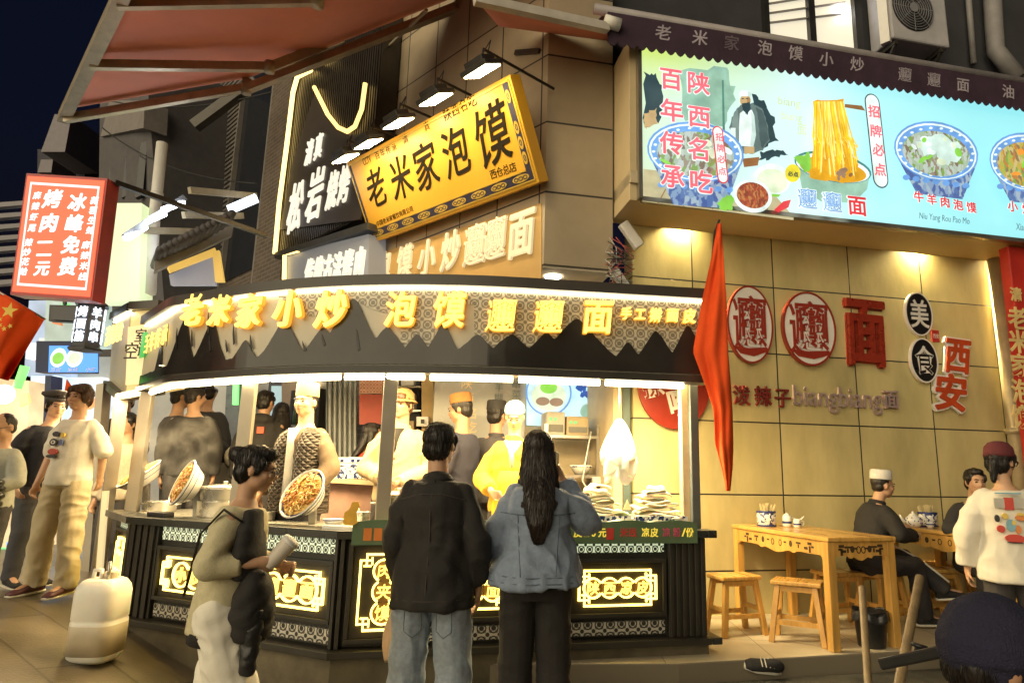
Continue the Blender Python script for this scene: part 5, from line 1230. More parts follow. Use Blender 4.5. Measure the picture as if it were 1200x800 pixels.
def make_stool(label):
    o = thing('wooden_stool', label, 'stool', (0, 0, 0), 0, 'wooden stools around the tables')
    H = .46
    mb = MB(); mb.box(-.19, .19, -.125, .125, H-.035, H); mb.build('seat', m_wood_h, o, local=True, bevel=.01)
    ft = lambda sx, sy, z: Vector((sx*(.135+.06*(1-z/H)), sy*(.085+.05*(1-z/H)), z))
    for sx in (-1, 1):
        for sy in (-1, 1):
            mb = MB(); mb.bar(ft(sx, sy, 0), ft(sx, sy, H-.036), .042, .042, (0, 1, 0)); mb.build('leg', m_wood, o, local=True, bevel=.004)
    for sx in (-1, 1): mb = MB(); mb.bar(ft(sx, -1, .20), ft(sx, 1, .20), .022, .035); mb.build('stretcher', m_wood, o, local=True)
    for sy in (-1, 1):
        mb = MB(); mb.bar(ft(-1, sy, .15), ft(1, sy, .15), .022, .035); mb.build('stretcher', m_wood, o, local=True); mb = MB(); mb.bar(ft(-1, sy, H-.06), ft(1, sy, H-.06), .022, .04); mb.build('seat_rail', m_wood, o, local=True)
    return o
st0 = None
for px, py, rz, lab in ((862, 741, R(20), 'wooden stool standing between the stall end and the nearer table'), (938, 751, R(-28), 'wooden stool pushed under the near end of the nearer table'), (985, 733, R(10), 'wooden stool in the shade under the far side of the nearer table'),
                        (1036, 734, R(30), 'wooden stool under the seated man with white cap'), (1100, 726, R(-5), 'wooden stool under the front of the teapot table'), (1130, 716, R(5), 'wooden stool half hidden by the person in white sweatshirt'), (1085, 712, R(80), 'wooden stool by the wall under the teapot table')):
    q = ZP(px, py, FL)
    if st0 is None: st0 = make_stool(lab); s_ = st0
    else: s_ = copy_tree(st0, label=lab)
    s_.location = q; s_.rotation_euler.z = rz
# ------------------------------------------------------------------ things on the tables
def porcelain():
    m = mat('blue_porcelain', (.75, .75, .72), rough=.18, var=.04, coat=.4); n, l = nodes_of(m); b = n['Principled BSDF']
    tc = n.new('ShaderNodeTexCoord'); vo = n.new('ShaderNodeTexVoronoi'); vo.inputs['Scale'].default_value = 26; vo.feature = 'DISTANCE_TO_EDGE'
    nz = n.new('ShaderNodeTexNoise'); nz.inputs['Scale'].default_value = 34; l.new(tc.outputs['Object'], nz.inputs['Vector']); l.new(tc.outputs['Object'], vo.inputs['Vector'])
    th = n.new('ShaderNodeMath'); th.operation = 'GREATER_THAN'; th.inputs[1].default_value = .53; l.new(nz.outputs['Fac'], th.inputs[0])
    mx = n.new('ShaderNodeMix'); mx.data_type = 'RGBA'; mx.inputs[7].default_value = (.03, .05, .16, 1); l.new(th.outputs[0], mx.inputs[0]); l.new(b.inputs['Base Color'].links[0].from_socket, mx.inputs[6]); l.new(mx.outputs[2], b.inputs['Base Color'])
    return m
m_porc = porcelain(); m_china = mat('white_china', (.78, .77, .72), rough=.2, var=.04, coat=.3)
m_bluep = mat('blue_glaze', (.03, .05, .2), rough=.25)
def chop_pot(P, lab, n=46):
    o = thing('chopstick_pot', lab, 'pot', tuple(P), 0, 'chopstick pots on the tables')
    mb = MB(); mb.lathe([(.072, 0), (.085, .01), (.085, .13), (.080, .135), (.076, .132), (.074, .02), (0, .02)], P, seg=28); mb.build('pot', m_porc, o)
    mb = MB(); mb.lathe([(.0865, .002), (.087, .014), (.0855, .016)], P, seg=28); mb.lathe([(.0862, .118), (.087, .134), (.084, .137)], P, seg=28); mb.build('glaze_band', m_bluep, o)
    mst = mat('bamboo', (.62, .52, .28), rough=.5); rr = random.Random(int(P.x*100))
    for i in range(n):
        a, r_ = rr.uniform(0, 6.28), rr.uniform(0, .06); b0 = P+Vector((r_*.7*math.cos(a), r_*.7*math.sin(a), .025)); tp = P+Vector((r_*1.45*math.cos(a)+rr.uniform(-.012, .012), r_*1.3*math.sin(a), rr.uniform(.18, .205)))
        mb = MB(); mb.bar(b0, tp, .0065, .0065); mb.build('chopstick', mst, o)
def on(px, py, z=None): return ZP(px, py, ZT if z is None else z)
P1 = Vector(tb.location)+Matrix.Rotation(TA, 3, 'Z') @ Vector((-.02, .36, .82)); P1 = Vector((U(898, 606, P1.y).x, P1.y, ZT))
chop_pot(P1, 'blue and white chopstick pot on the nearer table')
P2 = U(1087, 605, 6.62); P2.z = ZT; chop_pot(P2, 'blue and white chopstick pot beside the teapot on the far table')
def cup(P, lab, r_=.035, h=.085, handle=True, spoon=False):
    o = thing('condiment_cup', lab, 'cup', tuple(P), 0, 'small china jars on the nearer table')
    mb = MB(); mb.lathe([(r_*.8, 0), (r_, .01), (r_*.95, h*.8), (r_*.85, h), (r_*.75, h*.98), (r_*.75, h*.3), (0, h*.3)], P, seg=20); mb.build('cup', m_china, o)
    mb = MB(); mb.lathe([(r_*1.005, h*.3), (r_*1.0, h*.5)], P, seg=20); mb.build('glaze_band', m_bluep, o)
    mb = MB(); mb.tube([P+Vector((r_*.95, 0, h*.8)), P+Vector((r_*1.8, 0, h*.75)), P+Vector((r_*1.7, 0, h*.3)), P+Vector((r_, 0, h*.2))], .005, 7); mb.build('handle', m_china, o)
    if spoon:
        mb = MB(); mb.tube([P+Vector((0, 0, h*.5)), P+Vector((.06, -.02, h*1.35))], .006, 7); mb.build('spoon', m_china, o)
    else:
        mb = MB(); mb.lathe([(r_*.85, h), (r_*.5, h*1.12), (.008, h*1.2), (0, h*1.28)], P, seg=18); mb.build('lid', m_china, o)
cup(Vector((U(922, 606, P1.y-.02).x, P1.y-.02, ZT)), 'lidded white china jar right beside the chopstick pot', .042, .10)
cup(Vector((U(932, 606, P1.y-.06).x, P1.y-.10, ZT)), 'small china jar with a spoon on the nearer table', .034, .075, spoon=True)
tp = Vector((U(1070, 605, 6.50).x, 6.50, ZT)); o = thing('teapot', 'round white china teapot with blue dots on the far table', 'teapot', tuple(tp))
mb = MB(); mb.lathe([(.04, 0), (.062, .02), (.075, .05), (.068, .085), (.04, .105), (.036, .11)], tp, seg=24); mb.build('pot', mat('dotted_china', (.76, .75, .72), rough=.2, var=.04), o)
mb = MB(); mb.lathe([(.042, .108), (.025, .125), (.008, .13), (.012, .142), (0, .15)], tp, seg=20); mb.build('lid', m_china, o)
mb = MB(); mb.tube([tp+Vector((-.065, 0, .035)), tp+Vector((-.105, 0, .07)), tp+Vector((-.125, 0, .115))], .016, 8, r1=.008); mb.build('spout', m_china, o)
mb = MB(); mb.tube([tp+Vector((.06, 0, .09)), tp+Vector((.11, 0, .095)), tp+Vector((.115, 0, .05)), tp+Vector((.065, 0, .03))], .008, 8); mb.build('handle', m_china, o)
mb = MB()
for i in range(40): a, b = random.uniform(0, 6.28), random.uniform(.02, .09); r_ = .068+.008*math.sin((b-.02)/.07*3.1); mb.blob(tp+Vector((r_*math.cos(a), r_*math.sin(a), b)), (.006, .006, .006), seg=6, rings=4)
mb.build('dot', m_bluep, o)
tag(o, None)
P = Vector((tp.x+.10, tp.y-.1, ZT)); o = thing('tea_cup', 'tiny china cup in front of the teapot', 'cup', tuple(P)); mb = MB(); mb.lathe([(.02, 0), (.032, .02), (.034, .055), (.03, .054), (.02, .01), (0, .01)], P, seg=18); mb.build('cup', m_china, o); mb = MB(); mb.lathe([(.033, .03), (.0345, .042)], P, seg=18); mb.build('glaze_band', m_bluep, o)
# waste bin under the table
q = ZP(1022, 757, FL); o = thing('waste_bin', 'black plastic waste bin with liner bag under the nearer table', 'bin', tuple(q))
mb = MB(); mb.lathe([(.095, 0), (.10, .01), (.125, .26), (.13, .265), (.12, .262), (.095, .02), (0, .02)], q, seg=24); mb.build('bin', mat('bin_black', (.015, .015, .015), rough=.4), o)
mb = MB(); vs = MB()
mb.grid(lambda s, t: q+Vector(((.126+.010*math.sin(s*40)+.012*t)*math.cos(s*6.2832), (.126+.010*math.sin(s*40)+.012*t)*math.sin(s*6.2832), .262-.07*t+.015*math.sin(s*23))), 48, 3, th=.002); mb.build('liner', mat('liner_black', (.03, .03, .03), rough=.25), o)
# sneaker lying on the step
def shoe(name, P, dirv, label, up, dark, sole, parent=None):
    o = parent or thing(name, label, 'shoe', tuple(P)); d = Vector(dirv).normalized(); s = d.cross(Vector(up)).normalized(); u_ = s.cross(d)
    M = Matrix((d, s, u_)).transposed()
    mb = MB(); mb.loft([(P+M@Vector((-.13, 0, .05)), M@Vector((0, .028, 0)), M@Vector((0, 0, .04))), (P+M@Vector((-.09, 0, .065)), M@Vector((0, .04, 0)), M@Vector((0, 0, .055))), (P+M@Vector((-.03, 0, .062)), M@Vector((0, .042, 0)), M@Vector((0, 0, .052))), (P+M@Vector((.04, 0, .045)), M@Vector((0, .045, 0)), M@Vector((0, 0, .034))), (P+M@Vector((.10, 0, .036)), M@Vector((0, .046, 0)), M@Vector((0, 0, .024))), (P+M@Vector((.145, 0, .03)), M@Vector((0, .03, 0)), M@Vector((0, 0, .014)))]); mb.build('upper', dark, o)
    mb = MB(); mb.loft([(P+M@Vector((-.14, 0, .015)), M@Vector((0, .03, 0)), M@Vector((0, 0, .015))), (P+M@Vector((-.09, 0, .015)), M@Vector((0, .043, 0)), M@Vector((0, 0, .017))), (P+M@Vector((.06, 0, .015)), M@Vector((0, .049, 0)), M@Vector((0, 0, .016))), (P+M@Vector((.15, 0, .018)), M@Vector((0, .03, 0)), M@Vector((0, 0, .012)))]); mb.build('sole', sole, o)
    return o, M
m_sole = mat('sole_white', (.70, .66, .55), rough=.5); m_blk_cloth = mat('black_cloth', (.018, .017, .018), rough=.8, var=.3)
q = ZP(893, 792, .118); o, M = shoe('sneaker', q+Vector((0, 0, .05)), (-.85, -.2, .15), 'black and cream sneaker lying on the dark step below the tables', (0, -.75, .65), m_blk_cloth, m_sole)
mb = MB(); 
for k in range(4): mb.bar(q+Vector((0, 0, .05))+M@Vector((-.04+.03*k, -.035, .09)), q+Vector((0, 0, .05))+M@Vector((-.04+.03*k, .035, .09)), .006, .004)
mb.build('lace', m_sole, o)
# two wooden poles in front
for (x0, y0), (x1, y1), d, r_, lab in (((1010, 688), (1020, 840), 2.9, .014, 'upright bare wooden pole in front of the waste bin'), ((1078, 676), (1046, 840), 2.7, .017, 'slanting bare wooden pole beside the black phone clamp')):
    mb = MB(); a, b = U(x0, y0, d), U(x1, y1, d-.35); e_ = a+(b-a)*((0-a.z)/(b.z-a.z)); mb.tube([a, (a+e_)/2, e_], r_, 10); tag(mb.build('wooden_pole', mat('pole_wood', (.34, .24, .12), rough=.6, var=.3, stretch=(8, 8, .6))), lab, 'pole')
# white plastic canister on the street
q = ZP(110, 776, .20); q.z = zg(q.x, q.y); o = thing('plastic_canister', 'big white plastic canister standing on the street by the stall corner', 'canister', tuple(q))
def sq_lathe(mb, prof, P, n=32, e=.55):
    vs = []
    for r_, h in prof:
        for k in range(n):
            t = 2*math.pi*k/n; c, s_ = math.cos(t), math.sin(t); vs.append(P+Vector((r_*math.copysign(abs(c)**e, c), r_*math.copysign(abs(s_)**e, s_), h)))
    fs = [(i*n+k, i*n+(k+1)%n, (i+1)*n+(k+1)%n, (i+1)*n+k) for i in range(len(prof)-1) for k in range(n)]+[tuple(range(n-1, -1, -1)), tuple((len(prof)-1)*n+k for k in range(n))]
    mb.add(vs, fs, smooth=True)
mb = MB(); sq_lathe(mb, [(.115, 0), (.138, .02), (.146, .06), (.146, .16), (.141, .17), (.146, .18), (.146, .255), (.141, .265), (.146, .275), (.146, .44), (.136, .48), (.112, .515), (.09, .525)], q)
m_can = mat('canister_plastic', (.80, .77, .68), rough=.35, var=.06, sub=.3)
mb.build('body', m_can, o)
mb = MB(); sq_lathe(mb, [(.1475, .05), (.1478, .235), (.1472, .236)], q); mb.build('label_band', mat('canister_liquid', (.54, .46, .32), rough=.4, var=.12), o)
mb = MB(); mb.lathe([(.042, .52), (.042, .56), (.037, .57), (0, .57)], q+Vector((.035, 0, 0)), seg=20); mb.build('lid', mat('lid_cream', (.6, .5, .35)), o)
mb = MB(); mb.tube([q+Vector((-.085, 0, .515)), q+Vector((-.08, 0, .575)), q+Vector((-.02, -.02, .58)), q+Vector((-.01, -.03, .52))], .014, 8); mb.build('handle', m_can, o)
mb = MB(); mb.tube([q+Vector((.05, -.05, .50)), q+Vector((.053, -.06, .64))], .012, 8); mb.build('tap', m_steel, o)

# =================================================================== things on the stall counter
CT_Z = ZC1-.005
def oncounter(F, px, c, py=590): a = F.uv(px, py, c)[0]; return F.p(a, CT_Z, c)
m_noodle = mat('noodle_gold', (.72, .46, .11), rough=.45, var=.35, scale=30)
def tilted_bowl(P, ax, R_, dep, label, garnish=True, seed=0):
    """steel rimmed white serving basin tipped towards the street; P is the middle of its opening"""
    ax = Vector(ax).normalized(); o = thing('serving_bowl', label, 'bowl', tuple(P), 0, 'tipped serving bowls on the counter')
    O = P-ax*dep
    mb = MB(); mb.lathe([(0, 0), (R_*.55, 0), (R_*.62, .008), (R_*.93, dep*.85), (R_*1.0, dep), (R_*1.03, dep+.004), (R_*.99, dep+.012), (R_*.94, dep), (R_*.90, dep*.8)], O, ax, seg=36); mb.build('bowl', m_china, o)
    mb = MB(); mb.lathe([(R_*.815, dep*.52), (R_*.83, dep*.56)], O, ax, seg=36); mb.lathe([(R_*.99, dep*.92), (R_*1.012, dep*.96)], O, ax, seg=36); mb.build('glaze_band', m_bluep, o)
    rr = random.Random(seed); x = ax.orthogonal().normalized(); y = ax.cross(x)
    mb = MB(); prof = [(R_*.93, dep*.86)]+[(R_*.93*math.cos(t), dep*.86+R_*.16*math.sin(t)) for t in [i*math.pi/16 for i in range(1, 8)]]+[(0, dep*.86+R_*.16)]; mb.lathe(prof, O, ax, seg=30)
    heap = mb.build('heap', m_noodle, o)
    mb = MB()
    for i in range(150):
        r_, t = R_*.82*math.sqrt(rr.random()), rr.uniform(0, 6.28); cc = O+ax*(dep*.86+R_*.16*math.sqrt(max(0, 1-(r_/(R_*.93))**2))+.006)+x*(r_*math.cos(t))+y*(r_*math.sin(t)); t2 = rr.uniform(0, 6.28)
        d_ = x*math.cos(t2)+y*math.sin(t2); s_ = ax.cross(d_); L_ = rr.uniform(.03, .08)
        mb.m(rr.choice([m_noodle, mat('noodle_pale', (.80, .58, .22), rough=.4), mat('noodle_red', (.55, .20, .03), rough=.4) if garnish else m_noodle]))
        mb.tube([cc-d_*L_/2, cc-d_*L_*.15+s_*rr.uniform(-.012, .012)+ax*.006, cc+d_*L_*.2+s_*rr.uniform(-.012, .012)+ax*.005, cc+d_*L_/2-ax*.004], rr.uniform(.0035, .006), 5)
    mb.build('noodle_strand', None, heap)
    mb = MB()
    for i in range(16):
        r_, t = R_*.7*math.sqrt(rr.random()), rr.uniform(0, 6.28); cc = O+ax*(dep*.86+R_*.17)+x*(r_*math.cos(t))+y*(r_*math.sin(t)); mb.blob(cc, (.012, .005, .006), seg=6, rings=4)
    mb.build('chilli_flake', mat('chilli_red', (.45, .06, .02)), heap)
    mb = MB(); mb.bar(O-ax*.01+Vector((0, 0, .0)), Vector((O.x, O.y+.05, CT_Z)), .05, .05); mb.build('prop_stand', m_steel, o)
    return o
def facing(F, up=.6): return (F.n*math.sqrt(1-up*up)+Zv*up)
b3 = FA.at(354, 578, -.16); tilted_bowl(Vector((b3.x, b3.y, max(b3.z, CT_Z+.17))), facing(FA, .52)+Vector((-.10, 0, 0)), .195, .11, 'tipped bowl heaped with golden noodles, nearest the walking woman', seed=1)
b2 = FA.at(214, 565, -.16); tilted_bowl(Vector((b2.x, b2.y, max(b2.z, CT_Z+.15))), facing(FA, .42)+Vector((-.42, .1, 0)), .19, .12, 'tipped bowl of red golden noodles at the stall corner pillar', seed=2)
b1 = FC.at(163, 555, -.16); tilted_bowl(Vector((b1.x, b1.y, max(b1.z, CT_Z+.15))), FC.n*.62+Zv*.78, .21, .11, 'tipped bowl on the far side facet of the stall, seen edge on', garnish=False, seed=3)
# steamers, pots, small ware
m_alu = mat('aluminium', (.62, .60, .55), rough=.28, metal=.75, var=.08)
def pot(name, P, r_, h, lab, m_=None, lid=True, knobs=True, cat='pot', grp=None):
    o = thing(name, lab, cat, tuple(P), 0, grp)
    mb = MB(); mb.lathe([(r_*.96, 0), (r_, .01), (r_, h-.006), (r_*1.03, h), (r_*.97, h+.002), (r_*.96, h*.7), (0, h*.7)], P, seg=36); mb.build('pot', m_ or m_alu, o)
    if lid: mb = MB(); mb.lathe([(r_*1.0, h+.004), (r_*.98, h+.014), (r_*.4, h+.03), (0, h+.034)], P, seg=32); mb.lathe([(.012, h+.03), (.022, h+.055), (0, h+.06)], P, seg=14); mb.build('lid', m_ or m_alu, o)
    if knobs:
        for s_ in (-1, 1): mb = MB(); c = P+Vector((s_*r_, 0, h*.75)); mb.tube([c+Vector((0, -.04, 0)), c+Vector((s_*.035, -.03, 0)), c+Vector((s_*.035, .03, 0)), c+Vector((0, .04, 0))], .006, 7); mb.build('handle', m_ or m_alu, o)
    return o
P = oncounter(FA, 262, -.42); pot('steamer_pot', P, .20, .13, 'wide steel steamer pot behind the walking woman', lid=False)
pot('steamer_tray', P+Vector((0, 0, .132)), .19, .10, 'steel steamer tray stacked on the wide steamer pot', lid=True)
P = oncounter(FA, 300, -.30); pot('steel_dish', P, .15, .07, 'low steel dish between the steamer and the golden noodle bowl', lid=False, knobs=False)
P = oncounter(FB, 468, -.34); pot('stock_pot', P, .165, .22, 'large bright white stock pot in front of the tan capped vendor', mat('pot_white', (.75, .70, .56), rough=.3))
P = oncounter(FB, 425, -.22); pot('sauce_pot', P, .055, .11, 'small steel sauce pot left of the stock pot post', lid=False, knobs=False)
mb = MB(); mb.tube([P+Vector((0, 0, .06)), P+Vector((-.05, .02, .17))], .006, 6); tag(mb.build('ladle', m_alu), 'thin steel ladle handle standing in the small sauce pot', 'ladle')
P = oncounter(FA, 393, -.12); o = thing('soup_bowl', 'plain white soup bowl beside the noodle bowl on the counter', 'bowl', tuple(P)); mb = MB(); mb.lathe([(.03, 0), (.035, .008), (.07, .05), (.075, .062), (.071, .060), (.03, .015), (0, .014)], P, seg=26); mb.build('bowl', m_china, o); mb = MB(); mb.lathe([(.0745, .052), (.0762, .058)], P, seg=26); mb.build('rim_line', m_bluep, o)
P = oncounter(FA, 404, -.05); mb = MB(); mb.fbox(Frame(P, FA.u, FA.n), -.14, .12, 0, .03, -.07, .05); tag(mb.build('chopping_board', m_china, bevel=.006), 'flat white board on the counter under the soup bowl', 'board')
mb = MB(); P = oncounter(FA, 190, -.05); mb.fbox(Frame(P, FA.u, FA.n), -.12, .10, .001, .045, -.05, .04); tag(mb.build('card_reader', m_black, bevel=.01), 'flat black box on the counter below the corner noodle bowl', 'box')
P = FC.p(LC*.35, CT_Z, -.3); pot('steel_basin', P, .13, .09, 'steel basin on the far side facet of the counter', lid=False)
# noodle sheets in patterned trays
m_sheet = mat('noodle_sheet', (.88, .84, .66), rough=.25, var=.08, scale=14, sub=.25)
def tray(px0, px1, lab, lab2, sd):
    a0, a1 = FB.uv(px0, 600, -.12)[0], FB.uv(px1, 600, -.12)[0]; P = FB.p((a0+a1)/2, CT_Z, -.12); o = thing('patterned_tray', lab, 'tray', tuple(P), 0, 'patterned trays of noodle sheets'); hw = (a1-a0)/2
    F = Frame(P, FB.u, FB.n); mb = MB()
    for s0, s1, c0, c1 in ((-hw, hw, .09, .10), (-hw, hw, -.20, -.19), (-hw, -hw+.01, -.19, .09), (hw-.01, hw, -.19, .09)): mb.fbox(F, s0, s1, 0, .10, c0, c1)
    mb.fbox(F, -hw+.01, hw-.01, 0, .01, -.19, .09); mb.build('tray', m_porc, o)
    h = thing('noodle_sheet_pile', lab2, 'noodles', tuple(P+Zv*.01), 0, 'piles of folded noodle sheets'); rr = random.Random(sd)
    for k in range(11):
        z0 = .05+k*.026; w_ = hw*(1.0-.07*k); cx_ = rr.uniform(-.03, .03); d0 = rr.uniform(-.02, .02); ph = rr.uniform(0, 6); mb = MB()
        rot = rr.uniform(-.35, .35)
        def fn(s, t, z0=z0, w_=w_, cx_=cx_, d0=d0, ph=ph, rot=rot):
            x, y = (s-.5)*2*w_, (t-.5)*.26*(1-.06*k); x2 = x*math.cos(rot)-y*math.sin(rot); y2 = x*math.sin(rot)+y*math.cos(rot)
            return F.p(cx_+x2, z0+.010*math.sin(x*22+ph)+.009*math.sin(y*26+ph*2)-.12*max(0, abs(x)/w_-.75)**1.5, -.05+d0+y2)
        mb.grid(fn, 22, 12, th=.010); mb.build('sheet', m_sheet, h)
tray(668, 735, 'patterned tray nearest the denim jacket woman', 'folded noodle sheets heaped in the tray nearest the denim jacket', 5); tray(739, 800, 'patterned tray nearest the stall end post', 'folded noodle sheets heaped in the tray nearest the end post', 6)
# hanging plastic bags
q = FB.at(726, 500, -.25); o = thing('plastic_bag_bunch', 'bunch of white plastic bags hanging under the canopy over the noodle trays', 'bags', tuple(q-Zv*.4))
def bag(s, t, ph=0, R0=.10, L_=.44):
    a = s*2*math.pi; r_ = (.012+(R0)*min(1, t*1.25)**.75)*(1+.16*math.sin(a*5+ph+t*2)+.10*math.sin(a*9-ph)); z = .06-L_*t+.03*math.sin(a*3+ph)*t
    return q+Vector((r_*math.cos(a), r_*math.sin(a)*.6, z))
m_bag = mat('bag_plastic', (.92, .90, .80), rough=.25, var=.05, sub=.3)
for ph, R0, L_ in ((0, .105, .42), (1.7, .085, .48), (3.1, .115, .34)):
    mb = MB(); mb.grid(lambda s, t: bag(s, t, ph, R0, L_), 48, 16, th=.002); mb.build('bag', m_bag, o)
mb = MB(); mb.tube([q+Zv*.06, Vector((q.x, q.y, ZK0-.05))], .004, 6); mb.build('hook', m_steel, o)
# inner counter and shelf ware behind the vendors
ic = thing('inner_counter', 'salmon fronted inner counter behind the noodle bowl', 'counter', tuple(U(390, 600, 6.2)))
mb = MB(); quad_px(mb, [(335, 640), (444, 640), (444, 567), (335, 560)], 6.3, .4); mb.build('body', mat('salmon', (.50, .30, .24), rough=.5), ic)
mb = MB(); quad_px(mb, [(332, 562), (448, 569), (448, 564), (332, 557)], 6.22, .5); mb.build('worktop', m_cream, ic)
for i, px in enumerate((398, 417, 434)):
    q = U(px, 561, 6.4); o = thing('porcelain_box', ['blue painted porcelain box nearest the quilted vest man', 'middle blue painted porcelain box on the inner counter', 'blue painted porcelain box next to the steel post'][i], 'box', tuple(q), 0, 'porcelain boxes on the inner counter')
    F = Frame(q, FB.u, FB.n); mb = MB(); mb.fbox(F, -.075, .075, 0, .14, -.07, .07); mb.build('box', m_porc, o, bevel=.008)
    mb = MB(); mb.fbox(F, -.08, .08, .141, .20, -.075, .075); mb.build('tray', m_china, o, bevel=.01)
    mb = MB(); mb.fbox(F, -.05, -.02, .155, .185, .0755, .078); mb.fbox(F, .0, .03, .155, .18, .0755, .078); mb.build('brush_mark', m_bluep, o)
P = U(335, 560, 6.45); o = thing('napkin_stack', 'tall stack of white napkins behind the walking woman', 'napkins', tuple(P)); F = Frame(P, FA.u, FA.n)
for k in range(11):
    mb = MB(); e_ = random.uniform(-.006, .006); mb.fbox(F, -.10+e_, .10+e_, k*.024, k*.024+.021, -.08+e_, .08); mb.build('bundle', mat('napkin', (.66, .62, .54), rough=.8), o, bevel=.004)
fr_ = thing('drinks_fridge', 'black drinks fridge with a glass door behind the quilted vest man', 'fridge', tuple(U(352, 600, 8.2)))
FRF = Frame(U(352, 600, 8.0), (math.cos(R(-30)), math.sin(R(-30)), 0), (math.sin(R(-30)), -math.cos(R(-30)), 0)); q0 = FRF.uv(328, 600); q1 = FRF.uv(376, 455)
mb = MB(); x0, x1, z1_ = q0[0], q1[0], q1[1]
mb.fbox(FRF, x0, x1, q0[1]-.6, z1_, -.5, -.03); mb.fbox(FRF, x0, x0+.05, q0[1]-.6, z1_, -.029, 0); mb.fbox(FRF, x1-.05, x1, q0[1]-.6, z1_, -.029, 0); mb.fbox(FRF, x0+.05, x1-.05, z1_-.08, z1_, -.029, 0); mb.build('cabinet', m_black, fr_)
mb = MB(); mb.fbox(FRF, x0+.05, x1-.05, q0[1]-.3, z1_-.08, -.029, -.024); mb.build('lit_interior', emi('fridge_glow', (.55, .66, .75), .16, (.2, .24, .28)), fr_)
for k in range(3):
    z = z1_-.42-k*.40; mb = MB(); mb.fbox(FRF, x0+.05, x1-.05, z-.02, z, -.0235, .0); mb.build('shelf', m_steel, fr_)
    for i in range(5):
        P = FRF.p(x0+.10+(x1-x0-.2)*i/4, z, -.012); mb = MB(); mb.lathe([(.03, 0), (.03, .16), (.012, .22), (.012, .26), (0, .26)], P, seg=10); mb.build('bottle', mat('bottle_brown' if i % 2 else 'bottle_green', (.12, .04, .02) if i % 2 else (.05, .10, .05), rough=.2), fr_)
P = FRF.p((x0+x1)/2, z1_, -.2); o = thing('rice_cooker', 'pale rice cooker standing on the black drinks fridge', 'cooker', tuple(P)); mb = MB(); mb.lathe([(.15, 0), (.17, .03), (.17, .12)], P, seg=26); mb.build('pot', m_china, o); mb = MB(); mb.lathe([(.17, .122), (.14, .18), (.06, .2), (0, .2)], P, seg=26); mb.build('lid', m_white, o)
cu = MB(); cu.grid(lambda s, t: U(382+s*36, 432+t*140, 7.6+.04*math.sin(s*38)), 60, 4, th=.004); tag(cu.build('plastic_curtain', mat('curtain_grey', (.36, .38, .38), rough=.3, var=.1)), 'grey hanging plastic strip curtain beside the drinks fridge', 'curtain')
wp = thing('wall_poster', 'red and cream patterned poster left of the tan capped vendor', 'poster', tuple(U(434, 500, 7.3)))
mb = MB(); quad_px(mb, [(421, 497), (448, 497), (448, 462), (421, 462)], 7.3, .02); mb.build('red_field', mat('poster_red', (.35, .06, .04)), wp); mb = MB(); quad_px(mb, [(421, 461), (448, 461), (448, 432), (421, 432)], 7.3, .02); mb.build('print', lattice_mat('poster_print', (.7, .55, .45), (.45, .12, .08), 7, metal=0), wp)
sh = thing('steel_shelf', 'dark storage shelf with boxes behind the tan capped vendor', 'shelf', tuple(U(485, 600, 7.5)))
mb = MB(); quad_px(mb, [(466, 600), (492, 600), (492, 434), (466, 434)], 7.6, .3); mb.build('back', m_dark, sh)
for y in (452, 480, 508, 540): mb = MB(); quad_px(mb, [(465, y+2), (493, y+2), (493, y), (465, y)], 7.45, .3); mb.build('shelf_board', m_steel, sh)
for i, (y, h, c) in enumerate(((451, 12, (.5, .5, .48)), (479, 18, (.45, .42, .38)), (507, 14, (.3, .22, .12)), (539, 20, (.5, .45, .35)))): mb = MB(); quad_px(mb, [(470, y), (485, y), (485, y-h), (470, y-h)], 7.4, .15); mb.build('carton', mat('carton%d' % i, c), sh)
mb = MB(); quad_px(mb, [(494, 600), (508, 600), (508, 434), (494, 434)], 7.45, .1); tag(mb.build('door_leaf', mat('door_ochre', (.40, .27, .10), rough=.5)), 'narrow ochre door edge beside the pale wall panel', 'door')
sw = thing('switch_box', 'cream electric switch box on the ochre door edge', 'switch box', tuple(U(496, 500, 7.3))); mb = MB(); quad_px(mb, [(488, 499), (502, 499), (502, 488), (488, 488)], 7.35, .06); mb.build('case', m_white, sw)
mb = MB(); quad_px(mb, [(493, 496), (497, 496), (497, 491), (493, 491)], 7.34, .0+.02) if False else quad_px(mb, [(493, 496), (497, 496), (497, 491), (493, 491)], 7.28, .02); mb.build('switch', m_black, sw)
# lit bowl poster on the kitchen wall
KP = Frame(W.p(0, 0, -KB+.05), W.u, W.n); kp = thing('lit_poster', 'backlit blue poster of a soup bowl inside the kitchen', 'poster', tuple(KP.at(665, 498)))
mb = MB(); mb.pprism(KP, [(617, 498), (707, 503), (709, 432), (617, 428)], -.03, .02); mb.build('panel', emi('poster_blue', (.34, .55, .66), 1.0, (.2, .3, .3), var=.3, scale=5), kp)
mb = MB()
def ke(m_, px, py, rx, ry, c):
    mb.m(m_).pprism(KP, [(px+rx*math.cos(t), py+ry*math.sin(t)) for t in [i*math.pi/16 for i in range(32)]], .0205+c*.001, .0212+c*.001)
ke(blu, 643, 460, 27, 27, 0); ke(pm('bowlwhite', (.6, .85, .9)), 643, 460, 25, 25, 1); ke(cream_p, 643, 464, 20, 17, 2); ke(leaf_, 643, 454, 10, 7, 3); ke(meat, 636, 470, 8, 5, 4); ke(meat, 652, 471, 8, 5, 5)
mb.m(dblu)
for i in range(9): x, y = 674+random.uniform(0, 28), 436+random.uniform(0, 26); mb.pprism(KP, ragged([(x, y), (x+9, y+2), (x+7, y+9), (x-1, y+6)], 2, seed=i), .0205, .022+i*.0003)
ke(pm('bowlwhite', (.6, .85, .9)), 690, 484, 13, 13, 7); ke(mist, 690, 482, 10, 9, 8)
mb.build('printed_picture', None, kp)
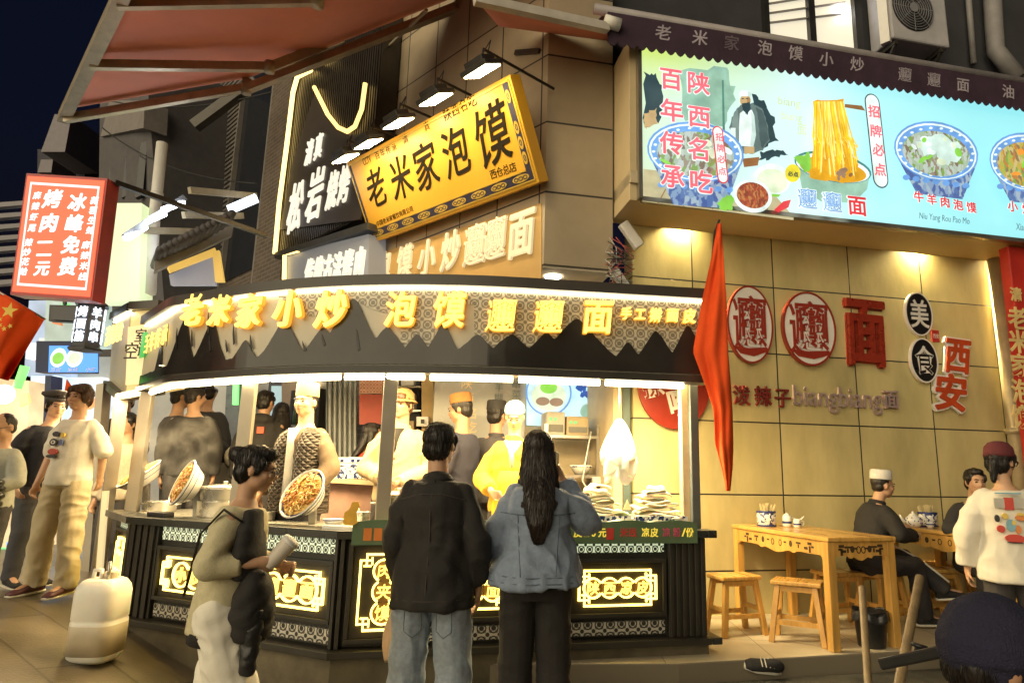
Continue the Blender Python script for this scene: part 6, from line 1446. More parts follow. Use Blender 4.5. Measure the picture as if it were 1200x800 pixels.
# metal rack with machines
rk = thing('kitchen_rack', 'steel kitchen rack under the lit poster', 'rack', tuple(W.p(W.uv(670, 600, -.9)[0], FL, -.9)))
RK = Frame(W.p(0, 0, -.75), W.u, W.n); a0, a1 = RK.uv(636, 560)[0], RK.uv(702, 560)[0]
for a in (a0, a1-.04):
    for c in (-.35, 0): mb = MB(); mb.fbox(RK, a, a+.04, FL, 2.0 if a == a0 else 2.0, c, c+.04); mb.build('upright', m_steel, rk)
for py in (510, 556, 586): z = RK.uv(670, py)[1]; mb = MB(); mb.fbox(RK, a0+.041, a1-.041, z-.03, z, -.34, .04); mb.build('shelf_board', m_steel, rk)
z = RK.uv(670, 510)[1]
def machine(px0, px1, h, lab, m_, name='appliance', zz=None):
    x0, x1 = RK.uv(px0, 510)[0], RK.uv(px1, 510)[0]; zz = zz or z; o = thing(name, lab, 'appliance', tuple(RK.p((x0+x1)/2, zz)))
    mb = MB(); mb.fbox(RK, x0, x1, zz+.001, zz+h, -.28, 0); mb.build('case', m_, o, bevel=.012); mb = MB(); mb.fbox(RK, x0+.02, x1-.02, zz+.03, zz+h*.45, .001, .008); mb.build('panel', mat('panel_grey', (.22, .22, .2)), o)
    mb = MB(); mb.fbox(RK, x0+.03, x0+.06, zz+h*.6, zz+h*.75, .001, .006); mb.fbox(RK, x0+.08, x0+.11, zz+h*.6, zz+h*.75, .001, .006); mb.build('button', emi('button_green', (.2, .8, .3), .4), o)
machine(640, 662, .24, 'grey ticket printer on the kitchen rack', mat('machine_white', (.6, .58, .5)), 'ticket_printer'); machine(664, 690, .20, 'cream warming box on the kitchen rack', m_cream, 'warming_box')
z = RK.uv(670, 556)[1]; P = RK.p(RK.uv(682, 556)[0], z, -.05); o = thing('mixing_bowl', 'patterned white mixing bowl on the kitchen rack', 'bowl', tuple(P)); mb = MB(); mb.lathe([(.06, 0), (.10, .06), (.125, .10), (.12, .10), (.06, .02), (0, .02)], P, seg=26); mb.build('bowl', m_china, o); mb = MB(); mb.lathe([(.112, .075), (.12, .09)], P, seg=26); mb.build('glaze_band', m_porc, o)
z = RK.uv(670, 586)[1]; x0 = RK.uv(697, 575)[0]; o = thing('socket_box', 'white wall socket box with hanging cable beside the rack', 'socket', tuple(RK.p(x0, z))); mb = MB(); mb.fbox(RK, x0-.05, x0+.06, z+.0, z+.24, .05, .10); mb.build('case', m_white, o, bevel=.006); mb = MB(); mb.ell(RK, x0+.005, z+.15, .028, .028, .1005, .104); mb.build('socket', m_black, o)
mb = MB(); mb.tube([RK.p(x0-.06, z+.7, .06), RK.p(x0-.12, z+.45, .10), RK.p(x0-.16, z+.2, .1), RK.p(x0-.06, z+.03, .11), RK.p(x0+.0, z-.02, .1)], .008, 6); mb.build('cable', m_white, o)
# =================================================================== the side street on the left
ns = thing('neighbour_stall', 'next food stall with lit canopy, steel posts and a paper notice', 'food stall', tuple(U(140, 660, 6.6)))
mb = MB(); f = [U(x, y, d) for (x, y), d in zip(((126, 438), (178, 440), (176, 362), (132, 360)), (6.9, 6.5, 6.5, 6.9))]
mb = MB(); quad_px(mb, [(128, 446), (146, 462), (153, 362), (133, 372)], [7.3, 6.5, 6.5, 7.3], .10); mb.build('fascia', emi('ns_fascia', (.55, .42, .22), .16, (.3, .25, .16)), ns)
mb = MB(); quad_px(mb, [(148, 460), (188, 452), (188, 358), (154, 360)], [6.5, 6.4, 6.4, 6.5], .3); mb.build('end_panel', emi('ns_panel', (.75, .55, .20), .42, (.6, .48, .26)), ns)
mb = MB(); quad_px(mb, [(147, 451), (188, 447), (188, 378), (150, 383)], [6.47, 6.37, 6.37, 6.47], .02); nc = mb.build('notice', emi('ns_notice', (.85, .65, .30), .50, (.7, .6, .38)), ns)
NF = Frame(U(165, 420, 6.33), (1, -.15, 0), (-.15, -1, 0)); mb = MB()
for ch, px, py, h in (('空', 154, 411, .16), ('调', 168, 409, .14), ('室', 165, 393, .13)): q = NF.uv(px, py); put(mb, ch, NF, q[0], q[1], h, h*1.1, 0, .005, .008)
mb.build('lettering', mat('notice_ink', (.03, .025, .02)), nc)
mb = MB(); quad_px(mb, [(132, 374), (153, 361), (188, 360), (188, 355), (152, 355), (131, 369)][:4], [7.2, 6.4, 6.35, 7.2], .05) if False else mb.bar(U(133, 371, 7.2), U(154, 360, 6.42), .08, .08).bar(U(154, 359, 6.40), U(189, 357, 6.32), .08, .08); mb.build('cap_rail', m_dkmetal, ns)
mb = MB(); mb.bar(U(134, 376, 7.15), U(153, 366, 6.43), .02, .04); mb.build('led_strip', led, ns)
mb = MB(); mb.bar(U(128, 450, 7.2), U(147, 466, 6.45), .12, .07).bar(U(147, 465, 6.45), U(188, 457, 6.35), .12, .07); mb.build('bottom_rail', m_dkmetal, ns)
mb = MB()
for ch, px, py in (('清', 135, 395), ('真', 140, 393), ('美', 145, 391), ('食', 150, 389)): P0 = U(px, py, 6.7-(px-135)*.01); F3 = Frame(P0, (.75, -.66, 0), (-.66, -.75, 0)); put(mb, ch, F3, 0, 0, .14, .22, .06, .07, 0, bold=.015)
mb.build('lettering', emi('ns_letters', (1, .75, .25), .9), ns)
for (x0, y0), (x1, y1), d in (((143, 462), (112, 690), 6.45), ((122, 450), (104, 680), 7.1)):
    mb = MB(); mb.bar(U(x0, y0, d), U(x1, y1, d-.05), .10, .10); mb.build('post', m_post, ns)
mb = MB(); quad_px(mb, [(112, 680), (150, 640), (150, 575), (122, 590)], [6.9, 7.0, 7.0, 6.9], .3); mb.build('counter', mat('ns_counter', (.45, .36, .22)), ns)
mb = MB(); mb.bar(U(117, 665, 6.35), U(124, 575, 6.35), .03, .05); mb.build('side_sign', emi('ns_sign', (.9, .7, .35), .55), ns)
area('stall_lamp', U(120, 452, 6.2), .6, .3, 32, (1, .76, .42), ns)
# hanging lantern sign and monitor
ls = thing('lantern_sign', 'hexagonal black lantern sign with glowing white characters beside the neighbour stall', 'sign', tuple(U(108, 420, 6.9)))
LC0 = U(106, 372, 6.9); mb = MB(); mb.lathe([(.02, .28), (.15, .20), (.165, .19), (.165, .17)], LC0-Zv*.05, seg=6, smooth=False); mb.build('roof', m_black, ls); mb = MB(); mb.lathe([(.15, -.28), (.17, -.29), (.17, -.31), (.0, -.33)], LC0-Zv*.05, seg=6, smooth=False); mb.build('base', m_black, ls)
mb = MB(); mb.lathe([(.135, -.28), (.135, .17)], LC0-Zv*.05, seg=6, smooth=False); mb.build('body', mat('lantern_body', (.06, .06, .07)), ls)
mb = MB()
for k in range(6):
    t = (k+.5)*math.pi/3; n_ = Vector((math.cos(t), math.sin(t), 0)); F3 = Frame(LC0-Zv*.05+n_*.118, (-n_.y*-1, n_.x*-1, 0) if False else (n_.y*-1, n_.x, 0), n_)
    for i, ch in enumerate('羊肉串' if k % 2 else '烤面筋'): put(mb, ch, F3, 0, .09-.13*i, .10, .12, .002, .010, 0, bold=.02)
mb.build('lettering', emi('lantern_white', (.80, .90, 1), 1.5), ls)
mo = thing('hanging_monitor', 'dark monitor screen hanging under the red sign', 'screen', tuple(U(75, 370, 7.4))); mb = MB(); quad_px(mb, [(57, 376), (98, 378), (98, 358), (58, 357)], 7.4, .08); mb.build('case', m_black, mo); mb = MB(); quad_px(mb, [(59, 374), (96, 376), (96, 360), (60, 359)], 7.35, .02); mb.build('screen', mat('screen_dark', (.02, .025, .035), rough=.12), mo); mb = MB(); mb.bar(U(76, 357, 7.44), U(76, 340, 7.44), .03, .03); mb.build('bracket', m_black, mo)
# blue shop sign with food discs
bsn = thing('blue_sign', 'blue lit shop sign with two round food pictures', 'sign', tuple(U(80, 438, 8.6)))
BF = Frame(U(80, 420, 8.6), (1, -.12, 0), (-.12, -1, 0)); mb = MB(); mb.pprism(BF, [(53, 438), (116, 438), (116, 402), (54, 402)], -.15, 0); mb.build('box', mat('navy_case', (.02, .03, .09)), bsn)
mb = MB(); mb.pprism(BF, [(57, 436), (115, 436), (115, 405), (58, 405)], .001, .006); mb.build('face', emi('sign_blue', (.06, .25, .80), 1.0), bsn)
mb = MB()
for px in (69, 88):
    q = BF.uv(px, 419); mb.m(emi('plate_white', (.8, .9, .9), .9)).ell(BF, q[0], q[1], .115, .125, .007, .009); mb.m(leaf_ if px < 80 else cream_p).ell(BF, q[0], q[1]-.01, .085, .08, .0095, .011)
mb.build('food_print', None, bsn)
mb = MB(); tw = emi('sign_white', (.9, .95, 1), 1.1)
for s_, px in (('凉皮', 66), ('米线', 86), ('小吃', 107)): q = BF.uv(px, 433); put(mb, s_, BF, q[0], q[1], .15, .06, .007, .010, .01, bbox=True)
mb.build('lettering', tw, bsn)
# bright shops beyond
def shop(lab, pix, d, col, strength, awn, seed, n=7):
    o = thing('lit_shop', lab, 'shop', tuple(U(sum(p[0] for p in pix)/4, pix[0][1], d)), 0)
    mb = MB(); quad_px(mb, pix, d, .6); mb.build('front', emi('shop_%d' % seed, col, strength, [c*.5 for c in col], var=.5, scale=1.6), o)
    rr = random.Random(seed); x0, x1 = pix[0][0], pix[1][0]; y1, y0 = pix[0][1], pix[2][1]
    for k in range(n):
        x, y = rr.uniform(x0, x1-8), rr.uniform(y0+6, y1-30); mb = MB(); quad_px(mb, [(x, y+rr.uniform(6, 18)), (x+rr.uniform(5, 12), y+10), (x+8, y), (x, y)], d-.15-k*.01, .05)
        c = rr.choice([(.9, .3, .1), (.2, .6, .2), (.9, .8, .3), (.2, .4, .8), (.5, .2, .1), (.9, .9, .85)]); mb.build('display', emi('disp%d_%d' % (seed, k), c, rr.uniform(.3, 1.0)), o)
    if awn: mb = MB(); quad_px(mb, awn, d-.3, .3); mb.build('sign_band', emi('band_%d' % seed, (.75, .85, .9), .9), o)
    return o
shop('bright warm snack shop at the street edge under the national flag', [(-40, 690), (34, 650), (34, 446), (-40, 440)], 8.8, (.75, .55, .30), .75, None, 3, 14)
shop('pale blue lit shop front between the flag and the blue sign', [(34, 640), (66, 620), (68, 440), (36, 440)], 9.6, (.55, .70, .78), .8, None, 4, 6)
shop('white lit shop front below the blue sign', [(60, 610), (122, 600), (122, 442), (62, 442)], 10.2, (.70, .75, .78), .75, None, 5, 6)
shop('upper pale shop panel with a white sign band beside the flag', [(28, 440), (58, 438), (60, 352), (34, 352)], 9.9, (.40, .50, .66), .55, [(30, 420), (56, 418), (57, 402), (32, 402)], 6, 3)
shop('green and white shop top beneath the red sign', [(52, 402), (100, 400), (100, 345), (54, 345)], 9.4, (.50, .62, .55), .45, None, 8, 4)
mb = MB(); quad_px(mb, [(45, 610), (52, 608), (60, 440), (53, 440)], 8.3, .2); tag(mb.build('shop_pillar', mat('pillar_blue', (.05, .06, .16))), 'slim dark blue pillar under the blue shop sign', 'pillar')
mb = MB(); pts = [U(83, 470, 7.2), U(74, 462, 7.2), U(77, 444, 7.2), U(86, 456, 7.2)]; quad_px(mb, [(75, 460), (82, 470), (86, 456), (78, 444)], 7.2, .01); tag(mb.build('small_flag', flag_mat()), 'small red paper flag above the heads of the two men', 'flag')
# roof of dark over far street: lamps strung
for i, (px, py, lab) in enumerate(((20, 455, 'green shop lamp tube near the flag pole'), (4, 462, 'round white lamp at the street edge'))):
    P = U(px, py, 8.2); o = MB(); o.tube([P, P+Vector((.05, 0, .28))], .05, 10) if i == 0 else o.blob(P, (.12, .12, .12)); tag(o.build('shop_lamp', emi('lampgreen', (.2, .9, .15), 1.2) if i == 0 else emi('lampball', (1, .95, .85), 4)), lab, 'lamp')
# =================================================================== people
TS = bpy.data.scenes.new('mesh_workshop')
def fuse(mb, voxel, smooth=4, fac=.5, disp=None):
    """one closed skin from overlapping closed shapes"""
    me = bpy.data.meshes.new('fuse'); me.from_pydata([tuple(v) for v in mb.v], [], mb.f); me.update()
    o = bpy.data.objects.new('fuse', me); TS.collection.objects.link(o)
    r = o.modifiers.new('r', 'REMESH'); r.mode = 'VOXEL'; r.voxel_size = voxel
    s = o.modifiers.new('s', 'SMOOTH'); s.factor = fac; s.iterations = smooth
    vl = TS.view_layers[0]; vl.update()
    m2 = bpy.data.meshes.new_from_object(o.evaluated_get(vl.depsgraph))
    bpy.data.objects.remove(o); bpy.data.meshes.remove(me)
    if disp:
        n = len(m2.vertices); co = np.empty(n*3); no = np.empty(n*3); m2.vertices.foreach_get('co', co); m2.vertex_normals.foreach_get('vector', no)
        co = co.reshape(-1, 3); no = no.reshape(-1, 3); co += no*np.array([disp(Vector(c)) for c in co])[:, None]
        m2.vertices.foreach_set('co', co.ravel())
    m2.polygons.foreach_set('use_smooth', [True]*len(m2.polygons)); m2.update()
    return m2
def link_mesh(name, me, material, parent):
    me.name = name; me.materials.clear(); me.materials.append(material)
    o = bpy.data.objects.new(name, me); COL.objects.link(o); o.parent = parent; WM[o.name] = WM[parent.name]; return o
def capsule(mb, a, b, ra, rb, seg=14, flat=None, cap0=True, cap1=True):
    a, b = Vector(a), Vector(b); d = b-a; L_ = d.length
    if L_ < 1e-5: return
    d /= L_; x = d.orthogonal().normalized(); y = d.cross(x); rings = []
    if cap0: rings += [(a-d*ra*math.sin(t), ra*math.cos(t)) for t in (1.45, 1.0, .5)]
    rings += [(a, ra), (a.lerp(b, .5), (ra+rb)/2), (b, rb)]
    if cap1: rings += [(b+d*rb*math.sin(t), rb*math.cos(t)) for t in (.5, 1.0, 1.45)]
    vs = []
    for c, r_ in rings:
        for k in range(seg):
            t = 2*math.pi*k/seg; o = x*(r_*math.cos(t))+y*(r_*math.sin(t))
            if flat: ax, f = flat; o = o-ax*o.dot(ax)*(1-f)
            vs.append(c+o)
    n = len(rings); fs = [(i*seg+k, i*seg+(k+1)%seg, (i+1)*seg+(k+1)%seg, (i+1)*seg+k) for i in range(n-1) for k in range(seg)]
    fs += [tuple(range(seg-1, -1, -1)), tuple((n-1)*seg+k for k in range(seg))]
    mb.add(vs, fs)
def hand(mb, wr, d, pn, side, curl=.5, k=1.0, spread=.0):
    """palm, four fingers of different length and a thumb; pn is the way the palm looks"""
    d = d.normalized(); pn = (pn-d*pn.dot(d)).normalized(); w_ = d.cross(pn)*side
    capsule(mb, wr, wr+d*.03*k, .026*k, .032*k, flat=(pn, .7))
    for i in range(4): capsule(mb, wr+d*.03*k, wr+d*.088*k+w_*(i-1.5)*.0195*k, .017*k, .0105*k)
    for i, ln in enumerate((.068, .078, .072, .055)):
        p = wr+d*.088*k+w_*(i-1.5)*(.0205+spread)*k; q = p; a = 0
        for sgm, fr_ in enumerate((.46, .32, .26)):
            a += curl*(.75, .9, .7)[sgm]; dd = d*math.cos(a)+pn*math.sin(a); q2 = q+dd*ln*fr_*k; capsule(mb, q, q2, (.0092-.0008*sgm)*k, (.0086-.0008*sgm)*k, 8); q = q2
    t0 = wr+d*.025*k+w_*-.024*k; t1 = t0+(d*.7-w_*.65+pn*.25).normalized()*.038*k; t2 = t1+(d*.85-w_*.25+pn*(.3+curl*.5)).normalized()*.032*k
    capsule(mb, t0, t1, .0125*k, .0105*k, 8); capsule(mb, t1, t2, .0105*k, .0085*k, 8)
SKIN = mat('skin', (.56, .33, .20), rough=.5, var=.08, sub=.12)
SKIN2 = mat('skin_tan', (.47, .26, .15), rough=.5, var=.08, sub=.12)
HAIR = mat('hair_black', (.016, .012, .010), rough=.42, var=.5, scale=60, stretch=(1, 1, .15), bump=.5, bscale=120)
HAIRB = mat('hair_brown', (.10, .045, .018), rough=.45, var=.4, scale=60, stretch=(1, 1, .15), bump=.5, bscale=120)
LIP = mat('lip', (.36, .12, .09), rough=.45); EYEW = mat('eye_dark', (.03, .02, .018), rough=.2)
def cloth(name, col, **kw):
    kw.setdefault('rough', .85); kw.setdefault('var', .12); kw.setdefault('scale', 26); kw.setdefault('bump', .25); kw.setdefault('bscale', 90)
    return mat(name, col, **kw)
def folds(amp, fx=7.0, fz=4.0, seed=0.0):
    def f(c):
        w_ = noise.noise(Vector((c.x*3+seed, c.y*3, c.z*3)))*.12
        rd = 1-abs(noise.noise(Vector(((c.x+w_)*fx*.9+seed*2, (c.y+w_)*fx*.9, (c.z+c.x*.5+w_)*fz*2.0))))*2.2
        return amp*.75*max(rd, -.6)**1 + amp*.7*(noise.noise(Vector((c.x*fx+seed, c.y*fx, c.z*fz)))*1.0+.55*noise.noise(Vector((c.x*fx*2.3, c.y*fx*2.3+seed, c.z*fz*2.6))))
    return f
V = Vector
SEAM = {}
from mathutils.bvhtree import BVHTree
def stitch(parent, which, lines, m_, k, r_=.0035, side=-1, name='seam', plane='xz'):
    """sewn lines laid on the cloth, given as (x, z) as seen from behind"""
    me = SEAM[which]; bv = BVHTree.FromPolygons([v.co for v in me.vertices], [tuple(p.vertices) for p in me.polygons])
    for ln in lines:
        pts = []
        for (xa, za), (xb, zb) in zip(ln[:-1], ln[1:]):
            for i in range(9):
                t = i/8; q = V((xa+(xb-xa)*t, 0, za+(zb-za)*t))*k
                if plane == 'yz': q = V((0, q.x, q.z)); h = bv.ray_cast(V((1.5*side, q.y, q.z)), V((-side, 0, 0)))
                else: h = bv.ray_cast(V((q.x, 1.5*side, q.z)), V((0, -side, 0)))
                if h[0] is not None: pts.append(h[0])
        if len(pts) > 3: mb = MB(); mb.tube(pts, r_, 5); mb.build(name, m_, parent, local=True)
def strands(parent, me, m_, n, L_, seed=0):
    """loose hair strands that run down over the hair mass"""
    rr = random.Random(seed); mb = MB(); bv = BVHTree.FromPolygons([v.co for v in me.vertices], [tuple(p.vertices) for p in me.polygons]); N_ = len(me.vertices)
    for i in range(n):
        v = me.vertices[rr.randrange(N_)]; p = v.co.copy(); nr = v.normal.copy(); pts = [p+nr*.001]; d = V((rr.uniform(-.3, .3), rr.uniform(-.3, .3), -1))
        for s in range(6):
            t = (d-nr*d.dot(nr)); t = t.normalized() if t.length > .05 else V((rr.uniform(-1, 1), rr.uniform(-1, 1), 0)).normalized()
            q = p+t*(L_/6); h = bv.find_nearest(q)
            if h[0] is None: break
            p, nr = h[0], h[1]; pts.append(p+nr*(.0022+.0012*s*rr.random()))
        if len(pts) > 3: mb.tube(pts, [.0014]*(len(pts)-1)+[.0004], 3, cap=False)
    mb.build('loose_strands', m_, parent, local=True)
def person(label, P, rz, H=1.72, group=None, vox=.011, skin=SKIN, hairm=HAIR, hair='short', hat=None, yaw=0.0, pitch=0.0, roll=0.0, fem=False,
           rw=None, re=None, lw=None, le=None, rcurl=.6, lcurl=.6, rpn=None, lpn=None, rdir=None, ldir=None, pelvis=(0, 0, .93), neck=None, legs=None, top=None, bottom=None, shoes=None, glasses=False, face=True, sw=None, shyaw=0.0):
    k = H/1.75; o = thing('person', label, 'person', tuple(P), rz, group)
    s_ = lambda q: V(q)*k
    sw = sw or (.150 if fem else .168)
    PV = s_(pelvis); N = s_(neck) if neck else PV+V((0, -.01, .53))*k
    ax = (N-PV).normalized(); TL = (N-PV).length
    ex = V((math.cos(shyaw), math.sin(shyaw), 0)); ex = (ex-ax*ex.dot(ax)).normalized(); ey = ax.cross(ex)
    def T(t, x=0, y=0): return PV+ax*(TL*t)+ex*(x*k)+ey*(y*k)
    SH = {s: T(.835, s*(sw-.018), -.005) for s in (1, -1)}
    d_el = {s: V((s*(sw+.045), -.03, 1.13))*k+(PV-V((0, 0, .93))*k) for s in (1, -1)}
    d_wr = {s: V((s*(sw+.048), .05, .88))*k+(PV-V((0, 0, .93))*k) for s in (1, -1)}
    EL = {1: s_(re) if re else d_el[1], -1: s_(le) if le else d_el[-1]}
    WR = {1: s_(rw) if rw else d_wr[1], -1: s_(lw) if lw else d_wr[-1]}
    lg = legs or {}
    HP = {s: PV+ex*(s*.09*k)-ax*.02*k for s in (1, -1)}
    KN = {s: s_(lg.get('k%d' % s, (s*.10, .03, .49))) for s in (1, -1)}
    AN = {s: s_(lg.get('a%d' % s, (s*.105, -.02, .085))) for s in (1, -1)}
    FT = {s: V(lg.get('f%d' % s, (s*.12, 1, -.05))).normalized() for s in (1, -1)}
    # ---- body, one skin
    mb = MB()
    W_ = .92 if fem else 1.0
    def torso(m_, g, t0=-.12, t1=.97, bust=0.0):
        prof = [(-.12, .130, .10), (0, .150, .110), (.14, .142, .104), (.32, .125*W_, .092), (.55, .142*W_, .104+bust), (.74, .158*W_, .112+bust*.6), (.84, .160*W_, .095), (.91, .115, .078), (.96, .075, .066), (1.0, .058, .060)]
        rg = [(T(t), ex*((rx+g)*k), ey*((ry+g)*k)) for t, rx, ry in prof if t0 <= t <= t1]
        m_.loft(rg)
    torso(mb, 0, t1=1.0)
    HC_ = N+(ax*.9+V((0, .18, 0))).normalized()*.165*k if True else None
    RH = Euler((pitch, roll, yaw), 'XYZ').to_matrix()
    hk = .235*(.97 if fem else 1.0)*k/.235
    hk = k**.5*(.96 if fem else 1.0)
    hp = lambda q: HC_+RH @ (V(q)*hk)
    capsule(mb, N-ax*.04*k, HC_+RH @ V((0, -.025, -.06)), .058*k*(.88 if fem else 1), .054*k*(.88 if fem else 1))
    hb = lambda c, r_: mb.blob(hp(c), [q*hk for q in r_], RH)
    hb((0, -.018, .030), (.074, .092, .088)); hb((0, .018, -.025), (.061, .070, .082)); hb((0, .052, -.086), (.028, .026, .022)); hb((.034, .012, -.06), (.026, .046, .034)); hb((-.034, .012, -.06), (.026, .046, .034))
    hb((.036, .055, -.022), (.024, .026, .024)); hb((-.036, .055, -.022), (.024, .026, .024)); hb((0, .068, .030), (.046, .022, .014))
    capsule(mb, hp((0, .080, .010)), hp((0, .100, -.024)), .008*hk, .0125*hk, 8); hb((.010, .088, -.028), (.009, .012, .008)); hb((-.010, .088, -.028), (.009, .012, .008)); hb((0, .078, -.055), (.021, .014, .013))
    for s in (1, -1): hb((s*.076, -.012, -.008), (.009, .019, .031))
    for s in (1, -1):
        capsule(mb, SH[s], EL[s], .048*k, .039*k); capsule(mb, EL[s], WR[s], .038*k, .026*k)
        fd = (WR[s]-EL[s]).normalized(); dd = {1: rdir, -1: ldir}[s]; dd = V(dd) if dd else fd; pn = {1: rpn, -1: lpn}[s]; pn = V(pn) if pn else V((-s, 0, 0))
        hand(mb, WR[s], dd, pn, s, rcurl if s == 1 else lcurl, k)
        capsule(mb, HP[s], KN[s], .080*k, .054*k); capsule(mb, KN[s], AN[s], .052*k, .036*k); capsule(mb, AN[s], AN[s]+FT[s]*.13*k-V((0, 0, .04*k)), .035*k, .03*k)
    body = link_mesh('body', fuse(mb, vox, 3), skin, o)
    if face:
        for s in (1, -1):
            m_ = MB(); m_.blob(hp((s*.030, .083, .002)), [q*hk for q in (.0125, .006, .0055)], RH, 10, 6); m_.build('eye', EYEW, o, local=True)
            m_ = MB(); m_.tube([hp((s*.014, .0905, .020)), hp((s*.030, .091, .0255)), hp((s*.047, .083, .021))], .0036*hk, 6); m_.build('eyebrow', hairm, o, local=True)
        m_ = MB(); m_.blob(hp((0, .088, -.055)), [q*hk for q in (.019, .0075, .0045)], RH, 10, 6); m_.build('lips', LIP, o, local=True)
    if glasses:
        m_ = MB()
        for s in (1, -1):
            pts = [hp((s*.033+.024*math.cos(t), .099, .0+.019*math.sin(t))) for t in [i*math.pi/8 for i in range(17)]]; m_.tube(pts, .0022, 6)
            m_.tube([hp((s*.057, .097, .004)), hp((s*.079, .03, .006)), hp((s*.080, -.02, .002))], .002, 6)
        m_.tube([hp((-.01, .101, .004)), hp((.01, .101, .004))], .002, 6); m_.build('glasses', mat('frame_dark', (.03, .03, .035), rough=.3), o, local=True)
    # ---- hair
    if hair:
        m_ = MB(); b_ = lambda c, r_: m_.blob(hp(c), [q*hk for q in r_], RH)
        if hair != 'crop':
            b_((0, -.028, .040), (.084, .095, .088)); b_((0, -.055, -.015), (.076, .058, .072))
            for s in (1, -1): b_((s*.070, .012, .035), (.015, .04, .035)); b_((s*.070, .010, .0), (.010, .016, .03))
        else: b_((0, -.028, .036), (.079, .090, .084)); b_((0, -.050, -.012), (.073, .052, .058))
        if hair in ('fringe', 'bowl'): b_((0, .045, .072), (.066, .045, .036)); b_((.03, .066, .055), (.034, .020, .026)); b_((-.03, .066, .055), (.034, .020, .026))
        if hair == 'bowl':
            for s in (1, -1): b_((s*.070, .015, .01), (.018, .045, .055))
        if hair in ('short', 'long', 'bun'): b_((0, .020, .088), (.062, .062, .034))
        if hair == 'bun': b_((0, -.118, .062), (.042, .042, .042)); capsule(m_, hp((0, -.08, .05)), hp((0, -.11, .06)), .03*hk, .03*hk)
        if hair == 'long':
            bk = [(HC_+RH @ V((0, -.05, .0)), .080, .060), (N+V((0, -.07*k, .03*k)), .088, .050), (T(.82, 0, -.155), .080, .034), (T(.60, 0, -.175), .060, .028), (T(.42, 0, -.165), .022, .014)]
            m_.loft([(c, ex*(a*k), V((0, 1, 0))*(b*k)) for c, a, b in bk])
            for s in (1, -1): capsule(m_, hp((s*.066, -.01, .02)), T(.90, s*.085, .0), .022*k, .03*k); capsule(m_, T(.90, s*.085, .0), T(.78, s*.07, -.12), .03*k, .03*k)
        if hair == 'tail': capsule(m_, hp((0, -.10, -.01)), hp((0, -.11, -.13)), .035*hk, .014*hk)
        amp = .0045 if hair != 'crop' else .0015
        hme = fuse(m_, .007, 3, .5, lambda c: amp*noise.noise(V((c.x*75, c.y*75, c.z*14)))+amp*.6*noise.noise(V((c.x*30, c.y*30, c.z*8)))+amp*.35*noise.noise(V((c.x*160, c.y*160, c.z*22))))
        ho = link_mesh('hair', hme, hairm, o)
        if vox <= .010 and hair != 'crop': strands(ho, hme, hairm, 420 if hair != 'long' else 900, .07 if hair != 'long' else .16, int(abs(P[0])*100))
    # ---- headgear
    if hat:
        kind, hm = hat; m_ = MB(); up = RH @ V((0, 0, 1)); xd = RH @ V((1, 0, 0))
        if kind == 'kufi': m_.lathe([(.088*hk, .030*hk), (.0895*hk, .035*hk), (.086*hk, .108*hk), (.078*hk, .118*hk), (0, .122*hk)], hp((0, -.022, .025)), up, 30, 1, 1.12, xd); m_.build('cap', hm, o, local=True)
        elif kind == 'tallkufi': m_.lathe([(.086*hk, .02*hk), (.087*hk, .025*hk), (.084*hk, .125*hk), (.078*hk, .133*hk), (0, .135*hk)], hp((0, -.02, .025)), up, 30, 1, 1.1, xd); m_.build('cap', hm, o, local=True)
        elif kind == 'skull': m_.lathe([(.088*hk, .0), (.090*hk, .02*hk), (.085*hk, .06*hk), (.06*hk, .092*hk), (.03*hk, .105*hk), (0, .108*hk)], hp((0, -.022, .030)), up, 30, 1, 1.12, xd); m_.build('cap', hm, o, local=True)
        elif kind == 'beret':
            m_.lathe([(.090*hk, .0), (.092*hk, .03*hk)], hp((0, -.018, .042)), up, 30, 1, 1.1, xd); m_.lathe([(.092*hk, .028*hk), (.122*hk, .055*hk), (.118*hk, .075*hk), (.06*hk, .092*hk), (0, .096*hk)], hp((0, -.028, .042)), (up+RH @ V((.0, -.2, 0))).normalized(), 30, 1, 1.08, xd); m_.build('beret', hm, o, local=True)
        elif kind in ('ball', 'bucket'):
            m_.lathe([(.090*hk, .0), (.092*hk, .02*hk), (.086*hk, .065*hk), (.06*hk, .098*hk), (.03*hk, .108*hk), (0, .11*hk)], hp((0, -.022, .036)), up, 30, 1, 1.12, xd)
            cp = m_.build('cap', hm, o, local=True); m2 = MB()
            if kind == 'ball': m2.grid(lambda a, t: hp(((a-.5)*.155*(1-.25*t*t), .062+.085*t*math.sqrt(max(.05, 1-(2*a-1)**2*.75)), .044-.018*t-.03*(2*a-1)**2)), 14, 6, th=.003)
            else: m2.lathe([(.090*hk, .0), (.118*hk, -.018*hk), (.120*hk, -.014*hk), (.092*hk, .006*hk)], hp((0, -.018, .04)), up, 30, 1, 1.12, xd)
            m2.build('brim', hm, cp, local=True)
        elif kind == 'beanie':
            b2 = MB(); b2.blob(hp((0, -.026, .034)), [q*hk for q in (.092, .108, .112)], RH, 24, 16); b2.lathe([(.088*hk, -.035*hk), (.094*hk, -.03*hk), (.096*hk, .012*hk), (.090*hk, .018*hk)], hp((0, -.026, .034)), (up-RH @ V((0, .25, 0))).normalized(), 30, 1, 1.14, xd)
            link_mesh('beanie', fuse(b2, .006, 2, .5, lambda c: .0030*noise.noise(c*26)+.0016*math.sin(math.atan2(c.y-hp((0, -.026, 0)).y, c.x-hp((0, -.026, 0)).x)*46)), hm, o)
    # ---- clothes
    tp = dict(m=None, g=.022, hem=-.10, cuff=.96, sg=.016, fold=.006, neck=.93); tp.update(top or {})
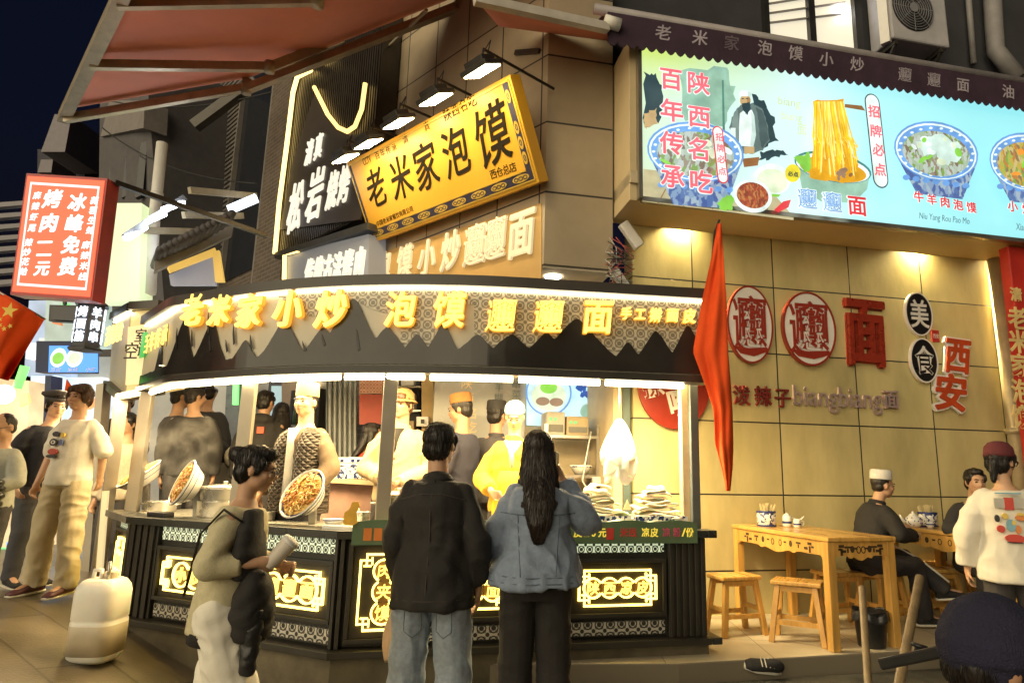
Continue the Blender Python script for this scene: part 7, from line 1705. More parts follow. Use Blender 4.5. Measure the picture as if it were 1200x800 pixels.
    if tp['m'] is not None:
        m_ = MB(); g = tp['g']
        prof = [(-.35, .158, .120), (-.22, .158, .120), (-.10, .156, .118), (0, .157, .116), (.14, .150, .110), (.32, .138*W_, .103), (.55, .146*W_, .110), (.74, .154*W_, .112), (.84, .142*W_, .096), (.90, .112, .082), (.93, .090, .074), (.97, .066, .062), (1.0, .060, .06)]
        hem = tp['hem']; rg = []
        for t, rx, ry in prof:
            if t < hem-.001 or t > tp['neck']+.001: continue
            fl = tp.get('flare', 0)*max(0, (.55-t))
            rg.append((T(t), ex*((rx+g+fl)*k), ey*((ry+g+fl)*k)))
        m_.loft(rg)
        for s in (1, -1):
            c = tp['cuff']; sg = tp['sg']
            capsule(m_, SH[s]-ex*(s*.02*k), SH[s].lerp(EL[s], .4), (.048+sg*.55)*k, (.050+sg*.9)*k); capsule(m_, SH[s].lerp(EL[s], .4), EL[s], (.050+sg*.9)*k, (.045+sg)*k)
            if c > .5: capsule(m_, EL[s], EL[s].lerp(WR[s], (c-.5)*2), (.046+sg)*k, (.033+sg*.9)*k, cap1=False)
            elif c < .5:
                pass
        if tp.get('collar'): m_.lathe([(.058*k, 0), (.072*k, .0), (.070*k, .055*k), (.062*k, .055*k)], N-ax*.045*k, ax, 24)
        if tp.get('hood'): m_.blob(N+V((0, -.075, -.01))*k, (.11*k, .07*k, .055*k))
        tme = fuse(m_, vox, 9, .5, folds(tp['fold']*k, seed=P[0])); SEAM['top'] = tme; link_mesh(tp.get('name', 'jacket'), tme, tp['m'], o)
    bt = dict(m=None, g=.014, flare=.0, cuff=1.0, fold=.006); bt.update(bottom or {})
    if bt['m'] is not None:
        m_ = MB(); g = bt['g']
        rg = [(T(t), ex*((rx+g*.6)*k), ey*((ry+g*.6)*k)) for t, rx, ry in [(-.14, .135, .11), (-.05, .165, .118), (.08, .158, .112), (.17, .148, .106)]]
        m_.loft(rg)
        for s in (1, -1):
            capsule(m_, HP[s]+ex*(s*.004*k), KN[s], (.086+g)*k, (.062+g+bt['flare']*.4)*k)
            e_ = KN[s].lerp(AN[s], bt['cuff']); capsule(m_, KN[s], e_+(AN[s]-KN[s]).normalized()*.02*k, (.062+g+bt['flare']*.4)*k, (.052+g+bt['flare'])*k, cap1=False)
        tme = fuse(m_, vox, 6, .5, folds(bt['fold']*k, 8, 5, P[0]+4)); SEAM['bottom'] = tme; link_mesh(bt.get('name', 'trousers'), tme, bt['m'], o)
    if shoes:
        dk, sl_ = shoes
        for s in (1, -1):
            f = FT[s]; uo = V((0, 0, 1)); q = AN[s]-V((0, 0, .085*k))+f*.055*k
            sh_ = thing('shoe', None, None) if False else None
            fx = f.cross(uo).normalized(); u2 = fx.cross(f); M = Matrix((f, fx, u2)).transposed()
            m_ = MB(); A = lambda *v_: q+M @ (V(v_)*k)
            m_.loft([(A(-.13, 0, .05), M @ V((0, .030*k, 0)), u2*.04*k), (A(-.09, 0, .06), M @ V((0, .042*k, 0)), u2*.052*k), (A(-.02, 0, .055), M @ V((0, .044*k, 0)), u2*.048*k), (A(.05, 0, .042), M @ V((0, .046*k, 0)), u2*.032*k), (A(.11, 0, .034), M @ V((0, .045*k, 0)), u2*.022*k), (A(.15, 0, .03), M @ V((0, .028*k, 0)), u2*.012*k)]); so_ = m_.build('shoe', dk, o, local=True)
            m_ = MB(); m_.loft([(A(-.14, 0, .013), M @ V((0, .03*k, 0)), u2*.013*k), (A(-.09, 0, .013), M @ V((0, .045*k, 0)), u2*.014*k), (A(.06, 0, .013), M @ V((0, .050*k, 0)), u2*.014*k), (A(.155, 0, .015), M @ V((0, .03*k, 0)), u2*.010*k)]); m_.build('sole', sl_, so_, local=True)
    o['_k'] = k; o.pop('_k')
    return o, dict(T=T, N=N, HC=HC_, hp=hp, WR=WR, EL=EL, SH=SH, PV=PV, k=k, ex=ex, ey=ey, KN=KN, AN=AN)
def lmesh(name, mb, m_, parent, **kw): return mb.build(name, m_, parent, local=True, **kw)
def place(px_head, py_top, d, ground):
    q = U(px_head, py_top, d); return V((q.x, q.y, ground)), q.z-ground
c_black = cloth('cloth_black', (.020, .018, .017)); c_navy = cloth('cloth_navy', (.035, .035, .055)); c_white = cloth('cloth_white', (.70, .66, .56), var=.04, bump=.12); c_dark = cloth('cloth_dark', (.05, .045, .045))
c_denim = cloth('denim_pale', (.26, .31, .37), var=.2, scale=40); c_denimj = cloth('denim_jacket', (.20, .25, .34), var=.16, scale=40); c_cream = cloth('cloth_cream', (.56, .47, .30), var=.06, bump=.15); c_khaki = cloth('cloth_khaki', (.50, .38, .22)); c_brown = cloth('cloth_brown', (.16, .11, .065))
c_blkjean = cloth('black_trousers', (.016, .014, .013)); s_white = (m_blk_cloth, m_sole); s_blk = (mat('shoe_black', (.02, .018, .018), rough=.4), mat('sole_black', (.03, .03, .03)))

# --- the couple at the counter
P, H = place(517, 494, 3.66, 0)
o, r = person('man in loose black jacket and pale jeans seen from behind at the counter', P, R(-2), H, vox=.008, yaw=R(-14), sw=.172, re=(.222, -.02, 1.13), rw=(.225, .06, .89), le=(-.195, -.03, 1.14), lw=(-.185, .07, .91), lcurl=1.3, rcurl=.55,
       top=dict(m=c_black, g=.026, hem=-.22, sg=.016, fold=.020, collar=True, flare=.05), bottom=dict(m=c_denim, g=.022, fold=.011, flare=.015), shoes=s_white, legs={'k1': (.12, .03, .49), 'a1': (.14, -.02, .085), 'k-1': (-.12, .04, .49), 'a-1': (-.13, -.0, .085)})
mth = cloth('seam_black', (.045, .04, .036)); k = r['k']; stitch(o, 'top', [[(0, 1.44), (0, .82)], [(-.17, 1.34), (-.06, 1.37), (.06, 1.37), (.17, 1.34)], [(-.2, .86), (.2, .86)]], mth, k)
mdn = cloth('seam_denim', (.14, .17, .2)); stitch(o, 'bottom', [[(0, .84), (0, .76)], [(-.12, .80), (-.04, .80), (-.04, .70), (-.08, .67), (-.12, .70), (-.12, .80)], [(.12, .80), (.04, .80), (.04, .70), (.08, .67), (.12, .70), (.12, .80)]], mdn, k, .003)

# his thin takeaway bag, held by the fingers
M = Matrix.Translation(P) @ Matrix.Rotation(R(-2), 4, 'Z'); wl = M @ (r['WR'][-1]+V((0, .03, -.10))*r['k'])
bg_ = thing('takeaway_bag', 'small translucent beige takeaway bag hanging from the hand of the man in black', 'bag', tuple(wl-Zv*.33))
def bagf(s, t):
    a = s*6.2832; r_ = .014+.062*min(1, t*1.6)**.7*(1-.25*max(0, t-.75)*4); return wl+V((r_*math.cos(a)*(1+.15*math.sin(4*a+2)), r_*.7*math.sin(a)*(1+.12*math.sin(5*a)), .03-.33*t+.012*math.sin(3*a+9*t)))
m_ = MB(); m_.grid(bagf, 36, 16, th=.002); m_.build('bag', mat('bag_beige', (.60, .42, .26), rough=.4, sub=.2), bg_)
for s in (-1, 1): m_ = MB(); m_.tube([wl+V((s*.012, 0, .02)), wl+V((s*.02, .0, .06)), wl+V((0, 0, .085))], .005, 6); m_.build('handle', mat('bag_beige', (.6, .42, .26)), bg_)
P, H = place(632, 502, 3.72, 0)
o, r = person('long haired woman in loose denim jacket and black trousers holding a phone to her ear', P, R(4), H, vox=.008, fem=True, hair='long', hairm=mat('hair_deep', (.018, .011, .008), rough=.38, var=.5, scale=60, stretch=(1, 1, .1), bump=.5, bscale=110), yaw=R(-12), sw=.150, re=(.285, .05, 1.24), rw=(.14, .12, 1.475), rcurl=.85, rpn=(-1, 0, 0), rdir=(-.35, -.25, 1), le=(-.225, .04, 1.15), lw=(-.19, .20, 1.02),
       top=dict(m=c_denimj, g=.036, hem=.0, sg=.024, fold=.024, collar=True, flare=.12), bottom=dict(m=c_blkjean, g=.012, flare=.035, fold=.007), shoes=s_blk)
k = r['k']; mdj = cloth('seam_jacket', (.12, .155, .22)); stitch(o, 'top', [[(-.2, 1.30), (-.07, 1.29), (.07, 1.29), (.2, 1.30)], [(-.11, 1.29), (-.09, .99)], [(.11, 1.29), (.09, .99)], [(-.24, .985), (.24, .985)], [(-.24, .955), (.24, .955)]], mdj, k)
M = Matrix.Translation(P) @ Matrix.Rotation(R(4), 4, 'Z'); ph = M @ (V((.105, .06, 1.55))*r['k']); PF = Frame(ph, (.25, .9, -.1), (1, -.2, .2), (0, .2, 1))
pn_ = thing('phone', 'dark phone held to the ear of the woman in denim', 'phone', tuple(ph)); m_ = MB(); m_.fbox(PF, -.036, .036, -.075, .075, -.004, .004); m_.build('case', m_black, pn_, bevel=.003); m_ = MB(); m_.fbox(PF, -.033, .033, -.070, .070, -.0052, -.0042); m_.build('screen', mat('screen_dark', (.02,)*3), pn_)
# --- walking woman
P, H = place(283, 519, 3.30, 0)
o, r = person('woman in cream knit and wide white trousers walking past with a black bag and cup', P, R(-84), H, vox=.008, fem=True, hair='bun', glasses=True, yaw=R(4), pitch=R(-9), neck=(0, .05, 1.455), re=(.205, -.03, 1.15), rw=(.15, .185, 1.165), rcurl=1.1, rpn=(-1, 0, .2), le=(-.20, .02, 1.16), lw=(-.15, .20, 1.12), lcurl=.9,
       legs={'k1': (.09, .14, .50), 'a1': (.09, .17, .085), 'k-1': (-.09, -.02, .49), 'a-1': (-.09, -.20, .12), 'f-1': (-.1, 1, -.3)},
       top=dict(m=cloth('knit_cream', (.60, .54, .34), bscale=160, bump=.4), name='cardigan', g=.026, hem=-.22, sg=.018, fold=.010, cuff=.84), bottom=dict(m=cloth('trouser_white', (.84, .80, .68), var=.04, bump=.12), g=.024, flare=.055, fold=.013), shoes=s_white)
k = r['k']; m_ = MB(); m_.loft([(r['T'](t, 0, .0), r['ex']*(a*k), r['ey']*(b*k)) for t, a, b in ((-.30, .175, .135), (-.2, .185, .145), (-.05, .17, .13))]); lmesh('undershirt_hem', m_, c_black, o)
M = Matrix.Translation(P) @ Matrix.Rotation(R(-84), 4, 'Z')
tb_ = thing('shoulder_bag', 'slouchy black cloth bag carried in front of the walking woman', 'bag', tuple(M @ (V((.06, .24, .8))*k)))
WM[tb_.name] = M; tb_.matrix_world = M
m_ = MB(); m_.loft([(V((.09, .165, z))*k, V((a, 0, 0))*k, V((0, b, 0))*k) for z, a, b in ((.80, .09, .07), (.84, .11, .09), (.92, .125, .10), (1.02, .12, .09), (1.08, .10, .065), (1.12, .07, .04))])
link_mesh('bag_body', fuse(m_, .012, 3, .5, folds(.013, 9, 6)), c_black, tb_)
m_ = MB(); m_.loft([(V((.07, .115, z))*k, V((a, 0, 0))*k, V((0, b, 0))*k) for z, a, b in ((1.08, .11, .065), (1.2, .14, .08), (1.32, .12, .06), (1.41, .06, .04))]); link_mesh('bag_flap', fuse(m_, .012, 3, .5, folds(.008, 9, 6, 2)), c_black, tb_)
m_ = MB(); m_.tube([V((.17, .10, 1.36))*k, V((.20, .02, 1.42))*k, V((.14, -.1, 1.30))*k, V((.10, -.16, 1.0))*k], .012, 8, flat=.4); m_.build('strap', c_black, tb_, local=True)
m_ = MB(); m_.loft([(V((.16, .19, z))*k, V((a, 0, 0))*k, V((0, b, 0))*k) for z, a, b in ((.66, .03, .035), (.72, .035, .04), (.85, .04, .05), (.95, .04, .05))]); link_mesh('jacket_sleeve', fuse(m_, .012, 3, .5, folds(.010, 12, 9)), cloth('sleeve_black', (.02, .02, .02), rough=.4), tb_)
cw = M @ (r['WR'][1]+V((-.03, .085, .03))*k); cu_ = thing('drink_cup', 'white lidded drink cup in the hand of the walking woman', 'cup', tuple(cw)); ax_ = (M.to_3x3() @ V((0, .55, .65))).normalized()
m_ = MB(); m_.lathe([(.026, -.06), (.030, -.055), (.040, .07), (.041, .075)], cw, ax_, 22); m_.build('cup', mat('cup_white', (.66, .60, .52), rough=.35), cu_); m_ = MB(); m_.lathe([(.043, .0755), (.043, .085), (.036, .095), (0, .098)], cw, ax_, 22); m_.build('lid', m_white, cu_)
# --- men on the left
gz = .46
P, H = place(98, 449, 5.75, gz)
o, r = person('man in white printed T-shirt and cream trousers facing the street', P, R(170), H, vox=.009, hair='bowl', hairm=HAIRB, yaw=R(8), re=(.24, -.03, 1.15), rw=(.25, .05, .90), le=(-.235, -.07, 1.17), lw=(-.18, -.13, .95), legs={'k1': (.13, .04, .49), 'a1': (.17, .0, .085), 'k-1': (-.12, .02, .49), 'a-1': (-.13, -.0, .085)},
       top=dict(m=c_white, name='shirt', g=.026, hem=-.10, sg=.022, cuff=.5, fold=.013), bottom=dict(m=c_cream, g=.018, flare=.012, fold=.015), shoes=(mat('shoe_maroon', (.10, .03, .04), rough=.5), m_sole))
k = r['k']; PFm = Frame(r['T'](.62, 0, .158), r['ex']*-1, r['ey'], V((0, 0, 1))); m_ = MB(); pc = [mat('print_black', (.03, .025, .03)), mat('print_redd', (.42, .05, .03)), mat('print_gold', (.65, .45, .06)), mat('print_blu', (.10, .13, .3))]
for mm, x, y, a, b in ((0, -.02, .07, .045, .03), (2, .06, .06, .028, .028), (0, -.035, -.01, .05, .042), (3, .05, -.01, .024, .035), (1, -.03, -.10, .06, .035), (0, -.04, -.145, .065, .02)): m_.m(pc[mm]).ell(PFm, x*.85-.02, y*.85-.02, a*.72, b*.72, -.006, .004+.0003*mm)
m_.m(c_white).ell(PFm, -.05, -.028, .022, .016, .0042, .0055); m_.m(pc[0]).ell(PFm, -.05, -.028, .009, .009, .0056, .0066); m_.build('print', None, o, local=True) if False else lmesh('shirt_print', m_, None, o)
P, H = place(64, 458, 6.0, gz+.02)
o, r = person('man in dark clothes and flat beret leaning on the shoulder of the man in white', P, R(-115), H, vox=.009, hair='short', hat=('beret', cloth('beret_grey', (.06, .055, .055))), yaw=R(-14), pitch=R(-10), roll=R(0), neck=(0, .03, 1.45), le=(-.26, .22, 1.36), lw=(-.14, .44, 1.40), lcurl=.7, lpn=(0, -.3, -1), re=(.25, .0, 1.14), rw=(.24, .10, .90),
       top=dict(m=cloth('shirt_ink', (.022, .022, .028)), name='shirt', g=.03, hem=-.12, sg=.024, cuff=.92, fold=.009), bottom=dict(m=cloth('jean_grey', (.07, .07, .08)), g=.014), shoes=s_white)
P, H = place(8, 485, 5.15, .46)
o, r = person('short haired person in glasses and pale grey top carrying a puffer jacket', P, R(172), H, vox=.010, hair='crop', glasses=True, pitch=R(-12), re=(.26, .0, 1.14), rw=(.20, .17, 1.06), le=(-.26, .02, 1.13), lw=(-.15, .20, 1.05),
       top=dict(m=cloth('top_grey', (.36, .36, .30)), name='top', g=.03, hem=-.1, sg=.022, fold=.008), bottom=dict(m=c_dark, g=.014), shoes=(s_blk[0], m_sole))
M = Matrix.Translation(P) @ Matrix.Rotation(R(172), 4, 'Z'); pj = thing('puffer_jacket', 'black quilted puffer jacket hanging over the arm of the person in glasses', 'jacket', tuple(P)); WM[pj.name] = M; pj.matrix_world = M
k = r['k']; m_ = MB(); n = 13
for i in range(n):
    t = i/(n-1); z = 1.10-.74*t; m_.blob(V((-.17-.05*t, .20, z))*k, (.125*k+.02*math.sin(i), .085*k, .037*k), Matrix.Rotation(R(14), 3, 'Y'), 20, 8)
link_mesh('quilting', fuse(m_, .010, 1, .4, folds(.006, 14, 10)), mat('puffer_nylon', (.018, .018, .02), rough=.32, var=.2), pj)
m_ = MB(); m_.loft([(V((-.06, .22, z))*k, V((a, 0, 0))*k, V((0, a, 0))*k) for z, a in ((.70, .04), (.8, .06), (.95, .065), (1.08, .05))]); link_mesh('sleeve', fuse(m_, .01, 2, .5, lambda c: .010*math.sin(c.z*62)), mat('puffer_nylon', (.018,)*3), pj)
# --- vendors inside the stall
VG = .24
P, H = place(362, 452, 5.55, VG)
o, r = person('vendor with tall khaki cap and dark quilted vest over brown sleeves', P, R(156), H, hair='crop', hat=('tallkufi', cloth('cap_khaki', (.34, .26, .13))), yaw=R(12), re=(.27, .0, 1.14), rw=(.24, .14, .95), le=(-.27, .0, 1.14), lw=(-.22, .16, .95), skin=SKIN, top=dict(m=c_brown, name='sweater', g=.024, hem=-.12, sg=.022, fold=.008), bottom=dict(m=c_dark))
def quilt_mat():
    m = cloth('quilt_brown', (.055, .040, .028), rough=.6); n, l = nodes_of(m); b = n['Principled BSDF']; tc = n.new('ShaderNodeTexCoord'); sx = n.new('ShaderNodeSeparateXYZ'); l.new(tc.outputs['Object'], sx.inputs[0]); hs = []
    for sg_ in (1, -1):
        a = n.new('ShaderNodeMath'); a.operation = 'MULTIPLY_ADD'; a.inputs[1].default_value = sg_; l.new(sx.outputs['X'], a.inputs[0]); l.new(sx.outputs['Z'], a.inputs[2])
        q_ = n.new('ShaderNodeMath'); q_.operation = 'MULTIPLY'; q_.inputs[1].default_value = 70; l.new(a.outputs[0], q_.inputs[0]); si = n.new('ShaderNodeMath'); si.operation = 'SINE'; l.new(q_.outputs[0], si.inputs[0]); ab = n.new('ShaderNodeMath'); ab.operation = 'ABSOLUTE'; l.new(si.outputs[0], ab.inputs[0]); hs.append(ab)
    mi = n.new('ShaderNodeMath'); mi.operation = 'MINIMUM'; l.new(hs[0].outputs[0], mi.inputs[0]); l.new(hs[1].outputs[0], mi.inputs[1])
    bp = n.new('ShaderNodeBump'); bp.inputs['Strength'].default_value = .9; bp.inputs['Distance'].default_value = .02; l.new(mi.outputs[0], bp.inputs['Height']); l.new(bp.outputs[0], b.inputs['Normal']); return m
k = r['k']; m_ = MB()
for s in (1, -1): m_.loft([(r['T'](t, s*x, .0), r['ex']*(a*k), r['ey']*(b*k)) for t, x, a, b in ((-.2, .105, .105, .165), (.1, .105, .105, .165), (.4, .10, .10, .155), (.7, .105, .105, .155), (.86, .10, .085, .12), (.95, .075, .035, .07))])
link_mesh('vest', fuse(m_, .011, 2, .5, folds(.006)), quilt_mat(), o)
m_ = MB(); m_.loft([(r['T'](t, 0, .10), r['ex']*(.045*k), r['ey']*(.055*k)) for t in (-.1, .3, .7, .93)]); lmesh('inner_shirt', m_, c_white, o)
P, H = place(473, 456, 5.95, VG)
o, r = person('vendor in tan cap and beige shirt with folded hands beside the stock pot', P, R(176), H, hair='fringe', hairm=HAIRB, hat=('bucket', cloth('cap_tan', (.38, .25, .10))), yaw=R(-10), re=(.27, -.02, 1.13), rw=(.06, .22, 1.06), le=(-.27, -.02, 1.13), lw=(-.05, .22, 1.02), lcurl=.9, rcurl=.9, top=dict(m=c_khaki, name='shirt', g=.03, hem=-.15, sg=.022, fold=.009, collar=True), bottom=dict(m=c_dark))
m_ = MB(); m_.loft([(r['T'](t, 0, .09), r['ex']*(a*r['k']), r['ey']*(.055*r['k'])) for t, a in ((.5, .02), (.75, .03), (.95, .05))]); lmesh('undershirt', m_, c_black, o)
P, H = place(542, 462, 6.15, VG)
o, r = person('vendor in brown banded cap and navy T-shirt turned to the side', P, R(72), H, hair='short', hat=('kufi', cloth('cap_band', (.36, .17, .05), stretch=(1, 1, 30), var=.35)), yaw=R(10), pitch=R(-10), re=(.26, .02, 1.13), rw=(.20, .25, 1.08), le=(-.26, .02, 1.13), lw=(-.20, .25, 1.06), skin=SKIN2, top=dict(m=c_navy, name='shirt', g=.030, hem=-.15, sg=.028, cuff=.5, fold=.008), bottom=dict(m=c_dark))
m_ = MB(); m_.lathe([(.0905*r['k']**.5, .055), (.0892*r['k']**.5, .10)], r['hp']((0, -.022, .025)), V((0, 0, 1)), 30, 1, 1.12) if False else m_.blob(r['hp']((.079, .0, -.008)), (.006, .008, .006), seg=8, rings=5); lmesh('earbud', m_, m_white, o)
P, H = place(583, 470, 6.5, VG)
person('vendor in dark cap and dark grey shirt with his back turned', P, R(-12), H, hair='short', hat=('kufi', cloth('cap_char', (.05, .048, .05))), yaw=R(-18), top=dict(m=cloth('shirt_char', (.06, .055, .06)), name='shirt', g=.03, hem=-.15, sg=.024, fold=.008, collar=True), bottom=dict(m=c_dark))
P, H = place(604, 470, 5.72, VG)
o, r = person('vendor in bright yellow jacket and lacy white cap looking down', P, R(178), H, fem=True, hair='crop', hat=('skull', lattice_mat('lace', (.75, .72, .6), (.25, .35, .4), 9, metal=0)), pitch=R(-26), re=(.25, .0, 1.13), rw=(.14, .27, 1.05), le=(-.25, .0, 1.13), lw=(-.14, .25, 1.05), rcurl=.8, lcurl=.8, top=dict(m=cloth('jacket_yellow', (.72, .40, .035)), g=.034, hem=-.15, sg=.024, fold=.010, collar=True), bottom=dict(m=c_dark))
k = r['k']; m_ = MB(); m_.loft([(r['T'](t, 0, .085), r['ex']*(a*k), r['ey']*(.072*k)) for t, a in ((.55, .03), (.75, .045), (.93, .07))]); lmesh('undershirt', m_, c_white, o)
m_ = MB(); m_.loft([(r['T'](t, 0, .10), r['ex']*(a*k), r['ey']*(.065*k)) for t, a in ((-.3, .15), (0, .15), (.3, .13), (.5, .10))]); lmesh('apron', m_, cloth('apron_yellow', (.80, .55, .03)), o)
# --- people further in
for px, py, d, rz, lab, tm, hr, yw in ((313, 456, 7.3, R(8), 'person in black sweatshirt with a red patch seen from behind inside', c_black, 'short', R(-20)), (213, 450, 7.3, R(-60), 'pale faced person in steam inside holding a phone', c_dark, 'short', R(10)), (232, 449, 7.1, R(25), 'broad person in black in the steam seen from behind', c_black, 'short', R(-60)), (246, 447, 7.9, R(10), 'dark haired person in black behind the steaming pair', cloth('cloth_slate', (.03, .03, .034)), 'short', R(0)), (152, 482, 7.0, R(165), 'person in pale top half lost in steam beside the second post', cloth('top_cream', (.5, .42, .3)), 'short', R(10)), (331, 470, 7.6, R(30), 'long haired person behind the person in black sweatshirt', cloth('top_beige', (.35, .3, .2)), 'long', R(0)), (150, 458, 8.4, R(190), 'customer in dark top far behind the left stall post', c_black, 'short', R(0))):
    P, H = place(px, py, d, .24); H = min(max(H, 1.5), 1.95); q = U(px, py, d); P.z = q.z-H
    extra = dict(rw=(.10, .30, 1.15), re=(.24, .06, 1.12), rcurl=.6) if 'phone' in lab else {}
    o, r = person(lab, P, rz, H, vox=.014, hair=hr, yaw=yw, skin=SKIN, top=dict(m=tm, name='sweatshirt', g=.03, hem=-.15, sg=.024, fold=.009, hood=('red patch' in lab)), bottom=dict(m=c_dark), **extra)
    if 'red patch' in lab:
        k = r['k']; F4 = Frame(r['T'](.62, .0, -.16), r['ex'], -r['ey'], V((0, 0, 1))); m_ = MB(); m_.m(mat('patch_red', (.5, .09, .04))).fbox(F4, -.01, .06, .06, .13, -.02, .006); m_.m(c_white).prism(F4, [(-.13, -.05), (-.13, -.17), (-.05, -.12), (.05, -.13), (.12, -.15), (.13, -.09), (.08, -.06), (-.04, -.09)], -.03, .006); lmesh('back_print', m_, None, o)
P = U(264, 560, 7.9); P.z = U(264, 500, 7.9).z-1.27
person('person in black bending over a low table at the back', P, R(150), 1.7, vox=.014, pelvis=(0, -.1, .75), neck=(0, .28, 1.12), pitch=R(-35), re=(.24, .36, .86), rw=(.15, .5, .72), le=(-.24, .36, .86), lw=(-.15, .5, .72), top=dict(m=c_black, name='sweatshirt', g=.03, sg=.024), bottom=dict(m=c_dark))
q = U(284, 540, 7.6); o = thing('side_table', 'small table with pale cloth bundles in front of the bending person', 'table', tuple(q)); m_ = MB(); quad_px(m_, [(240, 600), (302, 604), (302, 546), (240, 540)], 7.6, .5); m_.build('cabinet', mat('grey_cabinet', (.2, .19, .18)), o)
m_ = MB(); m_.blob(U(276, 535, 7.6), (.12, .12, .13)); m_.blob(U(288, 540, 7.55), (.10, .1, .08)); tag(m_.build('cloth_bundle', c_white), 'crumpled white cloth bundle on the small back table', 'cloth')
P = U(431, 560, 7.1); P.z = .24; H = U(431, 494, 7.1).z-.24
person('small dark haired person in a red top sitting behind the inner counter', P, R(-70), max(H, 1.1), vox=.013, fem=True, hair='long', top=dict(m=cloth('top_red', (.45, .05, .03)), name='top', g=.024), bottom=dict(m=c_dark))
# --- eating area
P0 = ZP(1036, 734, FL); zs = .46
P = V((P0.x+.0, P0.y, FL)); Ht = U(1022, 551, P.y).z-FL
sc_ = 1.0
o, r = person('seated man in white round cap and black jacket looking towards the far table', V((U(1018, 600, P.y).x, P.y, FL)), R(-78), 1.70, vox=.010, hair='crop', hat=('kufi', cloth('cap_white', (.72, .70, .64), bump=.1)), yaw=R(-8), pitch=R(-4), pelvis=(0, -.06, .56), neck=(0, .10, 1.09), re=(.26, .10, .82), rw=(.16, .34, .80), le=(-.26, .14, .82), lw=(-.12, .36, .84),
       legs={'k1': (.11, .36, .53), 'a1': (.12, .40, .10), 'f1': (.1, 1, 0), 'k-1': (-.09, .40, .58), 'a-1': (.14, .62, .32), 'f-1': (.3, 1, .1)}, top=dict(m=c_black, g=.03, hem=-.12, sg=.024, fold=.010, collar=True), bottom=dict(m=cloth('track_black', (.022, .02, .022)), g=.018, fold=.009), shoes=s_white)
k = r['k']; m_ = MB()
KN, AN = r['KN'], r['AN']
pts = [KN[-1].lerp(AN[-1], t)+V((.06, .045, .05))*k for t in (-.05, .2, .5, .9)]; m_.tube([r['PV']+V((-.09, .12, .10))*k, KN[-1]+V((0, -.08, .105))*k]+pts[1:], .010, 6); lmesh('trouser_stripe', m_, m_sole, o)
P = U(1141, 600, 6.15)
person('person in dark clothes sitting at the far table behind the white sweatshirt', V((P.x, P.y, FL)), R(172), 1.74, vox=.012, pelvis=(0, -.05, .56), neck=(0, .04, 1.10), re=(.26, .12, .84), rw=(.14, .34, .84), le=(-.26, .12, .84), lw=(-.14, .34, .84), legs={'k1': (.11, .36, .53), 'a1': (.12, .36, .10), 'k-1': (-.11, .36, .53), 'a-1': (-.12, .36, .10)}, top=dict(m=cloth('jacket_ash', (.03, .028, .028)), g=.03, sg=.024), bottom=dict(m=c_black), shoes=s_blk)
P, H = place(1172, 526, 4.5, .12); 
o, r = person('person in white printed sweatshirt and maroon baseball cap, turned away', P, R(-22), max(H, 1.62), vox=.009, fem=False, hair='tail', glasses=True, hat=('ball', cloth('cap_maroon', (.13, .025, .03))), yaw=R(-38), pitch=R(-4), re=(.26, .02, 1.14), rw=(.22, .16, .95), le=(-.265, -.02, 1.13), lw=(-.27, .05, .88),
       top=dict(m=c_white, name='sweatshirt', g=.050, hem=-.22, sg=.036, fold=.012, flare=.02), bottom=dict(m=c_dark, g=.016), shoes=s_white)
k = r['k']; bkF = Frame(r['T'](.50, .0, -.178), r['ex'], -r['ey'], (r['N']-r['PV'])); m_ = MB()
pcol = dict(r=mat('pr_red', (.55, .06, .04)), g=mat('pr_grey', (.45, .43, .38)), b=mat('pr_black', (.03, .03, .03)), y=mat('pr_yellow', (.7, .5, .1)), c=mat('pr_cyan', (.2, .4, .5)), o=mat('pr_orange', (.65, .22, .06)))
m_.m(pcol['g']).fbox(bkF, -.10, .06, .11, .17, -.02, .003); m_.m(pcol['r']).fbox(bkF, -.045, .005, .10, .175, -.02, .005)
for cc, x, y, a, b in (('b', -.10, .03, .018, .03), ('y', -.04, .05, .022, .025), ('o', .08, .04, .045, .022), ('y', .08, .065, .03, .014), ('r', -.08, -.05, .03, .03), ('c', 0, -.02, .035, .05), ('o', .05, -.05, .022, .035), ('y', .02, .0, .015, .02), ('r', .02, -.12, .075, .035), ('b', .02, -.15, .06, .006), ('y', .12, -.15, .018, .02)): m_.m(pcol[cc]).ell(bkF, x*.72-.02, y*.8+.02, a*.72, b*.75, -.02, .004+abs(x)*.004)
put(m_.m(pcol['c']), 'XI AN', bkF, 0, .20, .16, .022, -.02, .004, 0, bbox=True) if False else m_.m(pcol['c']).fbox(bkF, -.09, .05, .198, .206, -.02, .003)
lmesh('back_print', m_, None, o)
# --- crouching man in the foreground with phone clamp
P = U(1160, 760, 1.62); topz = U(1160, 700, 1.62).z; H = 1.75
ko = topz-1.02
o, r = person('man in navy knit beanie and thin glasses squatting at the street edge', V((P.x-.12, P.y-.02, 0)), R(-86), H, vox=.008, hair='short', hat=('beanie', cloth('beanie_navy', (.018, .018, .045), bscale=220, bump=.6)), glasses=True, yaw=R(-6), pitch=R(-14), pelvis=(0, -.12, topz-.76), neck=(0, .05, topz-.28), re=(.27, .20, .62), rw=(.16, .42, .55), le=(-.27, .2, .62), lw=(-.16, .42, .55), skin=SKIN2, legs={'k1': (.16, .36, .55), 'a1': (.15, .02, .10), 'k-1': (-.16, .36, .55), 'a-1': (-.15, .02, .10)}, top=dict(m=c_navy, g=.03, sg=.026), bottom=dict(m=c_dark), shoes=s_blk)
pc_ = thing('phone_clamp', 'black phone clamp with screw knob and cable beside the navy beanie', 'clamp', tuple(U(1075, 772, 1.9)))
a, b = U(1036, 777, 1.95), U(1108, 762, 1.80); m_ = MB(); m_.bar(a, b, .05, .03); m_.build('clamp_bar', m_black, pc_, bevel=.006)
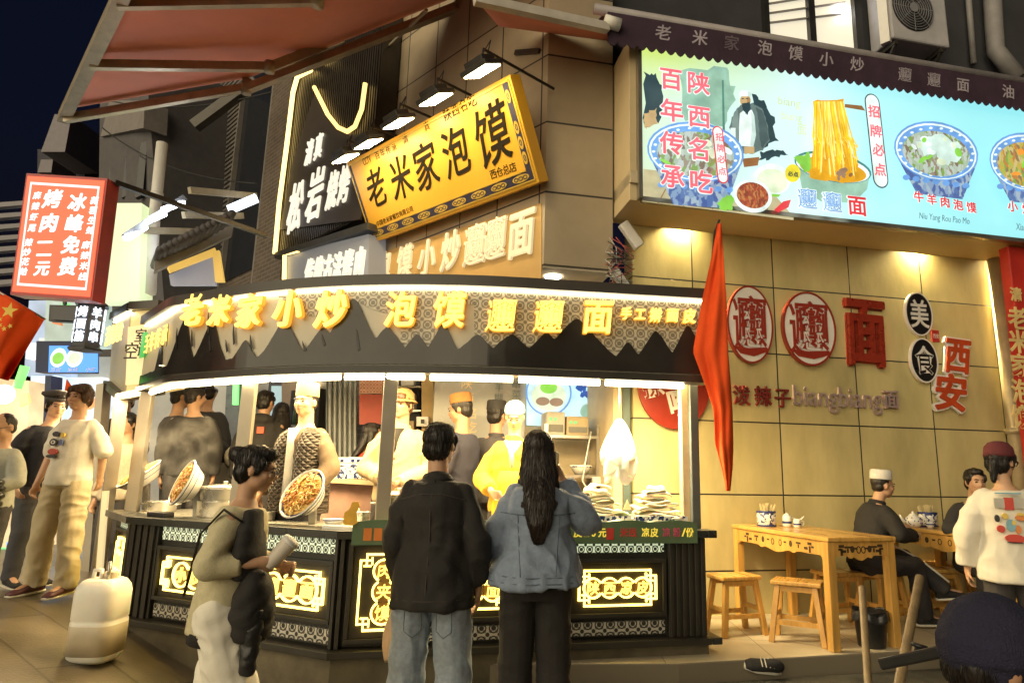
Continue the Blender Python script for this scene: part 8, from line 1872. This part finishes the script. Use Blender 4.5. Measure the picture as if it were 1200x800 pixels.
m_ = MB(); m_.tube([U(1076, 768, 1.88), U(1077, 757, 1.88)], .012, 10); m_.tube([U(1077, 758, 1.88), U(1077.5, 754, 1.88)], .02, 10); m_.build('screw_knob', m_black, pc_)
m_ = MB(); m_.tube([b, U(1118, 768, 1.8), U(1128, 784, 1.78), U(1133, 802, 1.76), U(1136, 830, 1.75)], .010, 8); m_.build('cable', m_black, pc_)
bpy.data.scenes.remove(TS)
# =================================================================== steam over the cooking end of the stall
def steam_mat():
    m = bpy.data.materials.new('steam'); m.use_nodes = True; n, l = nodes_of(m); n.remove(n['Principled BSDF']); out = n['Material Output']
    v = n.new('ShaderNodeVolumePrincipled'); v.inputs['Color'].default_value = (1, .97, .92, 1); v.inputs['Anisotropy'].default_value = .2
    tc = n.new('ShaderNodeTexCoord'); nz = n.new('ShaderNodeTexNoise'); nz.inputs['Scale'].default_value = 3.2; nz.inputs['Detail'].default_value = 4; nz.inputs['Distortion'].default_value = 1.2; l.new(tc.outputs['Object'], nz.inputs['Vector'])
    mr = n.new('ShaderNodeMapRange'); mr.inputs['From Min'].default_value = .48; mr.inputs['From Max'].default_value = .75; mr.inputs['To Max'].default_value = .9; l.new(nz.outputs['Fac'], mr.inputs[0])
    l.new(mr.outputs[0], v.inputs['Density']); l.new(v.outputs[0], out.inputs['Volume']); return m
mb = MB(); P = U(205, 575, 6.1); mb.lathe([(0, 0), (.20, .04), (.32, .25), (.36, .55), (.28, .8), (0, .95)], Vector((P.x, P.y, ZC1+.02)), seg=20)
o = mb.build('steam', steam_mat()); tag(o, kind='stuff')

# ------------------------------------------------------------------ small leavings on the street and overhead cables
rl = random.Random(12); papm = mat('paper_white', (.6, .57, .5), rough=.8)
for i, (px, py, lab) in enumerate(((60, 770, 'crumpled paper napkin on the street in front of the white canister'), (190, 788, 'torn paper scrap on the street beside the walking woman'), (770, 792, 'small paper scrap on the dark step below the stall'), (36, 735, 'pale paper receipt on the street by the puffer jacket'))):
    q = ZP(px, py, .118 if px > 700 else 0)
    if px < 700: q = ZP(px, py, zg(q.x, q.y)+.004); q = ZP(px, py, zg(q.x, q.y)+.004)
    r_ = rl.uniform(.018, .035); mb = MB(); mb.grid(lambda s, t: q+Vector(((s-.5)*r_*2.6, (t-.5)*r_*2, .004+.012*abs(noise.noise(Vector((s*5+i*7, t*5, 1)))))), 8, 8, th=.0015); tag(mb.build('paper_scrap', papm), lab, 'litter')
cabm = mat('cable_black', (.02, .02, .02), rough=.6)
def cable(a, b, sag, lab):
    mb = MB(); mb.tube([a.lerp(b, t)-Zv*(sag*4*t*(1-t)) for t in [i/14 for i in range(15)]], .012, 6); tag(mb.build('overhead_cable', cabm), lab, 'cable')
cable(U(120, 150, 12), U(300, 215, 9.3), .25, 'thin black cable sagging across the drainpipe and brick house')
cable(U(128, 118, 12), U(318, 108, 9.8), .2, 'thin black cable under the awning edge before the grey house')
